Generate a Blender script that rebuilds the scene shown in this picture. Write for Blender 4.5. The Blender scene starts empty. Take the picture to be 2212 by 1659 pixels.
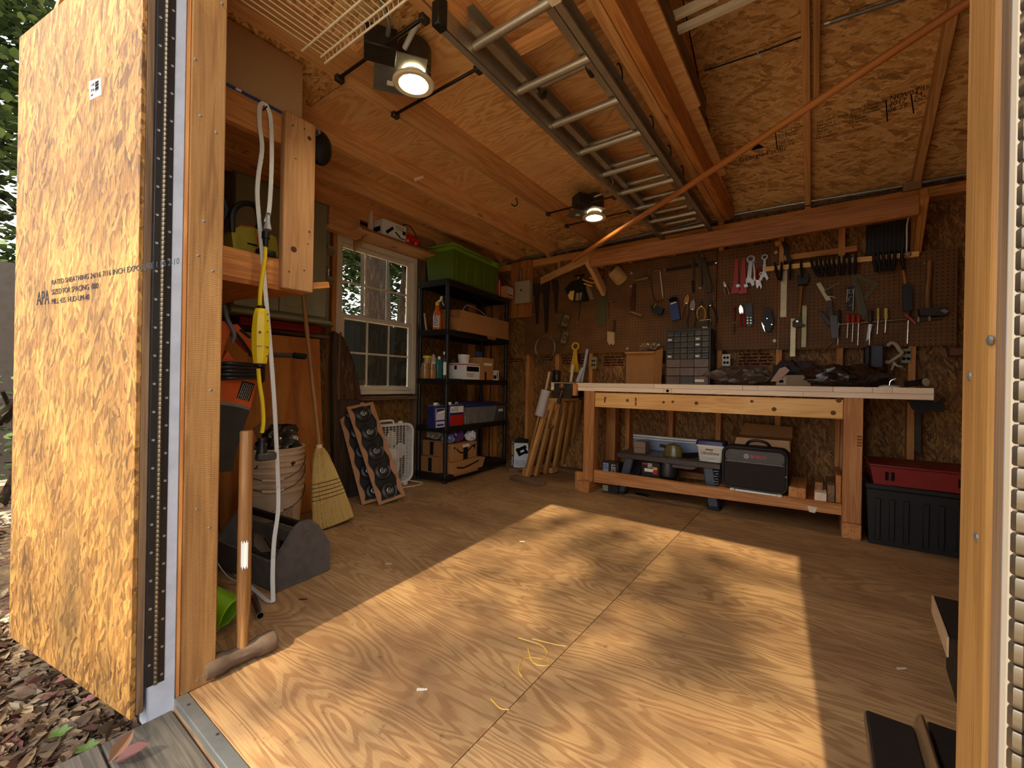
import bpy, math, random
from mathutils import Vector, Matrix
import numpy as np
random.seed(7); rnd = random.uniform
sc = bpy.context.scene; COL = sc.collection
V = Vector
# ---------------------------------------------------------------- camera
H = 0.88                                   # eye height above the shed floor
YAW, PITCH, ROLL, FPX = -0.6269158, -0.00046858, -0.01802216, 915.84
def cam_axes():
    cy, sy, cp, sp, cr, sr = math.cos(YAW), math.sin(YAW), math.cos(PITCH), math.sin(PITCH), math.cos(ROLL), math.sin(ROLL)
    f = V((sy*cp, cy*cp, sp)); r = V((cy, -sy, 0)); d = f.cross(r)
    return r*cr + d*sr, d*cr - r*sr, f
CR, CD, CF = cam_axes()
cam = bpy.data.cameras.new('camera'); camo = bpy.data.objects.new('camera', cam); COL.objects.link(camo)
cam.sensor_fit = 'HORIZONTAL'; cam.sensor_width = 36.0; cam.lens = FPX/2212*36; cam.clip_start = .01; cam.clip_end = 200
camo.matrix_world = Matrix(((CR.x, -CD.x, -CF.x, 0), (CR.y, -CD.y, -CF.y, 0), (CR.z, -CD.z, -CF.z, H), (0, 0, 0, 1)))
sc.camera = camo
# ---------------------------------------------------------------- light
w = bpy.data.worlds.new('sky'); sc.world = w; w.use_nodes = True
bg = w.node_tree.nodes['Background']; bg.inputs[0].default_value = (.95, .96, 1.0, 1); bg.inputs[1].default_value = 3.9
SUN_D = V((-.075, 1, -.926)).normalized()
sl = bpy.data.lights.new('sun', 'SUN'); sl.energy = 6.8; sl.color = (1, .86, .60); sl.angle = math.radians(.6)
so = bpy.data.objects.new('sun', sl); COL.objects.link(so); so.rotation_euler = SUN_D.to_track_quat('-Z', 'Y').to_euler(); so.location = (1, -8, 8)
sc.view_settings.view_transform = 'Standard'; sc.view_settings.look = 'None'
sc.view_settings.exposure = 0.0; sc.view_settings.gamma = 1; sc.view_settings.use_curve_mapping = False
sc.cycles.max_bounces = 10; sc.cycles.diffuse_bounces = 6; sc.cycles.transparent_max_bounces = 12
# ---------------------------------------------------------------- rays onto the planes of the room (photo measured at 2212 x 1659)
def ray(x, y): return CR*((x-1106)/FPX) + CD*((y-829.5)/FPX) + CF
def FZ(x, y, z=0.): d = ray(x, y); return V((0, 0, H)) + d*((z-H)/d.z)
def FY(x, y, Y): d = ray(x, y); return V((0, 0, H)) + d*(Y/d.y)
def FX(x, y, X): d = ray(x, y); return V((0, 0, H)) + d*(X/d.x)
# ---------------------------------------------------------------- mesh helpers
class MB:
    def __init__(s): s.v = []; s.f = []; s.g = []
    def add(s, vs, fs, g=None):
        o = len(s.v); s.v += [tuple(p) for p in vs]; s.g += [tuple(p) for p in (g or vs)]
        s.f += [tuple(i+o for i in f) for f in fs]; return s
    def obox(s, c, X, Y, Z, h, b=0., rot=None):
        """box about c with unit axes X, Y, Z and half sizes h, edges chamfered by b; grain runs along its longest side"""
        b = min(b, min(h)*.49); hx, hy, hz = h; pts = []; fs = []
        L = sorted(range(3), key=lambda i: -h[i]); off = V((rnd(-9, 9), rnd(-9, 9), rnd(-9, 9)))
        if b <= 0:
            loc = [(i*hx, j*hy, k*hz) for i in (-1, 1) for j in (-1, 1) for k in (-1, 1)]
            fs = [(0, 1, 3, 2), (4, 6, 7, 5), (0, 4, 5, 1), (2, 3, 7, 6), (0, 2, 6, 4), (1, 5, 7, 3)]
        else:
            loc = []
            for i in (-1, 1):
                for j in (-1, 1):
                    for k in (-1, 1):
                        loc += [(i*hx, j*(hy-b), k*(hz-b)), (i*(hx-b), j*hy, k*(hz-b)), (i*(hx-b), j*(hy-b), k*hz)]
            I = lambda i, j, k, a: ((i > 0)*4 + (j > 0)*2 + (k > 0))*3 + a
            for q in (-1, 1):
                fs += [(I(q, -1, -1, 0), I(q, 1, -1, 0), I(q, 1, 1, 0), I(q, -1, 1, 0)), (I(-1, q, -1, 1), I(-1, q, 1, 1), I(1, q, 1, 1), I(1, q, -1, 1)),
                       (I(-1, -1, q, 2), I(1, -1, q, 2), I(1, 1, q, 2), I(-1, 1, q, 2))]
                for r in (-1, 1):
                    fs += [(I(q, r, -1, 0), I(q, r, 1, 0), I(q, r, 1, 1), I(q, r, -1, 1)), (I(q, -1, r, 0), I(q, 1, r, 0), I(q, 1, r, 2), I(q, -1, r, 2)),
                           (I(-1, q, r, 1), I(1, q, r, 1), I(1, q, r, 2), I(-1, q, r, 2))]
            fs += [tuple(I(i, j, k, a) for a in range(3)) for i in (-1, 1) for j in (-1, 1) for k in (-1, 1)]
            # outward winding
            out = []
            for f in fs:
                p = [V(loc[i]) for i in f]; n = (p[1]-p[0]).cross(p[2]-p[0]); m = sum(p, V())/len(p)
                out.append(f if n.dot(m) > 0 else f[::-1])
            fs = out
        c = V(c); X, Y, Z = V(X), V(Y), V(Z)
        s.add([c + X*p[0] + Y*p[1] + Z*p[2] for p in loc], fs, [(p[L[0]]+off.x, p[L[1]]+off.y, p[L[2]]+off.z) for p in loc]); return s
    def box(s, a, c, b=0.):
        a, c = V(a), V(c)
        return s.obox((a+c)/2, (1, 0, 0), (0, 1, 0), (0, 0, 1), [abs(q)/2 for q in (c-a)], b)
    def bar(s, p, q, wd, th, up=(0, 0, 1), b=0.):
        """a board from p to q, th along up, wd across"""
        p, q = V(p), V(q); X = (q-p).normalized(); Y = V(up).cross(X).normalized(); Z = X.cross(Y)
        return s.obox((p+q)/2, X, Y, Z, ((q-p).length/2, wd/2, th/2), b)
    def tube(s, pts, r, n=8, flat=1., cap=True, up=None):
        pts = [V(p) for p in pts]; m = len(pts); R = r if isinstance(r, (list, tuple)) else [r]*m
        vs = []; fs = []; g = []; a = V(up) if up else None; dist = 0
        for i, p in enumerate(pts):
            t = (pts[min(i+1, m-1)] - pts[max(i-1, 0)]).normalized()
            if a is None or (up is None and i == 0): a = t.orthogonal()
            a = (a - t*a.dot(t)).normalized(); bb = t.cross(a)
            if i: dist += (p-pts[i-1]).length
            for k in range(n):
                th = 2*math.pi*k/n; vs.append(p + a*(math.cos(th)*R[i]) + bb*(math.sin(th)*R[i]*flat)); g.append((dist, math.cos(th)*R[i], math.sin(th)*R[i]))
        for i in range(m-1):
            for k in range(n): fs.append((i*n+k, i*n+(k+1) % n, (i+1)*n+(k+1) % n, (i+1)*n+k))
        if cap: fs += [tuple(range(n))[::-1], tuple((m-1)*n+k for k in range(n))]
        return s.add(vs, fs, g)
    def cyl(s, p, q, r, r2=None, n=16, cap=True): return s.tube([p, q], [r, r if r2 is None else r2], n, cap=cap)
    def lathe(s, p, prof, n=24, axis=(0, 0, 1), sq=1., cap=True):
        """profile of (radius, height) turned about the axis at p; sq flattens across"""
        p = V(p); Z = V(axis).normalized(); X = Z.orthogonal().normalized() if abs(Z.z) < .99 else V((1, 0, 0)); Y = Z.cross(X); vs = []; fs = []
        for r, h in prof:
            for k in range(n): t = 2*math.pi*k/n; vs.append(p + X*(r*math.cos(t)) + Y*(r*sq*math.sin(t)) + Z*h)
        for i in range(len(prof)-1):
            for k in range(n): fs.append((i*n+k, i*n+(k+1) % n, (i+1)*n+(k+1) % n, (i+1)*n+k))
        cap = cap and prof[0] != prof[-1]
        if cap and prof[0][0] > 1e-4: fs.append(tuple(range(n))[::-1])
        if cap and prof[-1][0] > 1e-4: fs.append(tuple((len(prof)-1)*n+k for k in range(n)))
        return s.add(vs, fs)
    def prism(s, pts, d):
        """flat outline pts (3-D, in order) given thickness by vector d"""
        pts = [V(p) for p in pts]; d = V(d); n = len(pts); nn = V()
        for i in range(n): nn += (pts[i]-pts[0]).cross(pts[(i+1) % n]-pts[0])
        if nn.dot(d) > 0: pts = pts[::-1]
        fs = [tuple(range(n)), tuple(range(2*n-1, n-1, -1))] + [((i+1) % n, i, n+i, n+(i+1) % n) for i in range(n)]
        return s.add(pts + [p+d for p in pts], fs)
    def grid(s, fn, nu, nv, closed=False):
        vs = [fn(i/nu, j/nv) for i in range(nu+1) for j in range(nv+1)]
        fs = [(i*(nv+1)+j, (i+1)*(nv+1)+j, (i+1)*(nv+1)+j+1, i*(nv+1)+j+1) for i in range(nu) for j in range(nv)]
        return s.add(vs, fs)
    def ball(s, c, r, n=12, m=8):
        r = V(r) if not isinstance(r, (int, float)) else V((r, r, r)); c = V(c); vs = []; fs = []
        for i in range(m+1):
            a = math.pi*i/m
            for k in range(n): t = 2*math.pi*k/n; vs.append(c + V((r.x*math.sin(a)*math.cos(t), r.y*math.sin(a)*math.sin(t), -r.z*math.cos(a))))
        for i in range(m):
            for k in range(n): fs.append((i*n+k, i*n+(k+1) % n, (i+1)*n+(k+1) % n, (i+1)*n+k))
        return s.add(vs, fs)
def B(): return MB()
def obj(name, mb, mat, parent=None, label=None, kind=None):
    me = bpy.data.meshes.new(name); vs = np.array(mb.v, dtype=float)
    if parent is not None:
        L = V((0, 0, 0)); q = parent
        while q is not None: L += q.location; q = q.parent
        org = np.array(L)
    else: org = np.array(((vs[:, 0].min()+vs[:, 0].max())/2, (vs[:, 1].min()+vs[:, 1].max())/2, vs[:, 2].min()))
    me.from_pydata((vs-org).tolist(), [], mb.f)
    at = me.attributes.new('gc', 'FLOAT_VECTOR', 'POINT'); at.data.foreach_set('vector', np.array(mb.g, dtype=np.float32).ravel())
    me.materials.append(mat); me.validate(); me.shade_smooth(); me.set_sharp_from_angle(angle=.62)
    o = bpy.data.objects.new(name, me); COL.objects.link(o)
    if parent is not None: o.parent = parent
    else: o.location = org
    if label: o['label'] = label
    if kind: o['kind'] = kind
    return o
def thing(name, label, cat, loc, group=None):
    o = bpy.data.objects.new(name, None); o.empty_display_size = .05; COL.objects.link(o); o.location = loc; o['label'] = label; o['category'] = cat
    if group: o['group'] = group
    return o
def one(name, label, cat, mb, mat, group=None):
    o = obj(name, mb, mat); o['label'] = label; o['category'] = cat
    if group: o['group'] = group
    return o
def struct(name, mb, mat, parent=None):
    o = obj(name, mb, mat, parent); o['kind'] = 'structure'; return o
def sempty(name, loc=(0, 0, 0)):
    o = bpy.data.objects.new(name, None); COL.objects.link(o); o.location = loc; o['kind'] = 'structure'; return o
def text(name, body, at, u, v, size, mat, parent, align='LEFT', lift=.0006, sx=1., space=1.):
    c = bpy.data.curves.new(name, 'FONT'); c.body = body; c.size = size; c.align_x = align; c.align_y = 'CENTER'; c.extrude = .0002; c.space_line = space; c.resolution_u = 3
    o = bpy.data.objects.new(name, c); COL.objects.link(o); c.materials.append(mat)
    u = V(u).normalized(); n = u.cross(V(v)).normalized(); v = n.cross(u)
    L = V((0, 0, 0)); q = parent
    while q is not None: L += q.location; q = q.parent
    p = V(at) + n*lift - L
    o.parent = parent; o.matrix_local = Matrix(((u.x*sx, v.x, n.x, p.x), (u.y*sx, v.y, n.y, p.y), (u.z*sx, v.z, n.z, p.z), (0, 0, 0, 1)))
    return o
def arc(c, r, u, v, a0, a1, n=16):
    c, u, v = V(c), V(u), V(v); return [c + u*(r*math.cos(a0+(a1-a0)*i/n)) + v*(r*math.sin(a0+(a1-a0)*i/n)) for i in range(n+1)]
def smooth(pts, k=6):
    pts = [V(p) for p in pts]; out = []; P = [pts[0]*2-pts[1]] + pts + [pts[-1]*2-pts[-2]]
    for i in range(1, len(P)-2):
        for j in range(k):
            t = j/k; a, b, c, d = P[i-1:i+3]
            out.append(.5*((2*b) + (c-a)*t + (2*a-5*b+4*c-d)*t*t + (3*b-a-3*c+d)*t**3))
    return out + [pts[-1]]
# ---------------------------------------------------------------- materials
def srgb(r, g, b):
    f = lambda c: ((c/255+.055)/1.055)**2.4 if c > 10 else c/255/12.92
    return (f(r), f(g), f(b), 1)
class NT:
    def __init__(s, name):
        s.m = bpy.data.materials.new(name); s.m.use_nodes = True; s.t = s.m.node_tree; s.n = s.t.nodes; s.b = s.n['Principled BSDF']
    def N(s, t, **k):
        n = s.n.new(t)
        for a, v in k.items(): setattr(n, a, v)
        return n
    def L(s, a, b): s.t.links.new(a, b)
    def gc(s, scale, rand=True):
        a = s.N('ShaderNodeAttribute', attribute_name='gc'); out = a.outputs['Vector']
        oi = s.N('ShaderNodeObjectInfo'); ad = s.N('ShaderNodeVectorMath', operation='MULTIPLY_ADD'); s.L(out, ad.inputs[0]); ad.inputs[1].default_value = scale
        mu = s.N('ShaderNodeMath', operation='MULTIPLY'); s.L(oi.outputs['Random'], mu.inputs[0]); mu.inputs[1].default_value = 53. if rand else 0.
        cb = s.N('ShaderNodeCombineXYZ'); [s.L(mu.outputs[0], cb.inputs[i]) for i in range(3)]
        s.L(cb.outputs[0], ad.inputs[2]); return ad.outputs[0]
    def noise(s, vec, scale=1., detail=4., rough=.6, dist=0.):
        n = s.N('ShaderNodeTexNoise'); s.L(vec, n.inputs['Vector']); n.inputs['Scale'].default_value = scale; n.inputs['Detail'].default_value = detail
        n.inputs['Roughness'].default_value = rough; n.inputs['Distortion'].default_value = dist; return n.outputs['Fac']
    def ramp(s, fac, stops):
        r = s.N('ShaderNodeValToRGB'); e = r.color_ramp.elements
        while len(e) < len(stops): e.new(.5)
        for q, (p, c) in zip(e, stops): q.position = p; q.color = c
        s.L(fac, r.inputs[0]); return r.outputs[0]
    def math(s, op, a, b=None, clamp=False):
        n = s.N('ShaderNodeMath', operation=op); n.use_clamp = clamp
        for i, q in enumerate((a, b)):
            if q is None: continue
            if isinstance(q, (int, float)): n.inputs[i].default_value = q
            else: s.L(q, n.inputs[i])
        return n.outputs[0]
    def mix(s, fac, a, b, mode='MIX'):
        n = s.N('ShaderNodeMix', data_type='RGBA', blend_type=mode)
        for q, i in ((fac, 0), (a, 6), (b, 7)):
            if isinstance(q, (int, float, tuple)): n.inputs[i].default_value = q
            else: s.L(q, n.inputs[i])
        return n.outputs[2]
    def bump(s, h, st, d=.01):
        n = s.N('ShaderNodeBump'); n.inputs['Strength'].default_value = st; n.inputs['Distance'].default_value = d; s.L(h, n.inputs['Height']); s.L(n.outputs[0], s.b.inputs['Normal'])
    def done(s, col, rough, spec=.4):
        if isinstance(col, tuple): s.b.inputs['Base Color'].default_value = col
        else: s.L(col, s.b.inputs['Base Color'])
        if isinstance(rough, (int, float)): s.b.inputs['Roughness'].default_value = rough
        else: s.L(rough, s.b.inputs['Roughness'])
        s.b.inputs['Specular IOR Level'].default_value = spec; return s.m
def vary(t, col, k=.14):
    """each object a shade of its own"""
    oi = t.N('ShaderNodeObjectInfo'); v = t.math('MULTIPLY_ADD', oi.outputs['Random'], 2*k); t.n[-1].inputs[2].default_value = 1-k
    h = t.N('ShaderNodeHueSaturation'); t.L(v, h.inputs['Value']); t.L(col, h.inputs['Color']); return h.outputs[0]
def wood(name, light, mid, dark, rough=.65, knots=.5, saw=0.):
    t = NT(name); g = t.gc((1.6, 26, 26))
    n1 = t.noise(g, 1., 3, .5, .6); gr = t.math('SINE', t.math('MULTIPLY', n1, 26.)); gr = t.math('MULTIPLY_ADD', gr, .5); t.n[-1].inputs[2].default_value = .5
    fine = t.noise(t.gc((5, 330, 330)), 1., 3, .65); blot = t.noise(t.gc((2.2, 7, 7)), 1., 3, .5)
    f = t.math('ADD', t.math('MULTIPLY', gr, .20), t.math('ADD', t.math('MULTIPLY', fine, .46), t.math('MULTIPLY', blot, .40)))
    c = t.ramp(f, [(.2, dark), (.5, mid), (.8, light)])
    vo = t.N('ShaderNodeTexVoronoi'); t.L(t.gc((3.2, 9, 9)), vo.inputs['Vector']); vo.inputs['Scale'].default_value = 1.
    cr = t.N('ShaderNodeSeparateColor'); t.L(vo.outputs['Color'], cr.inputs[0])
    kn = t.math('MULTIPLY', t.math('LESS_THAN', cr.outputs[0], knots*.35), t.ramp(vo.outputs['Distance'], [(.05, (1, 1, 1, 1)), (.17, (0, 0, 0, 1))]))
    c = t.mix(kn, c, tuple(x*.45 for x in dark[:3]) + (1,)); c = vary(t, c)
    h = fine
    if saw:
        wv = t.N('ShaderNodeTexWave', wave_type='BANDS', bands_direction='X'); t.L(t.gc((1, 1, 1)), wv.inputs['Vector']); wv.inputs['Scale'].default_value = 60; wv.inputs['Distortion'].default_value = 3.; wv.inputs['Detail'].default_value = 3
        h = t.math('ADD', fine, t.math('MULTIPLY', wv.outputs['Fac'], saw)); c = t.mix(t.math('MULTIPLY', wv.outputs['Fac'], saw*.14), c, dark)
    t.bump(h, .25, .004); return t.done(c, rough)
def ply(name, light, mid, dark, rough=.5, knots=.4, dirt=0., K=46., sc_=(.5, 3.6, 3.6)):
    """rotary cut veneer: contour lines of a stretched noise field"""
    t = NT(name); g = t.gc(sc_); n1 = t.noise(g, 1., 3., .5, .5)
    fr = t.math('FRACT', t.math('MULTIPLY', n1, K*.5)); fr = t.math('ABSOLUTE', t.math('SUBTRACT', fr, .5)); fr = t.ramp(t.math('MULTIPLY', fr, 2.), [(.30, (0, 0, 0, 1)), (.62, (1, 1, 1, 1))])
    fine = t.noise(t.gc((7, 210, 210)), 1., 4, .75); blot = t.noise(t.gc((1.1, 2.6, 2.6)), 1., 4, .55)
    f = t.math('ADD', t.math('MULTIPLY', fr, .17), t.math('ADD', t.math('MULTIPLY', fine, .56), t.math('MULTIPLY', blot, .34)))
    c = t.ramp(f, [(.22, dark), (.5, mid), (.78, light)])
    vo = t.N('ShaderNodeTexVoronoi'); t.L(t.gc((1.5, 3.4, 3.4)), vo.inputs['Vector']); vo.inputs['Scale'].default_value = 1.
    cr = t.N('ShaderNodeSeparateColor'); t.L(vo.outputs['Color'], cr.inputs[0])
    kn = t.math('MULTIPLY', t.math('LESS_THAN', cr.outputs[0], knots), t.ramp(vo.outputs['Distance'], [(.035, (1, 1, 1, 1)), (.06, (0, 0, 0, 1))]))
    c = t.mix(kn, c, tuple(x*.3 for x in dark[:3]) + (1,))
    if dirt:
        d = t.ramp(t.noise(t.gc((1.3, 2.2, 2.2)), 1., 5, .62, .5), [(.46, (0, 0, 0, 1)), (.74, (dirt, dirt, dirt, 1))])
        c = t.mix(d, c, srgb(116, 82, 56))
        sp = t.ramp(t.noise(t.gc((24, 24, 24)), 1., 3, .6), [(.66, (0, 0, 0, 1)), (.74, (.5*dirt, .5*dirt, .5*dirt, 1))]); c = t.mix(sp, c, srgb(70, 48, 32))
    t.bump(t.math('ADD', fr, fine), .18, .004); return t.done(c, rough, .35)
def osb(name, light, mid, dark, scale=1., rough=.6, dirt=0., dirtcol=(.2, .16, .09, 1)):
    """pressed strands: three voronoi layers of long flakes laid at different angles"""
    t = NT(name); cols = []
    base = t.gc((1, 1, 1)); wob = t.N('ShaderNodeTexNoise'); t.L(base, wob.inputs['Vector']); wob.inputs['Scale'].default_value = 14*scale; wob.inputs['Detail'].default_value = 2
    wa = t.N('ShaderNodeVectorMath', operation='MULTIPLY_ADD'); t.L(wob.outputs['Color'], wa.inputs[0]); wa.inputs[1].default_value = (.035/scale,)*3; t.L(base, wa.inputs[2])
    for a, sx, sy in ((.12, 8, 52), (-.45, 8, 46), (.6, 10, 44)):
        mp = t.N('ShaderNodeMapping'); mp.inputs['Rotation'].default_value = (0, 0, a); t.L(wa.outputs[0], mp.inputs['Vector'])
        m2 = t.N('ShaderNodeMapping'); m2.inputs['Scale'].default_value = (sx*scale, sy*scale, 30*scale); t.L(mp.outputs[0], m2.inputs['Vector'])
        v = t.N('ShaderNodeTexVoronoi'); t.L(m2.outputs[0], v.inputs['Vector']); v.inputs['Scale'].default_value = 1.
        s_ = t.N('ShaderNodeSeparateColor'); t.L(v.outputs['Color'], s_.inputs[0]); cols.append((s_.outputs[0], s_.outputs[1], v.outputs['Distance']))
    k = t.math('GREATER_THAN', cols[0][1], .56); k2 = t.math('GREATER_THAN', cols[2][1], .62)
    def sel(i):
        m = t.N('ShaderNodeMix'); t.L(k, m.inputs[0]); t.L(cols[0][i], m.inputs[2]); t.L(cols[1][i], m.inputs[3])
        q = t.N('ShaderNodeMix'); t.L(k2, q.inputs[0]); t.L(m.outputs[0], q.inputs[2]); t.L(cols[2][i], q.inputs[3]); return q.outputs[0]
    val, dst = sel(0), sel(2); fine = t.noise(t.gc((16, 170, 170)), 1., 4, .75); big = t.noise(t.gc((2.4, 2.4, 2.4)), 1., 3, .55)
    f = t.math('ADD', t.math('MULTIPLY', val, .30), t.math('ADD', t.math('MULTIPLY', fine, .50), t.math('MULTIPLY', big, .22)))
    c = t.ramp(f, [(.30, dark), (.49, mid), (.70, light)])
    chip = t.ramp(t.noise(t.gc((60, 130, 130)), 1., 2, .5), [(.6, (0, 0, 0, 1)), (.72, (.55, .55, .55, 1))]); c = t.mix(chip, c, tuple(x*.8 for x in dark[:3]) + (1,))
    if dirt:
        d = t.ramp(t.noise(t.gc((1.2, 3.2, 3.2)), 1., 4, .6), [(.45, (0, 0, 0, 1)), (.68, (dirt, dirt, dirt, 1))]); c = t.mix(d, c, dirtcol)
    t.bump(t.math('ADD', t.math('MULTIPLY', dst, .8), t.math('ADD', val, fine)), .3, .005); return t.done(c, rough, .35)
_pm = {}
def paint(rgb, rough=.5, metal=0., spec=.5, grime=.12, sat=None, trans=0., alpha=1., coat=0.):
    key = (rgb, rough, metal, spec, grime, trans, alpha, coat)
    if key in _pm: return _pm[key]
    t = NT('paint_%d_%d_%d' % rgb); c = srgb(*rgb); tc = t.N('ShaderNodeTexCoord'); n = t.noise(tc.outputs['Object'], 18., 4, .6)
    col = t.mix(t.ramp(n, [(.42, (0, 0, 0, 1)), (.75, (grime*2,)*3 + (1,))]), c, tuple(x*.45 for x in c[:3]) + (1,))
    rg = t.math('MULTIPLY_ADD', n, .25); t.n[-1].inputs[2].default_value = max(.04, rough-.12)
    t.b.inputs['Metallic'].default_value = metal; t.b.inputs['Transmission Weight'].default_value = trans; t.b.inputs['Alpha'].default_value = alpha; t.b.inputs['Coat Weight'].default_value = coat
    t.bump(n, .06, .002); t.done(col, rg, spec); _pm[key] = t.m; return t.m
def emit(name, col, st):
    m = bpy.data.materials.new(name); m.use_nodes = True; t = m.node_tree; t.nodes.clear(); e = t.nodes.new('ShaderNodeEmission'); o = t.nodes.new('ShaderNodeOutputMaterial')
    e.inputs[0].default_value = col; e.inputs[1].default_value = st; t.links.new(e.outputs[0], o.inputs[0]); return m
def glass(name, tint=(1, 1, 1, 1), rough=.02, haze=None, hz=.1):
    m = bpy.data.materials.new(name); m.use_nodes = True; t = m.node_tree; t.nodes.clear(); N = t.nodes.new; L = t.links.new
    a = N('ShaderNodeBsdfTransparent'); a.inputs[0].default_value = tint; g = N('ShaderNodeBsdfGlossy'); g.inputs['Roughness'].default_value = rough
    fr = N('ShaderNodeFresnel'); fr.inputs[0].default_value = 1.5; mx = N('ShaderNodeMixShader'); L(fr.outputs[0], mx.inputs[0]); L(a.outputs[0], mx.inputs[1]); L(g.outputs[0], mx.inputs[2]); out = mx.outputs[0]
    if haze:
        d = N('ShaderNodeBsdfDiffuse'); d.inputs[0].default_value = haze; m2 = N('ShaderNodeMixShader'); m2.inputs[0].default_value = hz; L(out, m2.inputs[1]); L(d.outputs[0], m2.inputs[2]); out = m2.outputs[0]
    o = N('ShaderNodeOutputMaterial'); L(out, o.inputs[0]); return m
M = {}
M['lumber'] = wood('lumber', srgb(222, 160, 92), srgb(196, 128, 66), srgb(142, 82, 38))
M['joist'] = wood('joist_lumber', srgb(236, 184, 122), srgb(212, 154, 94), srgb(156, 102, 58))
M['fir'] = wood('fir_lumber', srgb(204, 146, 86), srgb(178, 116, 62), srgb(130, 78, 38), .55, .25)
M['apron'] = wood('yellow_pine', srgb(250, 204, 132), srgb(236, 178, 102), srgb(200, 136, 70), .5, .4)
M['pale'] = wood('pale_beech', srgb(250, 228, 200), srgb(242, 214, 182), srgb(216, 180, 142), .45, .0)
M['post'] = wood('sawn_post', srgb(178, 132, 76), srgb(150, 105, 56), srgb(102, 66, 34), .75, .15, .7)
M['postr'] = wood('planed_post', srgb(184, 136, 72), srgb(164, 115, 56), srgb(124, 82, 38), .6, .3)
M['old'] = wood('weathered_board', srgb(150, 118, 86), srgb(116, 88, 62), srgb(70, 52, 36), .8, .3)
M['grey'] = wood('grey_deck_board', srgb(104, 95, 82), srgb(74, 67, 58), srgb(40, 36, 31), .85, .15)
M['handle'] = wood('handle_wood', srgb(176, 128, 74), srgb(148, 100, 52), srgb(96, 62, 32), .5, .0)
M['pallet'] = wood('pallet_wood', srgb(216, 166, 100), srgb(186, 132, 72), srgb(130, 86, 44), .7, .3)
M['ply_floor'] = ply('floor_plywood', srgb(190, 154, 106), srgb(160, 120, 78), srgb(110, 76, 46), .62, .04, .9, 42., (.85, 4.6, 4.6))
M['ply_ceil'] = ply('loft_plywood', srgb(244, 200, 140), srgb(224, 168, 104), srgb(158, 104, 58), .6, .42, 0., 46., (.8, 4.2, 4.2))
M['ply'] = ply('panel_plywood', srgb(196, 128, 62), srgb(172, 102, 44), srgb(134, 74, 30), .45, .1, 0., 16., (.5, 2.6, 2.6))
M['osb_wall'] = osb('wall_strand_board', srgb(176, 126, 66), srgb(130, 86, 40), srgb(70, 42, 16), 1.8)
M['osb_roof'] = osb('roof_strand_board', srgb(250, 206, 142), srgb(224, 170, 104), srgb(146, 98, 54), 1.35)
M['osb_door'] = osb('door_strand_board', srgb(196, 146, 76), srgb(150, 104, 50), srgb(84, 54, 24), 1.9, .6, .5, srgb(118, 92, 52))
M['card'] = paint((176, 124, 74), .85, 0, .2, .08)
M['card2'] = paint((150, 104, 62), .85, 0, .2, .1)
M['black'] = paint((22, 20, 19), .5, 0, .4, .05)
M['blackp'] = paint((34, 31, 29), .42, 0, .5, .1)
M['darkmetal'] = paint((52, 46, 42), .4, .7, .5, .2)
M['steel'] = paint((190, 186, 178), .3, 1., .5, .2)
M['chrome'] = paint((225, 225, 225), .14, 1., .5, .05)
M['alu'] = paint((188, 178, 160), .42, .85, .5, .15)
M['galv'] = paint((150, 152, 150), .45, .8, .5, .2)
M['iron'] = paint((70, 60, 52), .55, .6, .5, .3)
M['rust'] = paint((112, 90, 72), .75, .3, .4, .45)
M['white'] = paint((232, 228, 220), .45, 0, .5, .05)
M['whitewood'] = paint((176, 178, 188), .6, 0, .4, .18)
M['cream'] = paint((224, 208, 180), .5, 0, .5, .06)
M['red'] = paint((176, 34, 22), .4, 0, .5, .12)
M['orange'] = paint((214, 92, 30), .45, 0, .5, .15)
M['yellow'] = paint((232, 200, 24), .42, 0, .5, .05)
M['blue'] = paint((42, 66, 128), .45, 0, .5, .1)
M['navy'] = paint((34, 40, 92), .4, 0, .5, .08)
M['green'] = paint((88, 112, 16), .4, 0, .5, .1)
M['ink'] = paint((22, 18, 16), .8, 0, .1, .02)
M['inkblue'] = paint((52, 58, 70), .8, 0, .1, .02)
M['paper'] = paint((230, 226, 216), .7, 0, .3, .03)
# ================================================================ the room
XO, XL, YO, YS, XR, YF = -3.13, -3.05, 3.87, 3.78, 1.25, .42
def sheet(a, c, grain, b=.0015):
    """axis-aligned panel whose grain runs along axis number grain"""
    m = B(); m.box(a, c, b); a, c = V(a), V(c); ct = (a+c)/2; o = [p for p in range(3) if p != grain]; off = (rnd(-9, 9), rnd(-9, 9), rnd(-9, 9))
    s = [abs(q) for q in (c-a)]; o.sort(key=lambda i: -s[i])
    m.g = [(p[grain]-ct[grain]+off[0], p[o[0]]-ct[o[0]]+off[1], p[o[1]]-ct[o[1]]+off[2]) for p in m.v]; return m
fl = struct('floor', B().box((-3.15, .405, -.075), (1.27, 3.89, -.02)), M['old'])
struct('plywood_sheet', sheet((-3.12, .44, -.02), (-.6698, 3.86, 0), 0, .001), M['ply_floor'], fl)
struct('plywood_sheet', sheet((-.6672, .44, -.02), (1.24, 3.86, 0), 0, .001), M['ply_floor'], fl)
gl = B()
for pts in ([(1120, 1378), (1165, 1392), (1178, 1402), (1182, 1412), (1172, 1424), (1150, 1420), (1128, 1426), (1120, 1448), (1128, 1462)], [(1150, 1380), (1198, 1392), (1222, 1396)], [(1060, 1510), (1080, 1530), (1100, 1533)], [(1140, 1400), (1152, 1432), (1182, 1438), (1186, 1425)]):
    gl.tube(smooth([FZ(x, y, .0) for x, y in pts], 4), .0022, 6, .6)
struct('glue_run', gl, paint((206, 160, 60), .3), fl)
sill = struct('trim_1', B().box((-1.42, .406, -.03), (.10, .438, .0015), .002), M['galv'])
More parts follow.
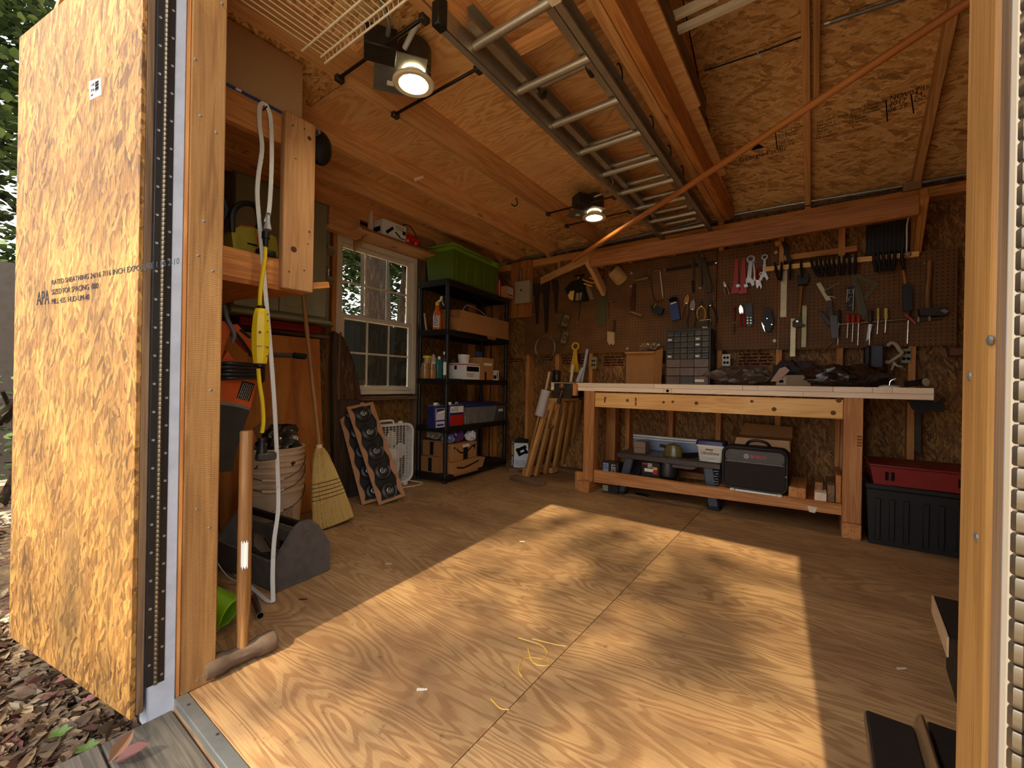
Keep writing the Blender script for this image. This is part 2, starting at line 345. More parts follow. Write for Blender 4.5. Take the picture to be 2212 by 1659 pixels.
for i in range(9): struct('screw', B().lathe((-1.36+i*.17, .422+(i % 2)*.008, .0012), [(.004, 0), (.004, .0012), (.0, .0022)], 8), M['iron'], sill)
# walls
wy0, wy1, wz0, wz1 = 1.866, 2.681, .768, 2.03
wl = struct('wall_left', B().box((XO-.015, YF, -.1), (XO, wy0, 2.34)).box((XO-.015, wy1, -.1), (XO, YO+.01, 2.34)).box((XO-.015, wy0, -.1), (XO, wy1, wz0)).box((XO-.015, wy0, wz1), (XO, wy1, 2.34)), M['osb_wall'])
for y in (.62, 1.02, 1.42, 1.845, 2.702, 2.76, 3.12, 3.5, 3.76): struct('stud', B().box((XO, y-.019, .04), (XL, y+.019, 2.22), .002), M['old'] if 2.65 < y < 3.2 else M['lumber'], wl)
struct('sill_plate', B().box((XO, YF, 0), (XL, YO, .038), .002), M['old'], wl); struct('top_plate', B().box((XO, YF, 2.10), (XL, YO, 2.16), .002), M['lumber'], wl)
struct('header', B().box((XO, wy0, wz1+.01), (XL+.005, wy1, wz1+.12), .003), M['lumber'], wl); struct('rough_sill', B().box((XO, wy0, wz0-.05), (XL+.01, wy1+.02, wz0-.012), .003), M['old'], wl)
wb = sempty('wall_back', (0, YO, 0))
xs = [XO, -2.17, -1.04, .11, XR]
for i in range(4): struct('osb_panel', sheet((xs[i]+.002, YO, -.05), (xs[i+1]-.002, YO+.012, 2.30), 2), M['osb_wall'], wb)
for x in (-3.02, -2.54, -2.174, -1.80, -1.42, -1.035, -.66, -.25, .115, .49, .86, 1.2): struct('stud', B().box((x-.019, YS, .04), (x+.019, YO, 2.14), .002), M['lumber'], wb)
struct('sill_plate', B().box((XL, YS, 0), (XR, YO, .038), .002), M['old'], wb); struct('top_plate', B().box((XL, YS-.01, 2.13), (XR, YO, 2.20), .002), M['lumber'], wb)
struct('blocking', B().box((-.23, YS, 1.845), (.20, YS+.06, 1.885), .002), M['lumber'], wb)
struct('siding', B().box((-3.16, YO+.0125, -.1), (1.28, YO+.024, 2.32)), M['whitewood'], wb)
wr = struct('wall_right', B().box((XR, YF, -.1), (XR+.015, YO+.01, 3.2)), M['osb_wall'])
for y in (.7, 1.1, 1.5, 1.9, 2.3, 2.7, 3.1, 3.5): struct('stud', B().box((XR-.085, y-.019, 0), (XR, y+.019, 2.2), .002), M['lumber'], wr)
wf = struct('wall_front', B().box((XO-.015, YF, -.1), (-1.51, YF+.085, 2.34)).box((.19, YF, -.1), (XR+.015, YF+.085, 2.34)).box((-1.52, YF, 2.11), (.2, YF+.085, 2.34)), M['osb_wall'])
# loft, joists, roof
ce = sempty('ceiling', (-1, 2, 2.2))
ZJ, ZT = 2.16, 2.30
def joist(x0, x1, y1=3.72, mat='joist', z0=ZJ, z1=ZT, y0=.5):
    m = B().prism([(x0, y0, z0), (x0, y1-.16, z0), (x0, y1, z0+.08), (x0, y1, z1), (x0, y0, z1)], (x1-x0, 0, 0)); o = (rnd(-5, 5), rnd(-5, 5), 0)
    m.g = [(p[1]+o[0], p[2]+o[1], p[0]) for p in m.v]; return struct('joist', m, M[mat], ce)
for x in (-3.0, -2.60, -2.20, -1.68, -1.09): joist(x, x+.038)
joist(-.65, -.612, 3.76); joist(-.608, -.568, 3.74, 'lumber')
struct('loft_sheet', sheet((-3.12, .5, ZT), (-.51, 1.152, ZT+.016), 0), M['osb_roof'], ce)
struct('loft_sheet', sheet((-3.12, 1.157, ZT), (-.505, 2.28, ZT+.016), 0), M['ply_ceil'], ce)
struct('loft_sheet', sheet((-3.12, 2.284, ZT), (-.52, 3.12, ZT+.016), 0), M['ply_ceil'], ce)
struct('loft_sheet', sheet((-3.12, 3.124, ZT), (-.56, 3.66, ZT+.016), 0), M['osb_roof'], ce)
SL = .508; nrm = V((0, SL, 1)).normalized(); U = V((0, -1, SL)).normalized(); E0 = V((0, 3.90, 2.26-.03*SL))
RB = 2.10
def roofpt(x, y): return V((x, y, 2.26+(3.87-y)*SL))
rows = [3.93, 2.765, RB]
for i in range(2):
    for xa, xb in ((-3.2, -1.82), (-1.815, -.64), (-.635, .50), (.505, 1.32)):
        ya, yb = rows[i], rows[i+1]+.004; c = (roofpt((xa+xb)/2, (ya+yb)/2)) + nrm*.006
        m = B().obox(c, (1, 0, 0), U, U.cross(V((1, 0, 0)))*-1, ((xb-xa)/2-.0015, (roofpt(0, ya)-roofpt(0, yb)).length/2, .006), .001)
        o = V((rnd(-9, 9), rnd(-9, 9), 0)); m.g = [(p[0]+o.x, (V(p)-E0).dot(U)+o.y, 0) for p in m.v]
        struct('osb_panel', m, M['osb_roof'], ce)
for x in (-2.9, -2.3, -1.72, -1.16, -.665, -.086, .492, 1.05): # rafters hang under the deck
    a, b_ = roofpt(x, 3.86)-nrm*.045, roofpt(x, RB+.02)-nrm*.045
    struct('rafter', B().bar(a, b_, .038, .089, nrm, .002), M['joist'], ce)
struct('rafter', B().bar(roofpt(-.038, 3.1)-nrm*.05, roofpt(-.038, RB)-nrm*.05, .03, .085, nrm, .002), M['joist'], ce)
zr = roofpt(0, RB).z
struct('ridge_board', B().box((-3.1, RB-.02, zr-.17), (XR, RB+.018, zr-.03), .002), M['joist'], ce)
struct('roof_felt', B().prism([V((-3.25, 3.96, 2.26-.09*SL)) + nrm*.022, V((-3.25, RB, zr)) + nrm*.022, V((1.38, RB, zr)) + nrm*.022, V((1.38, 3.96, 2.26-.09*SL)) + nrm*.022], nrm*.004), M['black'], ce)
fr_ = B().prism([(-3.2, RB, zr), (-3.2, .28, 2.30), (-3.2, .28, 2.33), (-3.2, RB, zr+.03)], (4.52, 0, 0)); struct('roof_deck', fr_, M['osb_roof'], ce)
struct('gable', B().prism([(XO-.014, .42, 2.3), (XO-.014, 3.9, 2.25), (XO-.014, RB, zr)], (.012, 0, 0)).prism([(XR+.014, .42, 2.3), (XR+.014, 3.9, 2.25), (XR+.014, RB, zr)], (-.012, 0, 0)), M['osb_roof'], ce)
struct('soffit', B().box((-3.2, 3.88, 2.1), (1.3, 3.93, 2.28)), M['old'], ce)
# stamps printed on the roof sheathing
def rp(x, y, px=True): # photo point on the deck's underside
    d = ray(x, y); t = (2.26+3.87*SL-H)/(d.z+SL*d.y); return V((0, 0, H)) + d*t - nrm*.0005
ru = V((1, 0, 0)); rv = U
st = sempty('roof_stamp', (0, 3.4, 2.5)); st.parent = ce; st.location = V((0, 3.4, 2.5)) - ce.location
for (x, y, s, sx, tx) in ((1596, 346, .050, .95, 'Georgia-Pacific'), (1681, 302, .024, .8, 'This panel  Tested\nStrength Axis\nSide & Forest\n1/2 inch\n13/32 CAT\nWood Bldg'), (1764, 282, .024, .85, 'NES UNITS Above\nExposure 1\nSized Forest 1\nSpecies\nPS2 C-40\nLA Columbia'),
                          (1836, 253, .024, .85, 'Contains Formaldeh\nRise Cut Forest\nSpecial Provision\nLa Garde\nLB Lumber'), (1920, 226, .040, .95, 'NOV03\n2017\n06:29'), (1976, 206, .036, .9, '7/16\n24\nOC')):
    t = text('lettering', tx, rp(x, y), ru, rv, s, M['ink'], st, 'LEFT', .001, sx, .9)
bars = B()
for x0, y0, x1, y1 in ((1675, 285, 1679, 322), (1914, 218, 1917, 262), (1968, 205, 1974, 245)):
    bars.bar(rp(x0, y0), rp(x1, y1), .006, .001, nrm)
bars.prism([rp(1622, 325), rp(1652, 318), rp(1636, 310)], -nrm*.001); struct('stamp_marks', bars, M['ink'], st)
for y in (3.0,): pass
# ---------------------------------------------------------------- door posts
JX = -1.415
t2 = sempty('trim_2', (JX-.04, .45, 0))
struct('door_post', B().box((JX-.09, .42, 0), (JX, .505, 2.11), .003), M['post'], t2)
struct('jamb_board', B().box((JX-.08, .409, -.02), (JX-.004, .4195, 2.11), .002), M['lumber'], t2)
struct('painted_board', B().box((JX-.07, .3485, -.055), (JX-.001, .408, 2.11), .002), M['whitewood'], t2)
def nail(p, n, parent, r=.004, mat=None): struct('nail_head', B().lathe(p, [(r, -.001), (r, .0008), (r*.5, .0016), (0, .0018)], 8, n), mat or M['galv'], parent)
for x, y in ((480, 8), (422, 128), (433, 250), (467, 286), (440, 478), (460, 585), (428, 552), (455, 843), (452, 1140), (440, 1460), (426, 1470), (425, 1100)): nail(FX(x, y, JX), (1, 0, 0), t2)
KX = .096
t3 = sempty('trim_3', (KX+.05, .45, 0))
struct('door_post', B().box((KX, .434, 0), (KX+.09, .505, 2.11), .003), M['postr'], t3)
struct('jamb_board', B().box((KX+.002, .4105, -.02), (KX+.09, .433, 2.11), .002), M['old'], t3)
struct('painted_board', B().box((KX+.001, .4005, -.05), (KX+.08, .4095, 2.11), .002), M['whitewood'], t3)
struct('painted_board', B().box((KX-.001, .3868, -.05), (KX+.08, .3995, 2.11), .002), M['cream'], t3)
for x, y in ((2095, 813), (2138, 735), (2110, 1160)): nail(FX(x, y, KX), (-1, 0, 0), t3, .0035)
def hinge(parent, X, sgn, y0, yk, y1, z0, z1):
    """long piano hinge: two leaves, a knuckle of short barrels and countersunk screws"""
    struct('hinge_leaf', B().box((X-.0008, y0, z0), (X+.0008, yk-.002, z1), .0005), M['darkmetal'], parent); struct('hinge_leaf', B().box((X-.0008, yk+.002, z0), (X+.0008, y1, z1), .0005), M['darkmetal'], parent)
    k = B(); n = int((z1-z0)/.0125)
    for i in range(n):
        z = z0+i*.0125; r = .0046; k.lathe((X+sgn*.003, yk, z+.0006), [(r*.85, 0), (r, .001), (r, .0103), (r*.85, .0113)], 8)
    o = struct('hinge_knuckle', k, paint((120, 108, 92), .3, .8, .5, .2), parent)
    for i in range(int((z1-z0)/.037)):
        y = y0+.006 if i % 2 else y1-.006; struct('screw', B().lathe((X+sgn*.0008, y, z0+.02+i*.037), [(.0036, 0), (.0034, .0008), (.0012, .0006), (0, .0004)], 8, (sgn, 0, 0)), M['galv'], parent)
# ---------------------------------------------------------------- left door, folded back
du = V((-.983, -.181, 0)); dn = V((.181, -.983, 0)); dz = V((0, 0, 1)); D0 = V((-1.413, .3135, 0))
d1 = sempty('door_1', tuple(D0)); DW, DH = .79, 2.012
def dbox(u0, u1, w0, w1, z0, z1, b=.002): return B().obox(D0 + du*((u0+u1)/2) + dn*((w0+w1)/2) + dz*((z0+z1)/2), du, dn, dz, ((u1-u0)/2, (w1-w0)/2, (z1-z0)/2), b)
pm = dbox(0, DW, -.011, 0, .002, DH, .001); o_ = (3.3, 1.7); pm.g = [(p[2]+o_[0], (V(p)-D0).dot(du)+o_[1], (V(p)-D0).dot(dn)) for p in pm.v]
struct('osb_panel', pm, M['osb_door'], d1)
for a in ((0, .07, -.029, -.0115, .004, DH), (DW-.07, DW, -.029, -.0115, .004, DH), (.071, DW-.071, -.029, -.0115, .004, .09), (.071, DW-.071, -.029, -.0115, DH-.09, DH), (.071, DW-.071, -.029, -.0115, .95, 1.04)): struct('frame_board', dbox(*a), M['old'], d1)
struct('siding', dbox(.06, DW, -.040, -.0295, .0, DH, .001), M['whitewood'], d1)
hinge(d1, JX, 1, .3445, .3635, .383, .066, 2.0)
hinge(t3, KX+.0024, -1, .344, .3685, .3855, .05, 2.05)
def dp(x, y): # photo point on the door's face
    d = ray(x, y); t = (D0-V((0, 0, H))).dot(dn)/d.dot(dn); return V((0, 0, H)) + d*t
lab = struct('sticker', B().prism([dp(193, 176), dp(218, 168), dp(219, 205), dp(194, 217)], dn*.0006), M['paper'], d1)
for (x, y, s, tx) in ((198, 186, .010, 'OSB'), (197, 198, .012, '7/16'), (197, 208, .008, '4X8')): text('lettering', tx, dp(x, y), -du, dz, s, M['ink'], lab, 'LEFT', .0012)
bc = B()
for i in range(9):
    a = dp(210, 177+i*2.3); bc.obox(a + dn*.0008, du, dn, dz, (.010, .0003, .0008 if i % 3 else .0016))
struct('barcode', bc, M['ink'], lab)
sd = sempty('stamp', (0, 0, 0)); sd.parent = d1; sl_ = (dp(300, 575)-dp(105, 610)); 
stu = (dp(296, 574)-dp(112, 606)).normalized()
for (x, y, s, sx, tx) in ((80, 647, .062, .8, 'APA'), (112, 611, .021, 1.3, 'RATED SHEATHING 24/16 7/16 INCH EXPOSURE 1 PS 2-10'), (112, 632, .023, 1.15, 'SIZED FOR SPACING  000'), (112, 652, .023, 1.1, 'MILL 435  HUD-UM-40')):
    text('lettering', tx, dp(x, y), stu, dz, s, M['inkblue'], sd, 'LEFT', .0008, sx)
# ---------------------------------------------------------------- window
wn = sempty('window_1', (-3.07, (wy0+wy1)/2, wz0)); F = .045; cr_ = M['cream']
X0, X1 = -3.14, -3.055
struct('window_frame', B().box((X0, wy0, wz0), (X1, wy0+F, wz1), .004).box((X0, wy1-F, wz0), (X1, wy1, wz1), .004).box((X0, wy0+F, wz0), (X1, wy1-F, wz0+F*.8), .004).box((X0, wy0+F, wz1-F), (X1, wy1-F, wz1), .004), cr_, wn)
zm = FX(810, 693, -3.08).z
gl_ = glass('window_glass', (.90, .93, .92, 1), .01); gl2 = glass('screened_glass', (.42, .46, .44, 1), .02, (.12, .13, .12, 1), .08)
def sash(x0, x1, z0, z1, g, nz):
    ya, yb = wy0+F, wy1-F; s = .034
    sa = struct('sash', B().box((x0, ya, z0), (x1, ya+s, z1), .003).box((x0, yb-s, z0), (x1, yb, z1), .003).box((x0, ya+s, z0), (x1, yb-s, z0+s), .003).box((x0, ya+s, z1-s), (x1, yb-s, z1), .003), cr_, wn)
    ya += s; yb -= s; z0 += s; z1 -= s; xm = (x0+x1)/2
    for i in (1, 2): y = ya+(yb-ya)*i/3; struct('muntin', B().box((xm-.007, y-.008, z0), (xm+.007, y+.008, z1), .002), cr_, sa)
    struct('muntin', B().box((xm-.0065, ya, (z0+z1)/2-.008), (xm+.0065, yb, (z0+z1)/2+.008), .002), cr_, sa)
    for i in range(3):
        for j in range(2): struct('pane', B().box((xm-.002, ya+(yb-ya)*i/3+.008, z0+(z1-z0)*j/2+.008), (xm+.002, ya+(yb-ya)*(i+1)/3-.008, z0+(z1-z0)*(j+1)/2-.008)), g, sa)
sash(-3.125, -3.10, zm-.02, wz1-F, gl_, 2); sash(-3.095, -3.065, wz0+F*.8, zm+.018, gl2, 2)
for y in (wy0+.24, wy1-.24): struct('sash_lock', B().box((-3.075, y-.025, zm+.018), (-3.058, y+.025, zm+.028), .004), cr_, wn)
# ================================================================ front left corner
EX, EY, EZ = V((1, 0, 0)), V((0, 1, 0)), V((0, 0, 1))
RX = -1.87
def txt_lines(mb, o, u, v, w_, n, pitch, h, gap=.25, seed=1):
    """rows of small print as short raised dashes"""
    r = random.Random(seed); u, v = V(u).normalized(), V(v).normalized(); nn = u.cross(v)
    for i in range(n):
        x = 0
        while x < w_*.97:
            l = r.uniform(1.2, 5)*h; l = min(l, w_-x)
            mb.obox(V(o)+u*(x+l/2)-v*(i*pitch)+nn*.0004, u, v, nn, (l/2, h*.38, .0003)); x += l+h*.7
    return mb
# hanging shelf of rough lumber
t = thing('hanging_shelf', 'rough wooden hanging shelf with knotty upright board beside the door post', 'shelf', (RX, .85, 1.26))
obj('rail', B().box((RX-.038, .52, 1.885), (RX-.001, .985, 2.012), .003), M['lumber'], t)
obj('rail', B().box((RX-.038, .52, 1.279), (RX-.001, .985, 1.395), .003), M['lumber'], t)
obj('upright', B().box((RX, .872, 1.268), (RX+.036, 1.008, 2.016), .004), wood('knotty_pine', srgb(216, 164, 110), srgb(190, 138, 88), srgb(140, 92, 54), .7, .45), t)
for y, z, r in ((.918, 1.44, .016), (.978, 1.945, .011), (.985, 1.535, .006), (.98, 1.48, .004), (.92, 1.83, .004)): obj('knot', B().lathe((RX+.0355, y, z), [(r, 0), (r*.6, .0012), (0, .0016)], 10, EX), paint((72, 40, 22), .8), t)
for y, z in ((.90, 1.34), (.965, 1.36), (.905, 1.965), (.955, 1.975)): obj('screw', B().lathe((RX+.036, y, z), [(.004, 0), (.003, .001), (0, .0012)], 8, EX), M['iron'], t)
obj('deck', B().prism([(RX-.002, .505, 1.262), (RX-.002, .985, 1.262), (-2.05, .95, 1.262), (-2.2, .90, 1.262), (-2.42, .86, 1.262), (-2.9, .80, 1.262), (-2.9, .505, 1.262)], (0, 0, .016)), M['ply'], t)
obj('bearer', B().box((-2.75, .90, 1.285), (RX-.04, .938, 1.37), .002), M['lumber'], t)
obj('hanger_block', B().bar((RX-.06, 1.02, 1.31), (RX-.06, 1.13, 1.34), .04, .03, EZ, .003), M['lumber'], t)
# tan panel and blue level along the top rail
one('hardboard_panel', 'plain tan hardboard panel standing on edge on the upper rail of hanging shelf', 'board', B().box((RX-.03, .53, 2.028), (RX-.024, .975, 2.292), .001), paint((196, 156, 108), .75, 0, .3, .04))
t = thing('spirit_level', 'long blue spirit level lying on the upper rail under the tan panel', 'level', (RX-.02, .8, 2.0135))
obj('body', B().box((RX-.036, .54, 2.0135), (RX-.004, 1.04, 2.0275), .002), M['blue'], t); obj('end_cap', B().box((RX-.037, 1.041, 2.013), (RX-.003, 1.052, 2.028), .002), M['galv'], t)
obj('vial', B().cyl((RX-.0035, .70, 2.021), (RX-.0035, .72, 2.021), .005), M['paper'], t)
t = thing('angle_bracket', 'black steel shelf bracket hanging above the tan panel', 'bracket', (-1.9, .62, 2.15))
obj('arm', B().box((-1.92, .60, 2.145), (-1.80, .63, 2.155), .002), M['black'], t); obj('plate', B().box((-1.925, .60, 2.145), (-1.915, .63, 2.299), .002), M['black'], t)
# chainsaw on the deck
cx = -2.02
t = thing('chainsaw', 'olive yellow chainsaw with black handle resting on the lower shelf', 'chainsaw', (cx, .72, 1.279))
yp = lambda x, y: FX(x, y, cx)
body = [yp(*p) for p in ((500, 500), (520, 487), (550, 492), (596, 512), (602, 540), (600, 556), (505, 545))]
for p in body: p.z = max(p.z, 1.279)
obj('body', B().prism(body, (-.16, 0, 0)), paint((176, 154, 40), .5), t)
obj('top_handle', B().tube(smooth([yp(*p) for p in ((502, 500), (503, 460), (522, 440), (552, 446), (560, 480), (556, 494))], 5), .012, 8), M['black'], t)
obj('hand_guard', B().tube(smooth([yp(*p) + V((-.05, 0, 0)) for p in ((488, 480), (500, 452), (494, 425))], 4), .014, 8), M['black'], t)
obj('bar_cover', B().prism([yp(*p) + V((-.16, 0, 0)) for p in ((486, 500), (508, 485), (508, 540), (486, 535))], (-.05, 0, 0)), M['blackp'], t)
obj('label_strip', B().prism([yp(*p) + V((.002, 0, 0)) for p in ((534, 524), (556, 529), (556, 533), (534, 527))], (-.002, 0, 0)), M['ink'], t)
obj('trim_line', B().tube([yp(*p) + V((.002, 0, 0)) for p in ((520, 487), (550, 492), (556, 524), (558, 540))], .003, 6), M['orange'], t)
t = thing('tape_roll', 'black roll of tape on the lower shelf beside the chainsaw', 'tape', (RX-.08, .825, 1.396))
obj('roll', B().lathe((RX-.02, .83, 1.3955), [(.02, 0), (.036, 0), (.038, .004), (.038, .021), (.036, .024), (.02, .024), (.02, 0)], 20), M['black'], t)
# grey flat cord hung over the rail, plug, yellow cord with safety switch
CXx = RX+.012
c = lambda x, y, dx=0.: FX(x, y, CXx+dx)
def flat(mb, pts, wd, th, k=6):
    pts = smooth(pts, k)
    for off in (-wd*.33, 0, wd*.33):
        mb.tube([p + V((0, off, 0)) for p in pts], th, 7, 1.0)
    return mb
t = thing('extension_cable', 'grey flat three-core cord looped over a nail beside the door post, running down to floor', 'cord', (CXx, .78, 0))
obj('loop', flat(B(), [c(575, 480, .02), c(581, 455, .015), c(585, 400), c(587, 330), c(585, 260), c(578, 232, .012), c(570, 222, .015), c(561, 232, .01), c(561, 270), c(566, 320), c(558, 380), c(556, 430), c(564, 520), c(574, 640, .01), c(583, 740, .012), c(592, 860, .014), c(598, 980, .012), c(601, 1060), c(600, 1110, .03), c(592, 1170, .07), c(589, 1240, .11), FZ(590, 1300, .008)], .016, .0036), paint((222, 222, 218), .3, .1, .6, .03), t)
obj('floor_run', flat(B(), [FZ(590, 1300, .006), FZ(575, 1296, .005), FZ(545, 1270, .005), FZ(505, 1236, .006), FZ(470, 1200, .008)], .014, .0034), paint((222, 222, 218), .3, .1, .6, .03), t)
pl = obj('plug', B().lathe(c(578, 490, .02), [(.006, .05), (.010, .045), (.011, .02), (.016, 0), (.018, -.012), (.0, -.012)][::-1], 14, EZ, .8), paint((176, 178, 176), .4, 0, .5, .05), t)
rg = B()
for i in range(5): rg.lathe(c(579, 462+i*4, .02), [(.0075, 0), (.0095, .0015), (.0075, .003)], 10)
obj('strain_relief', rg, M['galv'], pl)
obj('hook_nail', B().cyl((RX-.004, c(572, 228).y, c(572, 236).z), (RX+.03, c(572, 228).y, c(572, 236).z+.004), .003), M['iron'], t)
t = thing('safety_cable', 'yellow cord with yellow inline safety switch hanging below the grey plug', 'cord', (CXx, .76, .9))
pc = c(574, 510, .02)
obj('socket', B().lathe(pc, [(.0, -.045), (.010, -.045), (.012, -.03), (.013, -.012), (.017, -.010), (.017, .016), (.0, .016)], 14, EZ, .85), M['black'], t)
obj('cord_upper', B().tube(smooth([c(573, 530, .02), c(572, 560, .02), c(566, 600, .018), c(562, 635, .018), c(561, 664, .018)], 5), .0078, 10), M['yellow'], t)
z0, z1 = c(557, 786).z, c(560, 668).z; sw = V((CXx+.02, c(558, 730).y, z0)); h = z1-z0
swo = obj('switch_body', B().lathe(sw, [(.020, 0), (.0235, .003), (.030, h*.24), (.0315, h*.60), (.0270, h*.86), (.0205, h-.003), (.018, h)], 8, EZ, 1.08), M['yellow'], t)
for k in (.14, .30, .58, .78, .9): obj('screw_hole', B().lathe(sw + V((.0275, .014, h*k)), [(.0035, 0), (.002, .002), (0, .002)], 8, EX), paint((120, 96, 14), .6), swo)
hl = B()
hl.lathe(sw + V((.0265, -.014, h*.56)), [(.006, 0), (.004, .002), (0, .002)], 8, EX).box(sw+V((.0, -.024, h*.31)), sw+V((.0292, .024, h*.315)))
obj('test_button', hl, paint((120, 96, 14), .6), swo)
for zz, r in ((h, .015), (-.012, .021)): obj('collar', B().lathe(sw + V((0, 0, zz)), [(r*.8, 0), (r, .002), (r, .010), (r*.75, .012)], 14), M['black'], t)
obj('cord_lower', B().tube(smooth([c(558, 796, .02), c(561, 830, .02), c(567, 870, .02), c(569, 910, .02), c(566, 935, .02)], 5), .0078, 10), M['yellow'], t)
pq = c(566, 962, .02)
po = obj('plug_end', B().lathe(pq, [(.015, .03), (.016, .022), (.012, .020), (.014, .014), (.012, .012), (.014, .006), (.014, .0), (.02, -.02), (.022, -.034), (0, -.034)][::-1], 14), M['blackp'], t)
obj('plug_head', B().obox(pq + V((.004, .014, -.046)), EX, EY, EZ, (.02, .036, .016), .006), paint((78, 76, 72), .35, .2), t)
# orange leaf blower hung on the front wall
bx = -2.10; bp = lambda x, y, dx=0.: FX(x, y, bx+dx)
t = thing('leaf_blower', 'orange electric leaf blower with black cord wound round it, hanging behind door post', 'blower', (bx, .7, .5))
hb = B()
hb.prism([bp(*p) for p in ((470, 800), (470, 700), (484, 693), (500, 712), (486, 745), (478, 780), (492, 757), (500, 772), (520, 783), (535, 795), (530, 805))], (-.05, 0, 0))
hb.prism([bp(*p) for p in ((500, 702), (512, 700), (546, 735), (542, 762), (528, 748), (504, 722))], (-.05, 0, 0))
obj('handle', hb, M['orange'], t)
obj('grip_strip', B().bar(bp(518, 712, .003), bp(541, 730, .003), .012, .01, EX, .003), M['blackp'], t)
obj('cord_coil', (lambda m: [m.tube(smooth([bp(468, 786+i*8, .01*(i % 2)), bp(500, 785+i*8, .03), bp(545, 788+i*7, .025), bp(568, 794+i*6, -.02), bp(566, 800+i*6, -.07)], 4), .0085, 7) for i in range(5)] and m)(B()), M['blackp'], t)
obj('cord_tail', B().tube(smooth([bp(484, 660), bp(492, 690, .02), bp(506, 720, .03), bp(502, 740, .02)], 5), .009, 8), paint((104, 102, 104), .5), t)
obj('cord_strap', B().tube([bp(508, 718, .012), bp(524, 738, .014), bp(540, 762, .012)], .007, 6), M['black'], t)
obj('motor_housing', B().prism([bp(*p) for p in ((470, 822), (516, 820), (556, 826), (541, 882), (520, 874), (470, 866))], (-.12, 0, 0)), M['orange'], t)
lb = obj('rating_plate', B().prism([bp(x, y, .0008) for x, y in ((523, 822), (551, 829), (538, 867), (511, 860))], (-.0006, 0, 0)), M['black'], t)
uu = (bp(538, 867)-bp(551, 829)).normalized(); vv = EX.cross(uu)*1
obj('small_print', txt_lines(B(), bp(547, 832, .001), (bp(534, 866)-bp(547, 832)), (bp(547, 832)-bp(528, 826)), .075, 6, .008, .003, seed=4), paint((200, 190, 170), .7), lb)
obj('collar_band', B().prism([bp(x, y, .002) for x, y in ((470, 866), (520, 873), (541, 881), (539, 887), (518, 880), (470, 873))], (-.124, 0, 0)), M['galv'], t)
obj('nozzle', B().prism([bp(x, y) for x, y in ((472, 870), (540, 886), (528, 920), (512, 968), (502, 1018), (474, 1020))], (-.10, 0, 0)), paint((52, 48, 42), .6, 0, .4, .2), t)
# wall cabinet
CF_ = -2.85
t = thing('wall_cabinet', 'grey green wall cabinet with rounded side shelves beside the window', 'cabinet', (-2.95, 1.37, 1.3))
gg = paint((146, 144, 116), .5, 0, .4, .08)
y0, y1, zb, zt = 1.07, 1.665, 1.305, 2.14
obj('carcass', B().box((XL, y0, zb), (CF_-.02, y1, zt), .004), gg, t)
dr = obj('door', B().box((CF_-.019, y0+.27, zb+.02), (CF_, y1-.005, zt-.02), .004), gg, t); obj('door', B().box((CF_-.019, y0+.004, zb+.02), (CF_, y0+.266, zt-.02), .004), gg, t)
obj('door_panel', B().box((CF_, y0+.31, zb+.06), (CF_+.004, y1-.045, zt-.06), .003), gg, dr)
hp = FX(706, 587, CF_)
obj('handle', B().tube(smooth([hp + V((0, 0, -.036)), hp + V((.022, 0, -.025)), hp + V((.026, 0, 0)), hp + V((.022, 0, .025)), hp + V((0, 0, .036))], 4), .005, 8), M['chrome'], dr)
obj('base_board', B().box((XL, y0-.02, zb-.028), (CF_+.03, y1+.02, zb-.002), .008), gg, t)
for z in (zb-.026, zb+.30, zb+.52):
    obj('side_shelf', B().prism([(XL, y1+.003, z)] + [(XL+.03+.17*math.cos(a), y1+.003+.12*math.sin(a), z) for a in [i*math.pi/20 for i in range(11)]] + [(XL, y1+.123, z)], (0, 0, .024)), gg, t)
obj('side_back', B().box((XL, y1+.001, zb+.0), (XL+.012, y1+.13, zt-.1), .002), gg, t)
one('red_rail', 'red metal rail lying along the wall under the grey green cabinet', 'rail', B().box((-2.98, 1.13, 1.215), (-2.905, 1.66, 1.27), .004), paint((136, 20, 18), .4))
one('ledger_board', 'short rough board nailed flat to the wall below cabinet', 'board', B().box((XL, 1.05, 1.19), (XL+.10, 1.75, 1.214), .003), M['old'])
# plywood panel leaning on the left wall, pipe in front of it
t0 = FX(598, 700, -2.80); t1 = FX(716, 716, -2.80)
m = B().obox(V((-2.80, 1.30, .585)), V((0, 1, 0)), V((-.09, 0, 1)).normalized(), V((1, 0, .09)).normalized(), (.315, .585, .008), .002)
m.g = [(p[2], p[1], p[0]) for p in m.v]
one('plywood_offcut', 'smooth brown plywood offcut leaning on the wall behind the broom', 'board', m, M['ply'])
t = thing('pole_saw', 'grey metal pole with black end sticking out behind the white cord', 'pole', FX(620, 770, -2.2))
pa, pb = FX(540, 765, -2.35), FX(634, 768, -2.15); pd = FX(660, 770, -2.10)
obj('tube', B().cyl(pa, pb, .013, n=12), paint((120, 100, 92), .35, .5), t); obj('end_cap', B().lathe(pb, [(.014, 0), (.0155, .004), (.0155, (pd-pb).length), (.010, (pd-pb).length), (.009, (pd-pb).length-.02), (0, (pd-pb).length-.02)], 14, (pd-pb)), M['black'], t)
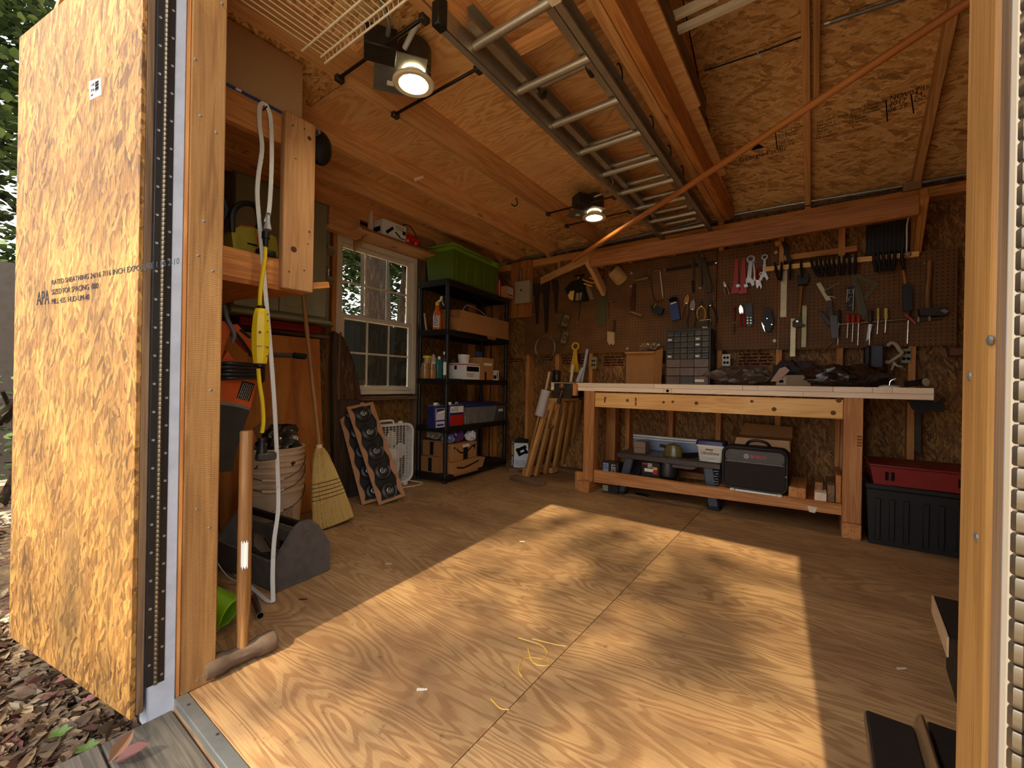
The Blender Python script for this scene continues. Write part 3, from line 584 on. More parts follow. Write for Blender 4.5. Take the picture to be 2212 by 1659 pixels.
# broom
t = thing('broom', 'corn broom with wooden handle leaning against the brown plywood', 'broom', V((-2.38, 1.5, 0)))
ba = FZ(722, 1130, 0.); ba = FX(712, 1145, -2.42); neck = FX(690, 968, -2.46); top = FX(655, 640, -2.60)
obj('handle', B().tube([neck + (neck-top)*.02, top], [.0135, .012], 12), M['handle'], t)
q = (top-neck).normalized(); side = EY - q*EY.dot(q); side.normalize(); dp_ = q.cross(side)
straw = B(); rr = random.Random(3)
bl, br = FX(685, 1146, -2.36), FX(757, 1118, -2.36)
bl.z = max(bl.z, .004); br.z = max(br.z, .004)
def broomrow(s):  # centre and half widths at height fraction s, 0 neck, 1 foot
    cm = neck.lerp((bl+br)/2, s); wl_ = .028 + (.128-.028)*min(1, (s*1.12)**.75); return cm, wl_, .026 + .006*s
def bro(u, v):
    cm, w0, d0 = broomrow(u); a = v*2*math.pi; ax = (br-bl).normalized()*s_mix(u) + side*(1-s_mix(u)); ax.normalize(); ex = q.cross(ax)
    j = 1+.05*math.sin(v*70+u*3)*u
    return cm + ax*(w0*.97*math.cos(a)*j) + ex*(d0*math.sin(a))
s_mix = lambda s: min(1, s*1.1)
strawmat = wood('broom_straw', srgb(216, 184, 112), srgb(184, 148, 80), srgb(126, 96, 48), .7, 0)
hd = obj('straw_head', B().grid(bro, 16, 40), strawmat, t)
for i in range(240):
    a = rr.uniform(-1, 1); s0 = rr.uniform(.05, .3); f = rr.choice((-1, 1)); pts = []
    for s in (s0, (s0+1)/2, 1.0):
        cm, w0, d0 = broomrow(s); ax = ((br-bl).normalized()*s_mix(s) + side*(1-s_mix(s))).normalized(); ex = q.cross(ax)
        pts.append(cm + ax*(w0*a) + ex*(f*(d0*math.sqrt(max(0, 1-a*a))+.001)) + V((0, 0, rr.uniform(0, .012) if s == 1 else 0)))
    pts[-1] = V((pts[-1].x, pts[-1].y, max(pts[-1].z, .002)))
    straw.tube(pts, [.0008, .0012, .0016], 4, cap=False)
so_ = obj('loose_straw', straw, strawmat, hd); so_['kind'] = 'stuff'
bind = B()
for s in (.44, .49, .54, .59, .64):
    pts = []
    for i in range(25):
        a = 2*math.pi*i/24; cm, w0, d0 = broomrow(s); ax = ((br-bl).normalized()*s_mix(s) + side*(1-s_mix(s))).normalized(); ex = q.cross(ax); pts.append(cm + ax*(w0*1.0*math.cos(a)) + ex*((d0+.003)*math.sin(a)))
    bind.tube(pts, .0022, 5)
obj('stitching', bind, paint((66, 32, 26), .6), hd)
wr_ = B()
for i in range(6): wr_.lathe(neck + q*(-.012+i*.006), [(.016, -.003), (.019, 0), (.016, .003)], 12, q)
obj('neck_binding', wr_, M['pale'], t)
# bark slab leaning by the window
t = thing('bark_slab', 'tall dark live-edge slab of wood with bark leaning left of the window', 'wood slab', V((-2.98, 1.85, 0)))
sx_ = -2.93
pts = [FX(x, y, sx_) for x, y in ((714, 716), (728, 724), (740, 745), (752, 770), (762, 800), (768, 830), (772, 855), (766, 890), (768, 960), (772, 1020), (774, 1075), (735, 1092), (726, 1060), (714, 1000), (712, 880), (710, 780))]
for p in pts: p.z = max(p.z, .002)
def bark(name):
    t_ = NT(name); n = t_.noise(t_.gc((3, 30, 7), False), 1., 5, .7, 1.2); c_ = t_.ramp(n, [(.3, srgb(44, 28, 18)), (.5, srgb(92, 64, 42)), (.72, srgb(150, 114, 82))]); t_.bump(n, 1., .03); return t_.done(c_, .9, .2)
m = B().prism(pts, (.05, 0, 0)); m.g = [(p[2], p[1], p[0]) for p in m.v]
obj('heartwood', m, wood('dark_slab', srgb(86, 60, 40), srgb(60, 42, 28), srgb(34, 24, 17), .8, .1), t)
def bk(u, v):
    z = .74+.50*u; e = .012*math.sin(u*23+v*9)+.008*math.sin(u*51); y0_ = 1.77+.02*u; y1_ = 1.965-.17*u**1.6+e
    return V((sx_+.052+.022*math.sin(math.pi*v)*(.6+.4*math.sin(u*17)), y0_+(y1_-y0_)*v, z))
m = B().grid(bk, 24, 10); m.g = [(p[2], p[1], p[0]) for p in m.v]; obj('bark_face', m, bark('bark'), t)
obj('lower_edge', B().prism([(sx_+.055, 1.87, .002), (sx_+.055, 2.02, .002), (sx_+.055, 1.99, .14), (sx_+.055, 1.875, .15)], (.03, 0, 0)), paint((58, 48, 42), .9), t)
# pair of framed black wheel trays
def wheel_tray(name, label, A, Bp, yaw, grp):
    """A, Bp = photo corners of the foot and the head on the tray's left edge, in 3-D; ax along the width"""
    t = thing(name, label, 'tray', A, grp); up = (Bp-A); L_ = up.length; up.normalize(); ax = V((math.cos(yaw), math.sin(yaw), 0)); ax = (ax-up*ax.dot(up)).normalized(); n = ax.cross(up)
    Wd = .205
    def P(a, b, c_=0): return A + ax*a + up*b + n*c_
    edge = lambda b, k: .030 + .009*math.cos(2*math.pi*(b/L_*5)+k)
    fr = B(); N_ = 40; lpts = [P(0, 0)] + [P(0, L_)] + [P(edge(L_*(1-i/N_), math.pi), L_*(1-i/N_)) for i in range(N_+1)]
    rpts = [P(Wd, 0), P(Wd, L_)] + [P(Wd-edge(L_*(1-i/N_), math.pi), L_*(1-i/N_)) for i in range(N_+1)]
    fr.prism(lpts, n*.008).prism(rpts, n*.008)
    for b in (0, L_-.022): fr.obox(P(Wd/2, b+.011, .0035), ax, up, n, (Wd/2-.02, .011, .0034))
    obj('frame', fr, paint((176, 128, 92), .75, 0, .2, .1), t)
    hl = B()
    for i in range(5):
        for a in (.014, Wd-.014):
            for d in (-.010, .010): hl.lathe(P(a, L_*(i+.5)/5+d+L_*.1*(1 if i < 4 else -1), .008), [(.003, 0), (.002, .0006), (0, .0006)], 6, n)
    obj('pin_hole', hl, M['ink'], t)['kind'] = 'stuff'
    obj('backing', B().obox(P(Wd/2, L_/2, -.010), ax, up, n, (Wd/2-.006, L_/2-.004, .006)), M['black'], t)
    for i in range(5):
        cc = P(Wd/2, L_*(i+.5)/5, -.004); w_ = obj('wheel', B().lathe(cc, [(.0, .0), (.064, 0), (.066, .006), (.060, .012), (.05, .009), (.034, .016), (.026, .012), (.0, .012)], 24, n), M['blackp'], t)
        obj('spoke', B().prism([cc + ax*(.012*math.cos(a)) + up*(.012*math.sin(a)) + n*.0165 for a in (.3, 1.3)] + [cc + ax*.05 + up*.045 + n*.018, cc + ax*.058 + up*.03 + n*.018], -n*.004), M['darkmetal'], w_)
        hub = B().lathe(cc + n*.0125, [(.017, 0), (.019, .003), (.0145, .004), (.0135, .001)], 16, n, cap=False)
        for k in range(3): a = k*2*math.pi/3+.5; hub.obox(cc + n*.014 + ax*(.006*math.cos(a)) + up*(.006*math.sin(a)), ax*math.cos(a)+up*math.sin(a), up*math.cos(a)-ax*math.sin(a), n, (.006, .0016, .0015))
        obj('hub_badge', hub, paint((196, 192, 186), .4, .4), w_)
A2 = FZ(818, 1092, .002); B2 = FX(748, 880, -2.86); A1 = FZ(790, 1094, .002); B1 = FX(734, 878, -2.89)
wheel_tray('wheel_tray', 'front tan-framed tray of five black wheels leaning on the bark slab', A2, B2, math.radians(72), 'trays of black wheels')
A1 = A1 + V((-.045, .0, 0)); 
wheel_tray('wheel_tray', 'rear tan-framed tray of black wheels half hidden behind its twin', A1, B1 + V((-.045, 0, 0)), math.radians(72), 'trays of black wheels')
# box fan
t = thing('box_fan', 'white square box fan standing on the floor under the window', 'fan', V((-2.84, 2.27, 0)))
fy0, fy1, fz0, fz1, fx = 2.04, 2.485, .03, .525, -2.85
def rrect(x, y0, y1, z0, z1, r, n=6):
    out = []
    for cy, cz, a0 in ((y1-r, z1-r, 0), (y0+r, z1-r, math.pi/2), (y0+r, z0+r, math.pi), (y1-r, z0+r, 3*math.pi/2)): out += [V((x, cy+r*math.cos(a0+i*math.pi/2/n), cz+r*math.sin(a0+i*math.pi/2/n))) for i in range(n+1)]
    return out
def loop(mb, ring, r, n=6, flat_=1.): return mb.tube(ring + [ring[0]], r, n, flat_, cap=False)
wht = M['white']
ho = B(); ra, rb_ = rrect(fx, fy0, fy1, fz0, fz1, .07), rrect(fx-.11, fy0, fy1, fz0, fz1, .07); n_ = len(ra)
ho.add(ra + rb_, [(i, (i+1) % n_, n_+(i+1) % n_, n_+i) for i in range(n_)])
ri = rrect(fx, fy0+.014, fy1-.014, fz0+.014, fz1-.014, .06); ho.add(ra + ri, [(i, n_+i, n_+(i+1) % n_, (i+1) % n_) for i in range(n_)])
loop(ho, ra, .006); obj('housing', ho, wht, t)
gr = B(); cy, cz = (fy0+fy1)/2, (fz0+fz1)/2
for i in range(1, 26):
    z = fz0+.014+(fz1-fz0-.028)*i/26; d = .05 if (z < fz0+.07 or z > fz1-.07) else .012; gr.obox((fx-.002, cy, z), EX, EY, EZ, (.0012, (fy1-fy0)/2-d, .0014))
for i in range(1, 12):
    y = fy0+.014+(fy1-fy0-.028)*i/12; gr.obox((fx, y, cz), EX, EY, EZ, (.0014, .0018, (fz1-fz0)/2-.014))
g_ = obj('front_grille', gr, wht, t); g_['kind'] = 'stuff'
lo = B()
for r in (.06, .055): loop(lo, [V((fx+.001, cy+r*math.cos(a), cz+r*math.sin(a))) for a in [2*math.pi*i/24 for i in range(24)]], .002)
lo.lathe((fx-.002, cy, cz), [(.05, 0), (.044, .005), (.0, .006)], 24, EX); obj('hub_cap', lo, wht, t)
bd = paint((238, 226, 206), .4, 0, .5, .03)
for k in range(5):
    a = math.radians(75+72*k); u_ = V((0, math.cos(a), math.sin(a))); v_ = V((0, -math.sin(a), math.cos(a)))
    def bl_(s, r_): l = .045+.145*s; w0 = .04+.035*math.sin(math.pi*s**.8); return V((fx-.055, cy, cz)) + u_*l + v_*((r_-.5)*2*w0) + EX*((r_-.5)*.05*(1-.4*s))
    m = B().grid(bl_, 8, 6); obj('blade', m, bd, t)
obj('motor', B().cyl((fx-.09, cy, cz), (fx-.035, cy, cz), .05, n=20), bd, t)
obj('rear_panel', B().box((fx-.112, fy0+.03, fz0+.03), (fx-.108, fy1-.03, fz1-.03)), paint((110, 100, 88), .7), t)
obj('carry_handle', B().tube(smooth([V((fx-.05, cy-.10, fz1)), V((fx-.05, cy-.09, fz1+.025)), V((fx-.05, cy, fz1+.03)), V((fx-.05, cy+.04, fz1+.025)), V((fx-.05, cy+.05, fz1))], 4), .009, 8), wht, t)
obj('speed_knob', B().lathe((fx-.05, cy+.12, fz1), [(.022, 0), (.02, .014), (.016, .02), (0, .02)], 14), wht, t)
for y in (fy0+.08, fy1-.08): obj('foot', B().box((fx-.13, y-.02, 0), (fx+.015, y+.02, .031), .006), wht, t)
obj('power_cord', B().tube(smooth([V((fx-.05, fy1-.05, .03)), V((fx+.05, fy1+.06, .005)), V((fx+.10, fy1-.02, .004)), V((fx+.06, fy1-.18, .004))], 6), .004, 6), M['cream'], t)
# stacked buckets
BK = V((-2.32, 1.075, 0)); 
def bucket(z, label, cut):
    t = thing('bucket', label, 'bucket', BK + V((0, 0, z)), 'buckets nested in one stack')
    bm_ = paint((186, 158, 128), .5, 0, .4, .12)
    obj('shell', B().lathe(BK + V((0, 0, z)), [(.0, .0), (.118, 0), (.122, .004), (.139, .30), (.146, .302), (.146, .309), (.140, .311), (.142, .335), (.148, .337), (.148, .343), (.143, .345), (.144, .36), (.149, .362), (.149, .37), (.138, .37), (.134, .2), (.118, .01), (0, .01)], 36), bm_, t)
    hd_ = arc(BK + V((0, 0, z+.318)), .152, V((.75, -.66, 0)).normalized()*-1, V((.5, .6, -1)).normalized(), 0, math.pi, 20)
    fro = V((.91, -.42, 0)).normalized(); sid = V((.42, .91, 0))
    pts = [BK + V((0, 0, z+.318)) + sid.normalized()*(.15*math.cos(a)) + (fro*.156)*math.sin(a)**.6 + V((0, 0, -.10*math.sin(a)**1.0)) for a in [math.pi*i/20 for i in range(21)]]
    obj('bail', B().tube(pts, .0025, 6), M['darkmetal'], t); mid = pts[9:12]; obj('grip', B().tube([pts[8], pts[10], pts[12]], .0075, 8), bm_, t)
    return t
bt = bucket(.002, 'tan plastic bucket with printed warnings, lowest of the nested stack', 0)
bucket(.105, 'tan plastic bucket nested in the middle of the stack', .2); bucket(.16, 'topmost tan plastic bucket holding a dark bag', .3)
pr = B(); r0 = random.Random(9)
for i in range(22):
    z = .03+i*.0092
    if i in (6, 13): continue
    a = -.45
    R_ = .1205+.017*(z/.30)+.0016
    while a < .34:
        l = r0.uniform(.02, .08); b_ = min(a+l, .34); c0 = BK + V((R_*math.cos(a), R_*math.sin(a), z)); c1 = BK + V((R_*math.cos(b_), R_*math.sin(b_), z)); u_ = (c1-c0); 
        if u_.length > .001: pr.obox((c0+c1)/2, u_.normalized(), EZ, u_.normalized().cross(EZ), (u_.length/2, .0022, .0004))
        a = b_+.022
obj('printed_warning', pr, paint((72, 52, 42), .8), bt)
t = thing('dark_bag', 'crumpled dark plastic bag stuffed in the top bucket', 'bag', BK + V((0, 0, .44)))
rb = random.Random(5)
def bag(u, v):
    a = 2*math.pi*v; z = u; R_ = .125*(1-.55*u)*(1+.16*math.sin(5*a+9*u)+.10*math.sin(11*a-14*u)); return BK + V((R_*math.cos(a)+.02*u, R_*math.sin(a)+.035*u, .44+.20*u))
obj('bag_skin', B().grid(bag, 14, 40), paint((48, 38, 30), .25, 0, .6, .3), t)
obj('bag_fold', B().prism([BK + V(p) for p in ((.02, -.03, .50), (.05, .0, .645), (.04, .09, .60), (.03, .12, .50))], (.012, .002, 0)), paint((70, 54, 42), .3, 0, .6, .3), t)
obj('cord_scrap', B().tube(smooth([BK + V(p) for p in ((.06, .07, .53), (.07, .09, .57), (.075, .06, .585), (.08, .05, .56))], 4), .003, 6), M['cream'], t)
one('cardboard_flap', 'brown cardboard flap standing behind the dark bag in the bucket', 'cardboard', B().prism([FX(x, y, -2.42) for x, y in ((548, 925), (600, 890), (604, 950), (560, 962))], (-.006, 0, 0)), M['card2'])
# open wooden toolbox
def toolbox():
    w0 = .19; t = thing('toolbox', 'open dark wooden toolbox with round handle beside the sledgehammer', 'toolbox', V((-1.98, .95, 0)))
    gm = paint((92, 84, 78), .8, 0, .3, .3); f0 = FZ(592, 1283, 0); f1 = FZ(712, 1232, 0); u = (f1-f0); Lb = u.length; u.normalize(); n = V((-u.y, u.x, 0)); n = n if n.x < 0 else -n
    u, n = u, n
    ln = .47
    def end(o, name):
        P = lambda a, z: o + u*a + EZ*z
        pr_ = obj(name, B().prism([P(0, .002), P(Lb, .002), P(Lb, .13), P(Lb*.78, .225), P(Lb*.62, .262), P(Lb*.45, .262), P(Lb*.36, .25), P(0, .13)], n*.018), gm, t); return pr_
    e = end(f0, 'end_board'); end(f0 + n*(ln-.018), 'end_board')
    cen = f0 + u*(Lb*.55) + EZ*.235
    obj('dowel_end', B().lathe(cen - n*.0, [(.016, -.003), (.014, -.005), (0, -.005)][::-1], 14, n), gm, e)
    obj('handle', B().cyl(cen + n*.019, cen + n*(ln-.02), .017, n=14), M['darkmetal'], t)
    for a in (.006, Lb-.006): obj('side_board', B().bar(f0 + u*a + n*.019 + EZ*.065, f0 + u*a + n*(ln-.019) + EZ*.065, .011, .12, EZ, .002), gm, t)
    obj('floor_board', B().bar(f0 + u*Lb/2 + n*.019 + EZ*.012, f0 + u*Lb/2 + n*(ln-.019) + EZ*.012, Lb-.03, .014, EZ), gm, t)
    obj('tool_tray', B().bar(f0 + u*Lb*.66 + n*.02 + EZ*.16, f0 + u*Lb*.66 + n*(ln-.02) + EZ*.16, Lb*.4, .012, EZ).bar(f0 + u*Lb*.46 + n*.02 + EZ*.18, f0 + u*Lb*.46 + n*(ln-.02) + EZ*.18, .008, .05, EZ), gm, t)
    b0 = f0 + n*.1 + u*Lb*.3 + EZ*.022
    one('pry_bar', 'flat steel pry bar lying in the wooden toolbox', 'pry bar', B().tube(smooth([b0 + n*.0 + EZ*.02, b0 + n*.15 + EZ*.06, b0 + n*.28 + EZ*.10], 4), .010, 6, .5), M['iron'])
    one('rasp', 'grey steel rasp lying on the tray of the toolbox', 'rasp', B().bar(f0 + u*Lb*.62 + n*.05 + EZ*.171, f0 + u*Lb*.58 + n*.33 + EZ*.171, .03, .008, EZ, .002), M['galv'])
    one('block_plane', 'small rusty block plane in the wooden toolbox', 'plane', B().obox(f0 + u*Lb*.3 + n*.32 + EZ*.05, n, u, EZ, (.07, .022, .028), .006), M['rust'])
    one('trowel', 'grey trowel standing in the front of the toolbox', 'trowel', B().prism([f0 + u*.05 + n*.06 + EZ*.03, f0 + u*.10 + n*.06 + EZ*.03, f0 + u*.08 + n*.16 + EZ*.14], (.001, .003, 0)).cyl(f0 + u*.08 + n*.15 + EZ*.13, f0 + u*.09 + n*.22 + EZ*.16, .01, n=8), M['iron'])
toolbox()
# sledgehammer
t = thing('sledgehammer', 'sledgehammer with worn wooden handle standing on its rusty head', 'hammer', V((-1.5, .6, 0)))
hx = FZ(470, 1437, .03); h1 = FZ(594, 1372, .045); ha = FX(525, 1388, hx.x*.5+h1.x*.5)
hc = (hx+h1)/2; hdv = (h1-hx).normalized(); hdv.z = 0; hdv.normalize(); hs = .030
he = h1; hb_ = he - hdv*.20
prof = [(.0, 0), (.024, 0), (.030, .004), (.032, .012), (.032, .05), (.026, .065), (.027, .10), (.026, .135), (.032, .15), (.032, .188), (.030, .196), (.024, .2), (0, .2)]
base = V((hb_.x, hb_.y, .033))
obj('head', B().lathe(base, prof, 10, hdv), M['rust'], t)
hm = FZ(528, 1398, .05); hm = base + hdv*.105
topz = FX(530, 930, hm.x-.03); topz = V((hm.x-.02, topz.y, topz.z))
ht = obj('handle', B().tube([hm + EZ*.02, hm + EZ*.05, hm.lerp(topz, .25), hm.lerp(topz, .6), topz - EZ*.004, topz], [.017, .0165, .0205, .0195, .0195, .017], 16, .8, up=(0, 1, 0)), M['handle'], t)
lq = hm.lerp(topz, .47)
obj('paper_remnant', B().grid(lambda u, v: hm.lerp(topz, .39+.115*u+.01*math.sin(v*19)) + V((.0203*math.cos(-1.0+1.15*v), .0172*math.sin(-1.0+1.15*v), 0)), 6, 8), M['paper'], ht)
# green scoop tube, steel pipe, red can, loose bits
gp, gq = FZ(497, 1325, .05), V((-1.86, .53, .16))
t = thing('green_scoop', 'lime green rolled plastic scoop lying behind the door post', 'scoop', V((gp.x, gp.y, 0)))
gq = gp + V((-.16, -.10, .09))
def gs(u, v):
    a = 2*math.pi*v; d = (gq-gp); ax = d.normalized(); s_ = ax.cross(EZ).normalized(); w_ = s_.cross(ax); R_ = (.050-.012*u)*(1+.12*math.sin(3*a+.8)*(1-u)); p = gp + d*u + s_*(R_*math.cos(a)) + w_*(R_*1.25*math.sin(a)); p.z = max(p.z, .003); return p
mg = bpy.data.materials; obj('scoop_shell', B().grid(gs, 10, 28), paint((128, 176, 20), .4), t)
obj('rolled_rim', B().tube([gs(0, i/28) for i in range(29)], .0035, 6), paint((150, 200, 30), .35), t)
pA, pB = FZ(562, 1330, .014), FZ(535, 1262, .02)
one('steel_pipe', 'short chrome steel pipe lying on the floor behind the sledgehammer', 'pipe', B().lathe(pA, [(.0105, 0), (.0135, 0), (.0135, .16), (.0105, .16), (.0105, 0)], 16, (pB-pA)), M['steel'])
t = thing('fuel_can', 'red plastic fuel can standing behind the leaf blower nozzle', 'can', V((-2.42, .74, 0)))
obj('can_body', B().obox((-2.42, .74, .19), EX, EY, EZ, (.09, .075, .19), .03), paint((190, 46, 30), .4), t); obj('spout', B().tube([(-2.42, .72, .37), (-2.40, .76, .43), (-2.36, .80, .46)], .014, 8), M['black'], t); obj('cap', B().cyl((-2.45, .70, .37), (-2.45, .70, .40), .022), M['black'], t)
one('wire_scrap', 'bent grey wire lying in the dark front corner', 'wire', B().tube(smooth([V((-1.95, .60, .30)), V((-2.1, .68, .42)), V((-2.14, .66, .30)), V((-2.05, .75, .06)), V((-2.0, .80, .004))], 5), .003, 5), M['galv'])
one('canvas_tarp', 'dark folded tarp heaped in the front corner behind the sledgehammer', 'tarp', B().grid(lambda u, v: V((-2.72+.42*u, .53+.30*v, .002+.22*math.sin(math.pi*min(1, .15+.8*u))*math.sin(math.pi*(.2+.6*v))*(1+.2*math.sin(9*u+7*v)))), 14, 12), paint((40, 38, 36), .9))
# shelf above the window
t = thing('window_shelf', 'narrow wooden shelf board on the wall above the window', 'shelf', V((-2.95, 2.3, 2.04)))
zs = FX(804, 500, -2.83).z
obj('board', B().box((XL, 1.90, zs-.016), (-2.83, 2.80, zs+.002), .003), M['joist'], t); obj('front_strip', B().box((-2.829, 1.93, zs-.012), (-2.815, 2.76, zs+.004), .002), M['red'] if 0 else paint((150, 96, 60), .4), t)
obj('bracket', B().prism([(XL, 2.0, zs-.017), (XL+.19, 2.0, zs-.017), (XL, 2.0, zs-.12)], (0, .02, 0)), M['joist'], t)
W = lambda x, y, X=-2.9: FX(x, y, X)
one('wood_offcut', 'orange brown wooden block on the shelf above window, next to cabinet', 'wood block', B().box((-3.0, 1.72, zs-.02), (-2.93, 1.98, zs+.13), .003).box((-3.0, 1.70, zs-.045), (-2.93, 1.99, zs-.022)), M['joist'])
one('white_wedge', 'narrow white plastic wedge standing on the shelf above window', 'wedge', B().prism([(-2.9, 2.02, zs+.003), (-2.9, 2.07, zs+.003), (-2.9, 2.052, zs+.185), (-2.9, 2.04, zs+.185)], (.02, 0, 0)), M['cream'])
t = thing('printed_box', 'white cardboard box printed with black tool pictures on shelf above window', 'box', V((-2.92, 2.3, zs)))
obj('carton', B().box((-3.0, 2.13, zs+.003), (-2.85, 2.37, zs+.145), .003), M['paper'], t)
pb_ = B().box((-2.8505, 2.33, zs+.07), (-2.8493, 2.362, zs+.10)).box((-2.8505, 2.30, zs+.03), (-2.8493, 2.36, zs+.038)); pb_.obox((-2.8495, 2.20, zs+.07), EX, V((0, .7, .6)).normalized(), V((0, -.6, .7)).normalized(), (.0006, .045, .012)); pb_.obox((-2.93, 2.1295, zs+.07), EX, EY, EZ, (.05, .0006, .02)); pb_.obox((-2.8495, 2.28, zs+.055), EX, V((0, .8, -.5)).normalized(), V((0, .5, .8)).normalized(), (.0006, .03, .006))
obj('printed_picture', txt_lines(pb_, (-2.8492, 2.26, zs+.125), EY, EZ, .09, 4, .010, .004), M['ink'], t)
t = thing('red_pouch', 'glossy red packet slumped on the shelf above window', 'packet', V((-2.88, 2.45, zs)))
obj('packet', B().obox((-2.89, 2.455, zs+.055), EX, EY, EZ, (.04, .072, .05), .02).obox((-2.88, 2.49, zs+.045), EX, EY, EZ, (.045, .03, .04), .015), paint((206, 44, 22), .25, 0, .6, .15), t)
obj('wire_loop', B().tube(smooth([V((-2.93, 2.42, zs+.10)), V((-2.93, 2.40, zs+.19)), V((-2.93, 2.48, zs+.20)), V((-2.92, 2.54, zs+.12)), V((-2.92, 2.53, zs+.05))], 5), .004, 6), M['black'], t)
one('brown_panel', 'brown cardboard sheet standing on the right end of window shelf', 'cardboard', B().box((-2.93, 2.55, zs+.003), (-2.92, 2.775, zs+.15), .001), M['card2'])
one('conduit_pipe', 'thin grey pipe running along the top of left wall above window', 'pipe', B().cyl((-3.0, 1.2, 2.235), (-3.0, 3.6, 2.235), .009, n=8), M['galv'])
# ================================================================ black shelving in the back left corner
SA = V((-2.60, 2.63, 0)); su = V((-.089, .996, 0)).normalized(); sn = V((-su.y, su.x, 0)); SWd, SDp = 1.015, .352
def SP(a, b, z): return SA + su*a + sn*b + EZ*z
def SF(x, y, b=0.):
    d = ray(x, y); o = SP(0, b, 0)-V((0, 0, H)); return V((0, 0, H)) + d*(o.dot(sn)/d.dot(sn))
def sa(x, y, b=0.): return (SF(x, y, b)-SA).dot(su)
def sbox(a0, a1, b0, b1, z0, z1, bev=.003): return B().obox(SP((a0+a1)/2, (b0+b1)/2, (z0+z1)/2), su, sn, EZ, ((a1-a0)/2, (b1-b0)/2, (z1-z0)/2), bev)
t = thing('shelving_unit', 'black plastic shelving unit with five shelves in the back left corner', 'shelving', SP(SWd/2, SDp/2, 0))
SZ = (.075, .49, .91, 1.34, 1.775)
blk = paint((26, 22, 21), .45, 0, .5, .08)
for a in (.02, SWd-.02):
    for b in (.02, SDp-.02):
        p = obj('post', (lambda m: [m.lathe(SP(a, b, z0), [(.019, 0), (.019, z1-z0-.02), (.0225, z1-z0-.018), (.0225, z1-z0)], 12) for z0, z1 in zip((.0,)+SZ[:-1], SZ)] and m)(B()), blk, t)
for z in SZ:
    m = B()
    for b in (.008, SDp-.008): m.obox(SP(SWd/2, b, z-.02), su, sn, EZ, (SWd/2, .008, .026), .004)
    for a in (.008, SWd-.008): m.obox(SP(a, SDp/2, z-.02), su, sn, EZ, (.008, SDp/2, .026), .004)
    for i in range(14): m.obox(SP(.06+i*(SWd-.12)/13, SDp/2, z-.004), su, sn, EZ, (.020, SDp/2-.014, .004))
    for b in (.09, .18, .27): m.obox(SP(SWd/2, b, z-.012), su, sn, EZ, (SWd/2-.02, .006, .008))
    obj('shelf', m, blk, t)
# top shelf
zt_ = SZ[4]+.007
t = thing('storage_tote', 'green plastic storage tote on top of the black shelving', 'tote', SP(.4, .18, zt_))
a1, b0 = sa(1066, 600, .03), .03; a0 = sa(1010, 590, .03); zr_ = SF(1015, 516, .02).z
a0 = .10; a1 = .80; zr_ = 2.10
def tote(k, z, ex=0): # rim grows with height
    return [SP(a0-.02*k-ex, .03-.012*k-ex, z), SP(a1+.02*k+ex, .03-.012*k-ex, z), SP(a1+.02*k+ex, SDp-.03+.02*k+ex, z), SP(a0-.02*k-ex, SDp-.03+.02*k+ex, z)]
m = B(); r0, r1 = tote(0, zt_), tote(1, zr_-.02); m.add(r0+r1, [(3, 2, 1, 0)] + [(i, (i+1) % 4, 4+(i+1) % 4, 4+i) for i in range(4)])
obj('body', m, M['green'], t)
m = B(); q0, q1 = tote(1, zr_-.045, .004), tote(1, zr_-.02, .012); m.add(q0+q1, [(i, (i+1) % 4, 4+(i+1) % 4, 4+i) for i in range(4)])
for p, q_ in zip(q1, q1[1:]+q1[:1]): m.tube([p, q_], .007, 6)
obj('rim', m, paint((118, 152, 40), .4), t)
m = B()
for i in range(5): m.obox(SP(a0+.06+i*(a1-a0-.12)/4, .024, (zt_+zr_)/2-.02), su, (sn-EZ*.04).normalized(), EZ, (.03, .004, (zr_-zt_)/2-.05), .003)
rb2 = obj('panel_rib', m, M['green'], t); rb2['kind'] = 'stuff'
obj('lid', B().obox(SP((a0+a1)/2, SDp/2, zr_+.004), su, sn, EZ, ((a1-a0)/2+.035, SDp/2-.0, .012), .006).obox(SP((a0+a1)/2, SDp/2, zr_+.018), su, sn, EZ, ((a1-a0)/2-.02, SDp/2-.05, .010), .006), paint((118, 152, 40), .4), t)
obj('latch', B().obox(SP(a1-.09, -.002, zr_-.02), su, sn, EZ, (.045, .006, .022), .003), paint((150, 180, 70), .4), t)
for i, (cl_, w_, nm) in enumerate((((190, 40, 30), .014, 'red book standing nearest the green tote on top shelf'), ((206, 190, 170), .012, 'pale book standing between red books on the top shelf'), ((150, 26, 26), .016, 'dark red book standing farthest from the green tote on top shelf'))):
    a = .838+i*.019; one('book', nm, 'book', sbox(a, a+w_, .03, .22, zt_, zt_+.19-.015*i), paint(cl_, .5), 'books beside the green tote')
t = thing('labelled_box', 'small cardboard box with white and red label on right end of the top shelf', 'box', SP(.95, .04, zt_))
obj('carton', sbox(.90, 1.03, -.04, .12, zt_, zt_+.12), M['card'], t)
lb = obj('label', sbox(.915, 1.015, -.0412, -.0402, zt_+.012, zt_+.108, 0), M['paper'], t); obj('red_band', sbox(.920, 1.010, -.0418, -.0413, zt_+.018, zt_+.040, 0), M['red'], lb)
obj('small_print', txt_lines(B(), SP(.923, -.0418, zt_+.098), su, EZ, .08, 4, .013, .005, seed=2), M['ink'], lb)
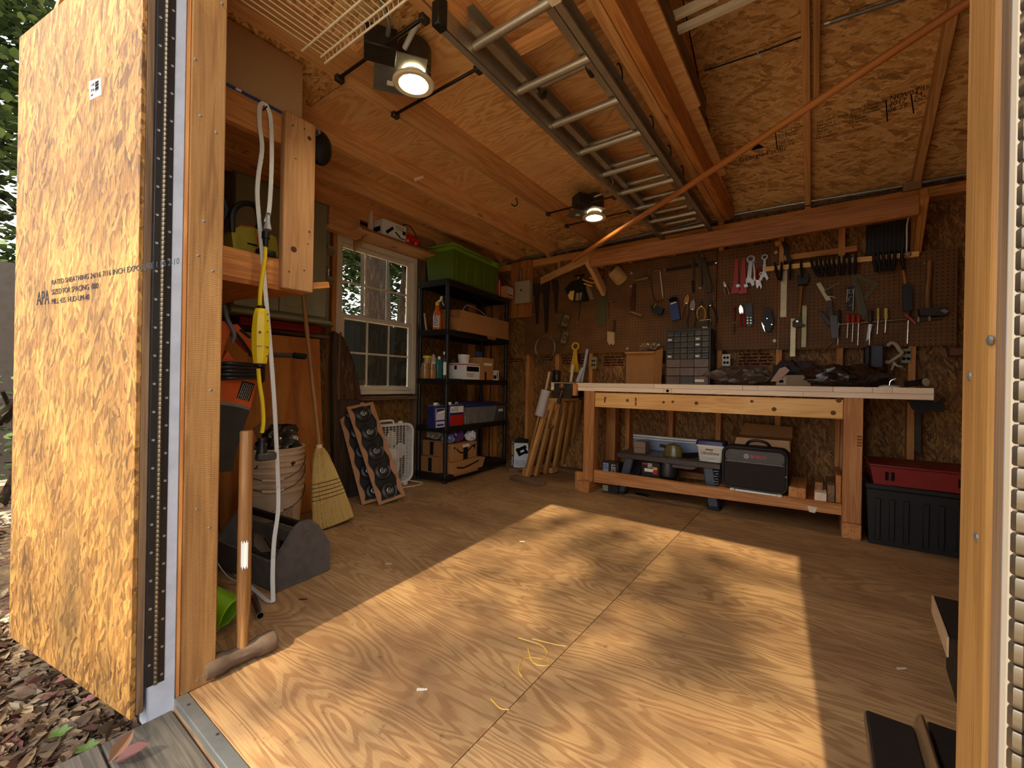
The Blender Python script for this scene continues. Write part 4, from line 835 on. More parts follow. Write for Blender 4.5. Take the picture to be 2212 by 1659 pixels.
# second shelf
z2 = SZ[3]+.002
t = thing('spray_bottle', 'orange cleaner spray bottle with yellow collar on the second shelf down', 'bottle', SP(.13, .10, z2))
c0 = SP(-.02, .16, z2); c0 = SF(944, 700, .12); c0.z = z2
obj('bottle', B().lathe(c0, [(0, 0), (.040, 0), (.043, .006), (.043, .12), (.036, .145), (.017, .20), (.014, .215), (0, .215)], 18, EZ, .7), paint((214, 96, 24), .15, 0, .6, .05), t)
obj('label', B().obox(c0 + V((.018, -.026, .07)), V((.82, .57, 0)).normalized(), V((-.57, .82, 0)).normalized(), EZ, (.026, .006, .052), .002), M['paper'], t)
obj('small_print', txt_lines(B(), c0 + V((.0035, -.044, .115)), V((.82, .57, 0)), EZ, .045, 7, .014, .008, seed=5), M['ink'], t)
obj('collar', B().lathe(c0 + EZ*.212, [(.017, 0), (.017, .024), (.014, .03), (0, .03)], 14), M['yellow'], t)
tr_ = B().bar(c0 + V((.0, .0, .242)), c0 + V((.030, .03, .268)), .016, .018, EZ, .004).bar(c0 + V((.02, .02, .262)), c0 + V((.026, .028, .295)), .018, .022, EX, .004).bar(c0 + V((.026, .03, .25)), c0 + V((.036, .044, .215)), .010, .006, EX, .002)
obj('trigger', tr_, M['white'], t)
one('dowel_stick', 'thin pale stick standing on second shelf left of the spray bottle', 'stick', B().bar(SP(.02, .26, z2), SP(.03, .30, z2+.16), .012, .008, EX), M['pale'])
t = thing('long_carton', 'long brown cardboard box open at the top on the second shelf down', 'box', SP(.6, .12, z2))
a0, a1, b0, b1, hh = .14, .955, -.03, .20, .185
m = B()
for b in (b0, b1): m.obox(SP((a0+a1)/2, b, z2+hh/2), su, sn, EZ, ((a1-a0)/2, .002, hh/2))
for a in (a0, a1): m.obox(SP(a, (b0+b1)/2, z2+hh/2), su, sn, EZ, (.002, (b1-b0)/2, hh/2))
m.obox(SP((a0+a1)/2, (b0+b1)/2, z2+.002), su, sn, EZ, ((a1-a0)/2, (b1-b0)/2, .002)); obj('carton', m, M['card'], t)
obj('flap', B().prism([SP(.55, b0-.003, z2-.0), SP(.72, b0-.003, z2-.0), SP(.70, b0-.004, z2-.03), SP(.57, b0-.004, z2-.03)], sn*.002), M['card2'], t)
obj('flap', B().prism([SP(a0, b0, z2+hh), SP(a0, b1, z2+hh), SP(a0-.045, b1, z2+hh+.01), SP(a0-.045, b0, z2+hh-.07)], EZ*.002), M['card2'], t)
obj('tape_seam', sbox(.60, .606, b0-.0032, b0-.0021, z2+.005, z2+hh-.005, 0), paint((200, 156, 106), .4), t)
one('plastic_hoop', 'white plastic hoop arching up out of the long cardboard box', 'hoop', B().tube(smooth([SP(.35, .12, z2+.19), SP(.42, .12, z2+.285), SP(.60, .12, z2+.275), SP(.78, .11, z2+.21), SP(.80, .10, z2+.12)], 6), .0035, 6), M['white'])
# third shelf
z3 = SZ[2]+.002
def bottle(name, label, cat, px, b, r, h, neck, mat, capm, capc, sq=1., py=805, lab=None):
    c0 = SF(px, py, b); c0.z = z3; t = thing(name, label, cat, c0)
    obj('bottle', B().lathe(c0, [(0, 0), (r*.95, 0), (r, .006), (r, h*.68), (r*.8, h*.78), (neck, h*.86), (neck, h*.93), (0, h*.93)], 16, EZ, sq), mat, t); obj('cap', B().lathe(c0 + EZ*h*.9, [(neck*1.25, 0), (neck*1.25, h*.1), (0, h*.1)], 12), capm, t)
    if lab: obj('label', B().obox(c0 + V((r*.72, -r*.62, h*.38)), V((.7, .7, 0)).normalized(), V((.7, -.7, 0)).normalized(), EZ, (r*.55, r*.22, h*.24), .002), lab, t)
    return t
bottle('jar', 'round jar with yellow lid behind the cloudy jugs on middle shelf', 'jar', 922, .20, .034, .20, .03, paint((196, 160, 90), .2), M['yellow'], None)
bottle('squeeze_bottle', 'clear squeeze bottle with dark cap on the middle shelf', 'bottle', 936, .16, .030, .24, .012, paint((190, 160, 130), .2), M['black'], None, 1., 805, M['paper'])
for i, (x, lab_) in enumerate(((918, 'cloudy amber jug leftmost on the middle shelf'), (933, 'cloudy amber jug on the middle shelf beside the teal box'))):
    c0 = SF(x, 805, .05); c0.z = z3; t = thing('jug', lab_, 'jug', c0, 'cloudy jugs on the middle shelf')
    obj('body', B().lathe(c0, [(0, 0), (.034, 0), (.036, .005), (.036, .085), (.030, .10), (.030, .125), (0, .125)], 16), paint((150, 108, 62), .2, 0, .6, .08), t); obj('seam', B().lathe(c0, [(.0362, .08), (.037, .083), (.0362, .086)], 16), paint((120, 84, 46), .3), t)
t = thing('teal_bottle', 'flat teal bottle with pale label on the middle shelf', 'bottle', SF(950, 805, .03))
a = sa(951, 805, .02); obj('body', sbox(a-.03, a+.03, .02, .05, z3, z3+.165, .008), paint((30, 104, 110), .3), t); obj('cap', B().cyl(SP(a, .035, z3+.165), SP(a, .035, z3+.19), .012), M['white'], t)
bottle('glue_bottle', 'tall dark bottle with white cap and white label by the shelf post', 'bottle', 960, .04, .024, .235, .012, paint((40, 40, 46), .3), M['white'], None, 1., 805, M['paper'])
t = thing('mailing_box', 'white mailing box with a red stripe and dark picture on the middle shelf', 'box', SF(1003, 812, -.02))
a0 = sa(1004, 800, -.03); a1 = sa(1037, 800, -.03)
obj('carton', sbox(a0, a1, -.03, .22, z3, z3+.15), M['paper'], t)
obj('red_stripe', sbox(a0-.0008, a1+.0008, -.0312, .2208, z3+.132, z3+.140, 0), M['red'], t)
obj('dark_picture', sbox(a0+.03, a1-.02, -.0316, -.0304, z3+.075, z3+.12, 0).add([SP(a0-.001, .06, z3+.09), SP(a0-.001, .09, z3+.09), SP(a0-.001, .09, z3+.125), SP(a0-.001, .06, z3+.125)], [(0, 1, 2, 3)]), M['ink'], t)
obj('small_print', txt_lines(B(), SP(a0+.03, -.0304, z3+.05), su, EZ, .11, 2, .018, .007, seed=8), M['ink'], t)
t = thing('plastic_tub', 'round white plastic tub with lid sitting on the mailing box', 'tub', SF(1020, 776, .06))
c0 = SP((a0+a1)/2+.02, .09, z3+.151); obj('tub', B().lathe(c0, [(0, 0), (.048, 0), (.052, .045), (0, .045)], 20), M['white'], t); obj('lid', B().lathe(c0 + EZ*.046, [(.054, 0), (.056, .004), (.056, .035), (.052, .038), (0, .038)], 20), M['white'], t)
for i, (da, w_, h_, c_, l_) in enumerate(((-.02, .05, .035, (52, 52, 64), 'dark tool battery lying on the mailing box beside its left edge'), (-.13, .05, .03, (40, 38, 46), 'small dark part behind the shelf post on the middle shelf'))):
    one('battery_pack', l_, 'battery', sbox(a0-da-.04 if da > -.1 else a0-.13, a0-da-.04+w_ if da > -.1 else a0-.07, .10, .16, z3+.151 if da > -.1 else z3, (z3+.151 if da > -.1 else z3)+h_, .006), paint(c_, .4))
t = thing('shipping_box', 'brown shipping box with white label and black tape on the middle shelf', 'box', SF(1050, 812, -.01))
b0_ = sa(1040, 800, -.035); b1_ = sa(1066, 800, -.035); obj('carton', sbox(max(b0_, a1+.004), b1_, -.035, .16, z3, z3+.215), M['card'], t)
obj('label', sbox(b0_+.04, b1_-.03, -.0362, -.0352, z3+.14, z3+.165, 0), M['paper'], t); obj('black_tape', sbox(b0_+.055, b0_+.085, -.0362, -.0352, z3, z3+.075, 0).obox(SP((b0_+b1_)/2, .02, z3+.2152), su, sn, EZ, (.02, .05, .0006)), M['black'], t)
for i in range(3): one('blue_clamp', 'blue plastic spring clamp number of three hooked on shipping box rim'.replace('number of three ', ('left of three ', 'middle of three ', 'right of three ')[i]), 'clamp', sbox(b0_+.02+i*.035, b0_+.04+i*.035, .03, .05, z3+.2165, z3+.275-.01*(i % 2), .005), M['blue'], 'blue clamps on the shipping box')
t = thing('parts_box', 'small white box with black printing at the right end of middle shelf', 'box', SF(1076, 806, .02))
c0_, c1_ = b1_+.015, b1_+.125; obj('carton', sbox(c0_, c1_, -.02, .10, z3, z3+.10), M['paper'], t); obj('print', sbox(c0_+.01, c0_+.06, -.0212, -.0202, z3+.015, z3+.05, 0).obox(SP(c1_-.03, -.0207, z3+.05), su, sn, EZ, (.006, .0005, .03)), M['ink'], t)
for i in range(4): one('marker', 'black marker standing %s in the row of four behind the white parts box' % ('first', 'second', 'third', 'last')[i], 'marker', B().lathe(SP(c0_+.01+i*.028, .12, z3), [(0, 0), (.009, 0), (.009, .13), (.007, .135), (0, .135)], 10), M['black'], 'markers on the middle shelf')
# fourth shelf
z4 = SZ[1]+.002
def can(label, x0, x1, c_, lab_c):
    a0 = sa(x0, 905, -.01); a1 = sa(x1, 905, -.01); t = thing('solvent_can', label, 'can', SP((a0+a1)/2, .04, z4), 'metal solvent cans on the shelf'); h_ = .19
    obj('body', sbox(a0, a1, -.012, .085, z4, z4+h_, .008), c_[0], t); obj('rim', sbox(a0+.002, a1-.002, -.010, .083, z4+h_, z4+h_+.006, .002), M['galv'], t)
    obj('label', sbox(a0+.006, a1-.006, -.0135, -.0123, z4+.01, z4+h_-.02 if lab_c else z4+h_*.55, 0), c_[1], t)
    obj('screw_cap', B().lathe(SP(a0+.045, .03, z4+h_+.006), [(.017, 0), (.017, .018), (.014, .021), (0, .021)], 14), M['white'], t); obj('carry_loop', B().tube(smooth([SP(a1-.06, .04, z4+h_+.006), SP(a1-.045, .04, z4+h_+.024), SP(a1-.02, .04, z4+h_+.006)], 4), .004, 6), M['white'], t); return t, a0, a1
t, a0, a1 = can('navy blue solvent can with white label on the fourth shelf', 940, 961, (M['navy'], paint((206, 206, 222), .5)), True)
obj('label_band', sbox(a0+.006, a1-.006, -.0142, -.0136, z4+.06, z4+.072, 0).obox(SP((a0+a1)/2, -.0139, z4+.145), su, sn, EZ, ((a1-a0)*.4, .0004, .022)).obox(SP((a0+a1)/2, -.0139, z4+.03), su, sn, EZ, ((a1-a0)*.35, .0004, .008)), M['navy'], t)
obj('logo', B().prism([SP(a0+.015, -.0145, z4+.12), SP(a1-.01, -.0145, z4+.128), SP(a1-.012, -.0145, z4+.152), SP(a0+.02, -.0145, z4+.14)], sn*-.0004), M['paper'], t)
t, a0, a1 = can('red and white solvent can on the fourth shelf beside clear bin', 971, 1001, (M['navy'], M['red']), False)
obj('label_top', sbox(a0+.006, a1-.006, -.0135, -.0123, z4+.125, z4+.18, 0), M['paper'], t); obj('label_band', sbox(a0+.006, a1-.006, -.0137, -.0122, z4+.106, z4+.124, 0), M['navy'], t)
text('lettering', '20', SP(a0+.035, -.0140, z4+.148), su, EZ, .035, M['ink'], t, 'CENTER', .0008); obj('small_print', txt_lines(B(), SP(a0+.06, -.0137, z4+.17), su, EZ, .06, 3, .014, .006, seed=3), M['ink'], t)
clear = glass('clear_plastic', (.82, .82, .84, 1), .08, (.55, .53, .52, 1), .30)
def bin_(name, label, a0, a1, b0, b1, h_, body, lidm):
    t = thing(name, label, 'bin', SP((a0+a1)/2, (b0+b1)/2, z4)); m = B(); k = .018
    R0 = [SP(a0+k, b0+k, z4+.001), SP(a1-k, b0+k, z4+.001), SP(a1-k, b1-k, z4+.001), SP(a0+k, b1-k, z4+.001)]; R1 = [SP(a0, b0, z4+h_), SP(a1, b0, z4+h_), SP(a1, b1, z4+h_), SP(a0, b1, z4+h_)]
    m.add(R0+R1, [(3, 2, 1, 0)] + [(i, (i+1) % 4, 4+(i+1) % 4, 4+i) for i in range(4)]); obj('body', m, body, t)
    obj('lid', sbox(a0-.012, a1+.012, b0-.010, b1+.010, z4+h_, z4+h_+.025, .008).obox(SP((a0+a1)/2, (b0+b1)/2, z4+h_+.03), su, sn, EZ, ((a1-a0)/2-.04, (b1-b0)/2-.04, .008), .004), lidm, t); return t
a0 = sa(1006, 905, .0); a1 = sa(1052, 900, 0)
bin_('clear_bin', 'clear plastic bin with blue lid full of rolls on the fourth shelf', a0, .80, .0, .28, .165, clear, M['navy'])
for i in range(5): one('paper_roll', 'white paper roll inside the clear blue-lidded bin, %s from its left end' % ('first', 'second', 'third', 'fourth', 'fifth')[i], 'roll', B().cyl(SP(a0+.06+i*.075, .06+.05*(i % 2), z4+.008), SP(a0+.06+i*.075, .06+.05*(i % 2), z4+.09+.02*(i % 3)), .032, n=14), paint((220, 208, 196), .8), 'rolls in the clear bin')
t = bin_('grey_bin', 'smoky grey plastic bin with white label at the right end of fourth shelf', .83, .985, .01, .24, .16, glass('smoky_plastic', (.42, .38, .36, 1), .1, (.22, .19, .18, 1), .35), paint((60, 50, 52), .4))
obj('label', sbox(.85, .93, .006, .008, z4+.10, z4+.125, 0), M['paper'], t)
# bottom shelf
z5 = SZ[0]+.002
t = thing('smile_box', 'brown shipping box printed with a curved black arrow on the bottom shelf', 'box', SP(.4, .05, z5))
a0 = sa(978, 1010, -.0); a1 = sa(1029, 1000, 0.); zb_ = z5+.075
obj('carton', sbox(a0, a1, .0, .26, z5+.102, z5+.25), M['card'], t)
sm = B(); pts = [SP(a0+.05+(a1-a0-.11)*k/10, -.001, z5+.215-.05*math.sin(math.pi*(k/10)**.8)) for k in range(11)]
for p, q_ in zip(pts, pts[1:]): sm.bar(p, q_, .001, .012, EZ)
sm.prism([SP(a1-.085, -.0015, z5+.216), SP(a1-.02, -.0015, z5+.23), SP(a1-.035, -.0015, z5+.17), SP(a1-.045, -.0015, z5+.2)], sn*.001).prism([SP(a0+.005, -.0015, z5+.215), SP(a0+.035, -.0015, z5+.215), SP(a0+.02, -.0015, z5+.24)], sn*.001)
obj('printed_arrow', sm, M['ink'], t); obj('black_tape', sbox((a0+a1)/2-.03, (a0+a1)/2+.04, -.0016, -.0004, z5+.102, z5+.212, 0), M['black'], t); obj('label', sbox((a0+a1)/2-.04, (a0+a1)/2+.06, -.0018, -.0006, z5+.214, z5+.24, 0), M['paper'], t)
t = thing('crushed_box', 'crushed brown shipping box with printed arrow under the smile-printed box', 'box', SP(.4, .0, z5))
obj('carton', B().prism([SP(a0-.03, -.03, z5), SP(a1+.06, -.03, z5), SP(a1+.12, -.02, z5+.085), SP(a1, -.02, z5+.10), SP(a0-.03, -.02, z5+.10)], sn*.26), M['card'], t)
obj('printed_arrow', (lambda m: [m.bar(SP(a0+.02, -.031, z5+.055), SP(a0+.12, -.031, z5+.035), .001, .012, EZ), m.bar(SP(a0+.12, -.031, z5+.035), SP(a1, -.029, z5+.07), .001, .012, EZ)] and m)(B()), M['ink'], t)
obj('torn_flap', B().prism([SP(a0-.04, -.04, z5), SP(a1-.03, -.04, z5), SP(a1-.05, -.055, z5-.012), SP(a0-.04, -.055, z5-.012)], EZ*.002), M['card2'], t)
for i, (z_, l_) in enumerate(((z5, 'lower brown carton with black tape at the left of bottom shelf'), (z5+.142, 'upper brown carton with black tape at the left of bottom shelf'))):
    t = thing('carton', l_, 'box', SP(.1, .2, z_), 'cartons stacked on the bottom shelf'); obj('carton_body', sbox(.03+.02*i, .21, .10, .31, z_, z_+.14), M['card2'], t); obj('black_tape', sbox(.09, .12, .099, .1005, z_+.01, z_+.13, 0).obox(SP(.029+.02*i, .2, z_+.07), su, sn, EZ, (.0008, .02, .06)), M['black'], t)
def blob(name, label, cat, c0, r, mat, seed, grp=None, k=.25):
    rr_ = random.Random(seed); ph = [rr_.uniform(0, 6) for _ in range(6)]
    def f(u, v):
        a, b = 2*math.pi*v, math.pi*u; q_ = 1+k*(math.sin(3*a+ph[0]+4*b)*.5+math.sin(7*a+ph[1]-5*b)*.35+math.sin(13*a+ph[2]+9*b)*.25)*math.sin(b)
        sb = math.sin(b)**.7; return V(c0) + V((r[0]*sb*math.cos(a)*q_, r[1]*sb*math.sin(a)*q_, r[2]*(1-math.cos(b))*.5*(1+(.16*math.sin(5*a+ph[3])+.12*math.sin(9*a+6*b+ph[4])+.10*math.sin(17*a-8*b+ph[5]))*sb)))
    return one(name, label, cat, B().grid(f, 26, 46), mat, grp)
blob('purple_bag', 'shiny purple plastic bag sticking up out of smile-printed box', 'bag', SP((a0+a1)/2-.02, .10, z5+.252), (.06, .085, .15), paint((96, 56, 120), .2, 0, .7, .2), 4)
blob('white_bag', 'crumpled white plastic bag on the right of the purple bag', 'bag', SP(a1-.045, .04, z5+.252), (.045, .055, .09), paint((220, 216, 220), .3, 0, .6, .1), 7)
blob('blue_bag', 'pale blue plastic bag left of the purple bag', 'bag', SP(a0+.04, .09, z5+.252), (.05, .06, .085), paint((120, 130, 170), .3, 0, .6, .15), 8)
blob('grey_bag', 'clear grey plastic bag heaped on the left cartons of bottom shelf', 'bag', SP(.12, .2, z5+.283), (.08, .09, .12), paint((140, 128, 112), .25, 0, .6, .25), 11)
one('teal_strip', 'pale teal board standing on the bottom shelf against the corner wall', 'board', sbox(.86, .92, .315, .322, z5, z5+.36), paint((130, 164, 150), .6))
# ================================================================ workbench
BY_, BT0, BT1 = 3.212, .832, .898
fb = lambda x, y, Y=BY_: FY(x, y, Y)
t = thing('workbench', 'long wooden workbench with pale laminated top along the back wall', 'workbench', (-.7, 3.48, 0))
zm_ = (BT0+BT1)/2
def seg(xs, z0, z1):
    for a, b in zip(xs, xs[1:]): obj('top_board', B().box((a+.0006, BY_, z0), (b-.0006, BY_+.06, z1), .0015), M['pale'], t)
seg([-1.905, fb(1413, 830).x, fb(1604, 830).x, fb(1637, 832).x, fb(1800, 832).x, fb(1885, 833).x, fb(1928, 833).x, .507], zm_+.0005, BT1)
seg([-1.905, fb(1433, 845).x, fb(1450, 845).x, fb(1735, 850).x, .507], BT0, zm_-.0005)
for i in range(7): obj('top_board', B().box((-1.905, BY_+.061+i*.07, BT0), (.507, BY_+.1295+i*.07, BT1), .001), M['pale'], t)
dh = fb(1442, 842); obj('dog_hole', B().lathe((dh.x, BY_-.0006, (BT0+zm_)/2), [(.011, 0), (.010, .0006), (0, .0004)], 16, (0, -1, 0)), M['ink'], t)
obj('apron', B().box((-1.488, BY_+.004, .703), (.119, BY_+.042, .822), .003), M['apron'], t)
kp = B()
for x, y, r in ((1307, 860, .010), (1355, 865, .012), (1433, 869, .010), (1453, 868, .010), (1504, 871, .013), (1624, 867, .010), (1672, 884, .014), (1800, 892, .014), (1812, 857, .014)):
    p = fb(x, y); kp.lathe((p.x, BY_+.0035, min(p.z, .815)), [(r, 0), (r*.7, .0008), (0, .001)], 12, (0, -1, 0))
for x, y in ((1306, 866), (1373, 863), (1373, 872)):
    p = fb(x, y); kp.obox((p.x, BY_+.0035, p.z), EX, EY, EZ, (.006, .0006, .014))
kk = obj('plug_and_stamp', kp, paint((112, 66, 28), .7), t); kk['kind'] = 'stuff'
LX0, LX1, RX0, RX1 = -1.583, -1.491, .1205, .212
for (a, b) in ((LX0, LX1), (RX0, RX1)):
    obj('leg', B().box((a, BY_, .092), (b, BY_+.09, BT0), .003), M['fir'], t); obj('leg', B().box((a, 3.665, .092), (b, 3.755, BT0), .003), M['fir'], t)
obj('foot', B().box((-1.612, 3.165, .001), (-1.502, 3.77, .091), .003), M['fir'], t); obj('foot', B().box((RX0, 3.20, .001), (RX1, 3.77, .091), .003), M['fir'], t)
obj('foot_block', B().box((-1.655, 3.21, .001), (-1.585, 3.25, .15), .003), M['lumber'], t)
obj('side_rail', B().box((LX0+.02, 3.304, .70), (LX1-.02, 3.66, .82), .002), M['fir'], t); obj('side_rail', B().box((RX0+.02, 3.304, .70), (RX1-.02, 3.66, .82), .002), M['fir'], t)
m = B().prism([(LX1+.001, BY_+.02, .083), (RX0-.001, BY_+.02, .126), (RX0-.001, BY_+.02, .181), (LX1+.001, BY_+.02, .181)], (0, .038, 0)); m.g = [(p[0], p[2], p[1]) for p in m.v]
obj('lower_rail', m, M['fir'], t); obj('lower_rail', B().box((LX1+.001, 3.69, .126), (RX0-.001, 3.728, .181), .002), M['fir'], t)
obj('shelf_board', B().box((-.56, BY_+.022, .1815), (RX0-.002, 3.72, .192), .001), M['ply'], t)
br_ = fb(1859, 940); m = B().box((RX1-.03, BY_-.0015, .545), (RX1-.002, BY_-.0003, .625)); lbp = obj('barcode_label', m, paint((214, 150, 84), .7), t)
m = B()
for i in range(12): m.box((RX1-.028, BY_-.002, .55+i*.006), (RX1-.004, BY_-.0016, .552+i*.006+(.002 if i % 3 == 0 else 0)))
bb = obj('barcode', m, M['ink'], lbp); bb['kind'] = 'stuff'
ts = fb(1752, 1101); obj('tape_scrap', B().prism([(ts.x-.02, BY_+.019, ts.z+.018), (ts.x+.03, BY_+.019, ts.z+.013), (ts.x+.02, BY_+.019, ts.z-.022), (ts.x-.01, BY_+.019, ts.z-.02)], (0, -.001, 0)), M['cream'], t)
# vise
vx0, vx1 = fb(1202, 850).x, fb(1241, 850).x
t = thing('bench_vise', 'rusty iron woodworking vise with ball-ended handle on left end of workbench', 'vise', (vx0, 3.18, .74))
obj('jaw', B().box((vx0, BY_-.05, .765), (vx1, BY_-.012, .893), .006), M['iron'], t); obj('jaw_lip', B().box((vx0, BY_-.011, .872), (vx1+.02, BY_-.001, .893), .003), M['iron'], t)
obj('jaw_pad', B().box((vx1+.004, BY_-.045, .79), (vx1+.035, BY_-.003, .888), .003), M['lumber'], t)
sc_ = V(((vx0+vx1)/2-.01, BY_-.05, .82)); obj('screw_boss', B().lathe(sc_, [(.03, 0), (.03, .012), (.022, .02), (.022, .05), (0, .05)], 16, (0, -1, 0)), M['iron'], t)
for dx in (-.055, .06): obj('guide_rod', B().cyl((sc_.x+dx, BY_-.012, .80), (sc_.x+dx, BY_+.2, .80), .010), M['iron'], t)
obj('body_casting', B().box((vx0+.02, BY_+.0, .765), (vx1-.02, BY_+.22, .828), .01), M['iron'], t)
hp0, hp1 = V((sc_.x+.015, BY_-.088, .80)), FY(1192, 922, 3.12)
obj('handle_bar', B().cyl(hp0 + (hp0-hp1)*.12, hp1, .007), M['handle'], t); obj('ball_end', B().ball(hp1, .022), paint((96, 58, 34), .4), t); obj('ball_end', B().ball(hp0 + (hp0-hp1)*.13 + V((0, -.005, .03)), .024), paint((120, 74, 40), .4), t)
obj('collar', B().cyl(hp0 + V((0, 0, -.012)), hp0.lerp(hp1, .28), .017), M['iron'], t)
# ---------------------------------------------------------------- slatted gate and things left of the bench
t = thing('slatted_gate', 'wooden slatted gate leaning on the left end of the workbench', 'gate', V((-1.95, 3.35, 0)))
bA, bB = FZ(1143, 1036, .004), FZ(1236, 1008, .004); tA, tB = FY(1190, 868, 3.44), FY(1257, 868, 3.62)
gn = (bB-bA).cross(tA-bA).normalized(); gn = gn if gn.x < 0 else -gn
for i in range(6):
    f = i/5; a, b = bA.lerp(bB, f), tA.lerp(tB, f); obj('slat', B().bar(a + gn*.03, b + gn*.03, .032, .052, (bB-bA).normalized(), .002), M['pallet'], t)
gd = (bB-bA).normalized()
for s_ in (.07, .93):
    a, b = bA.lerp(tA, s_), bB.lerp(tB, s_); obj('cross_rail', B().bar(a-gd*.04 + gn*.055, b+gd*.05 + gn*.055, .03, .07, (tA-bA).normalized(), .002), M['pallet'], t)
obj('top_rail', B().bar(tA-gd*.03 + gn*.055, tB+gd*.03 + gn*.055, .03, .05, (tA-bA).normalized(), .003), M['pallet'], t)
for f in (.42, .75): a = bA.lerp(bB, f); obj('spacer_block', B().bar(a - gn*.02 + EZ*.035, a - gn*.02 + gd*.10 + EZ*.035, .04, .05, EZ, .002), M['pallet'], t)
one('base_plank', 'short weathered plank lying on the floor under the slatted gate', 'plank', B().bar(FZ(1108, 1030, .02), FZ(1175, 1046, .02) + V((-.02, 0, 0)), .09, .038, EZ, .003), M['old'])
t = thing('peg_rail', 'pale board with a row of dark holes leaning beside the slatted gate', 'board', FZ(1140, 1010))
pa, pb = FZ(1136, 1012, .045), FY(1166, 895, 3.36); obj('board', B().bar(pa, pb, .055, .018, V((-1, -.3, 0)), .002), M['pallet'], t)
m = B()
for k in (.12, .32, .55, .75, .9): m.lathe(pa.lerp(pb, k) + V((.010, -.004, 0)), [(.006, 0), (.004, .002), (0, .002)], 8, V((1, -.35, .1)))
hh_ = obj('hole', m, M['ink'], t); hh_['kind'] = 'stuff'
obj('white_edge', B().bar(pa + V((.03, .03, -.02)), pb + V((.03, .03, -.02)), .006, .016, V((-1, -.3, 0))), M['white'], t)
ra_, rb3 = FY(1165, 898, 3.34), FY(1178, 849, 3.36)
t = thing('paper_towel_roll', 'white cardboard tube leaning in front of the stick left of the bench', 'tube', ra_)
obj('roll', B().cyl(ra_, rb3 + (rb3-ra_)*.1, .044, n=20), paint((196, 186, 178), .7), t); obj('end_ring', B().lathe(rb3 + (rb3-ra_)*.1, [(.044, -.002), (.045, 0), (.04, .002), (.02, .001), (0, .001)], 20, rb3-ra_), M['paper'], t)
one('pale_stick', 'slim pale wooden stick standing up behind the white tube', 'stick', B().bar(FY(1178, 850, 3.44), FY(1187, 803, 3.46), .022, .012, EX, .002), M['pale'])
one('short_batten', 'short batten beside the pale stick at the end of the bench', 'batten', B().bar(FY(1176, 852, 3.47), FY(1182, 828, 3.48), .02, .015, EX, .002), M['lumber'])
t = thing('tool_carton', 'white and black tool box with yellow lettering on floor by the slatted gate', 'box', FZ(1125, 1000))
tl = FZ(1106, 990, .04); tl.z = .04; tu = V((.86, .50, 0)).normalized(); tn = V((-tu.y, tu.x, 0))
for i in (0, 1): pass
p00 = FY(1104, 992, 3.45); p00.z = .042; w_t = .17; h_t = .245
P = lambda a, z, d=0.: p00 + tu*a + EZ*z - tn*d
obj('carton', B().obox(P(w_t/2, h_t/2, -.04), tu, tn, EZ, (w_t/2, .04, h_t/2), .002), paint((206, 212, 222), .5), t)
obj('black_side', B().obox(P(.014, h_t/2, .0006), tu, tn, EZ, (.0145, .0006, h_t/2)), M['black'], t); obj('black_flap', B().prism([P(.02, h_t, -.02), P(w_t, h_t, -.02), P(w_t, h_t+.03, -.08), P(.06, h_t+.055, -.08)], -tn*.003), M['black'], t)
text('lettering', 'CENTRAL', P(.0145, .01, .0014), EZ, -tu, .026, M['paper'], t, 'LEFT', .0006, .9); text('lettering', 'PNEUMATIC', P(.0145, .125, .0014), EZ, -tu, .026, M['yellow'], t, 'LEFT', .0006, .75)
m = B().obox(P(.10, .19, .0009), (tu+EZ*.5).normalized(), tn, (EZ-tu*.5).normalized(), (.055, .0008, .016)).obox(P(.075, .155, .0009), (tu+EZ*.5).normalized(), tn, (EZ-tu*.5).normalized(), (.016, .0008, .04)).obox(P(.12, .145, .0009), (tu+EZ*.5).normalized(), tn, (EZ-tu*.5).normalized(), (.05, .0008, .012)).obox(P(.145, .17, .0009), (tu+EZ*.5).normalized(), tn, (EZ-tu*.5).normalized(), (.012, .0008, .03))
obj('tool_picture', m, M['ink'], t); obj('small_print', txt_lines(B(), P(.045, .07, .001), tu, EZ, .10, 5, .012, .005, seed=12), paint((70, 80, 110), .6), t)
obj('stand_block', B().obox(P(w_t/2, -.022, -.05), tu, tn, EZ, (w_t/2+.02, .06, .0195), .003), M['old'], t)
one('wooden_ring', 'small brown ring-shaped offcut lying on plank by the tool box', 'ring', B().tube(arc(FZ(1126, 1012, .05), .028, EX, EY*.8, 0, 2*math.pi, 20), .007, 6), M['handle'])
# ---------------------------------------------------------------- under the bench
t = thing('table_saw', 'grey portable table saw with folding legs under the workbench', 'table saw', (-1.05, 3.5, 0))
ty = 3.33; z_t = fb(1400, 983, ty).z; sx0, sx1 = fb(1336, 975, ty).x, fb(1556, 1000, ty).x
obj('table', B().box((sx0, ty, z_t-.022), (sx1, 3.68, z_t), .005), paint((112, 98, 88), .35, .5), t); obj('table_edge', B().box((sx0-.004, ty-.02, z_t-.045), (sx1+.004, ty-.002, z_t-.004), .004), paint((74, 64, 60), .4, .3), t)
obj('rip_fence', B().box((fb(1368, 950, 3.6).x, 3.60, z_t+.001), (fb(1512, 955, 3.6).x, 3.64, z_t+.105), .003), paint((128, 138, 160), .4, .3), t); obj('fence_rail', B().box((fb(1368, 945, 3.6).x, 3.592, z_t+.106), (fb(1512, 955, 3.6).x, 3.645, z_t+.122), .003).box((fb(1368, 945, 3.6).x, 3.592, z_t+.09), (fb(1512, 955, 3.6).x, 3.599, z_t+.10), .002), M['white'], t)
gx = fb(1456, 970, 3.45).x; obj('blade_guard', B().lathe((gx, 3.43, z_t+.001), [(.0, .0), (.075, 0), (.07, .05), (.05, .085), (.0, .10)], 20, EZ, .7), paint((112, 98, 50), .25, 0, .6, .15), t)
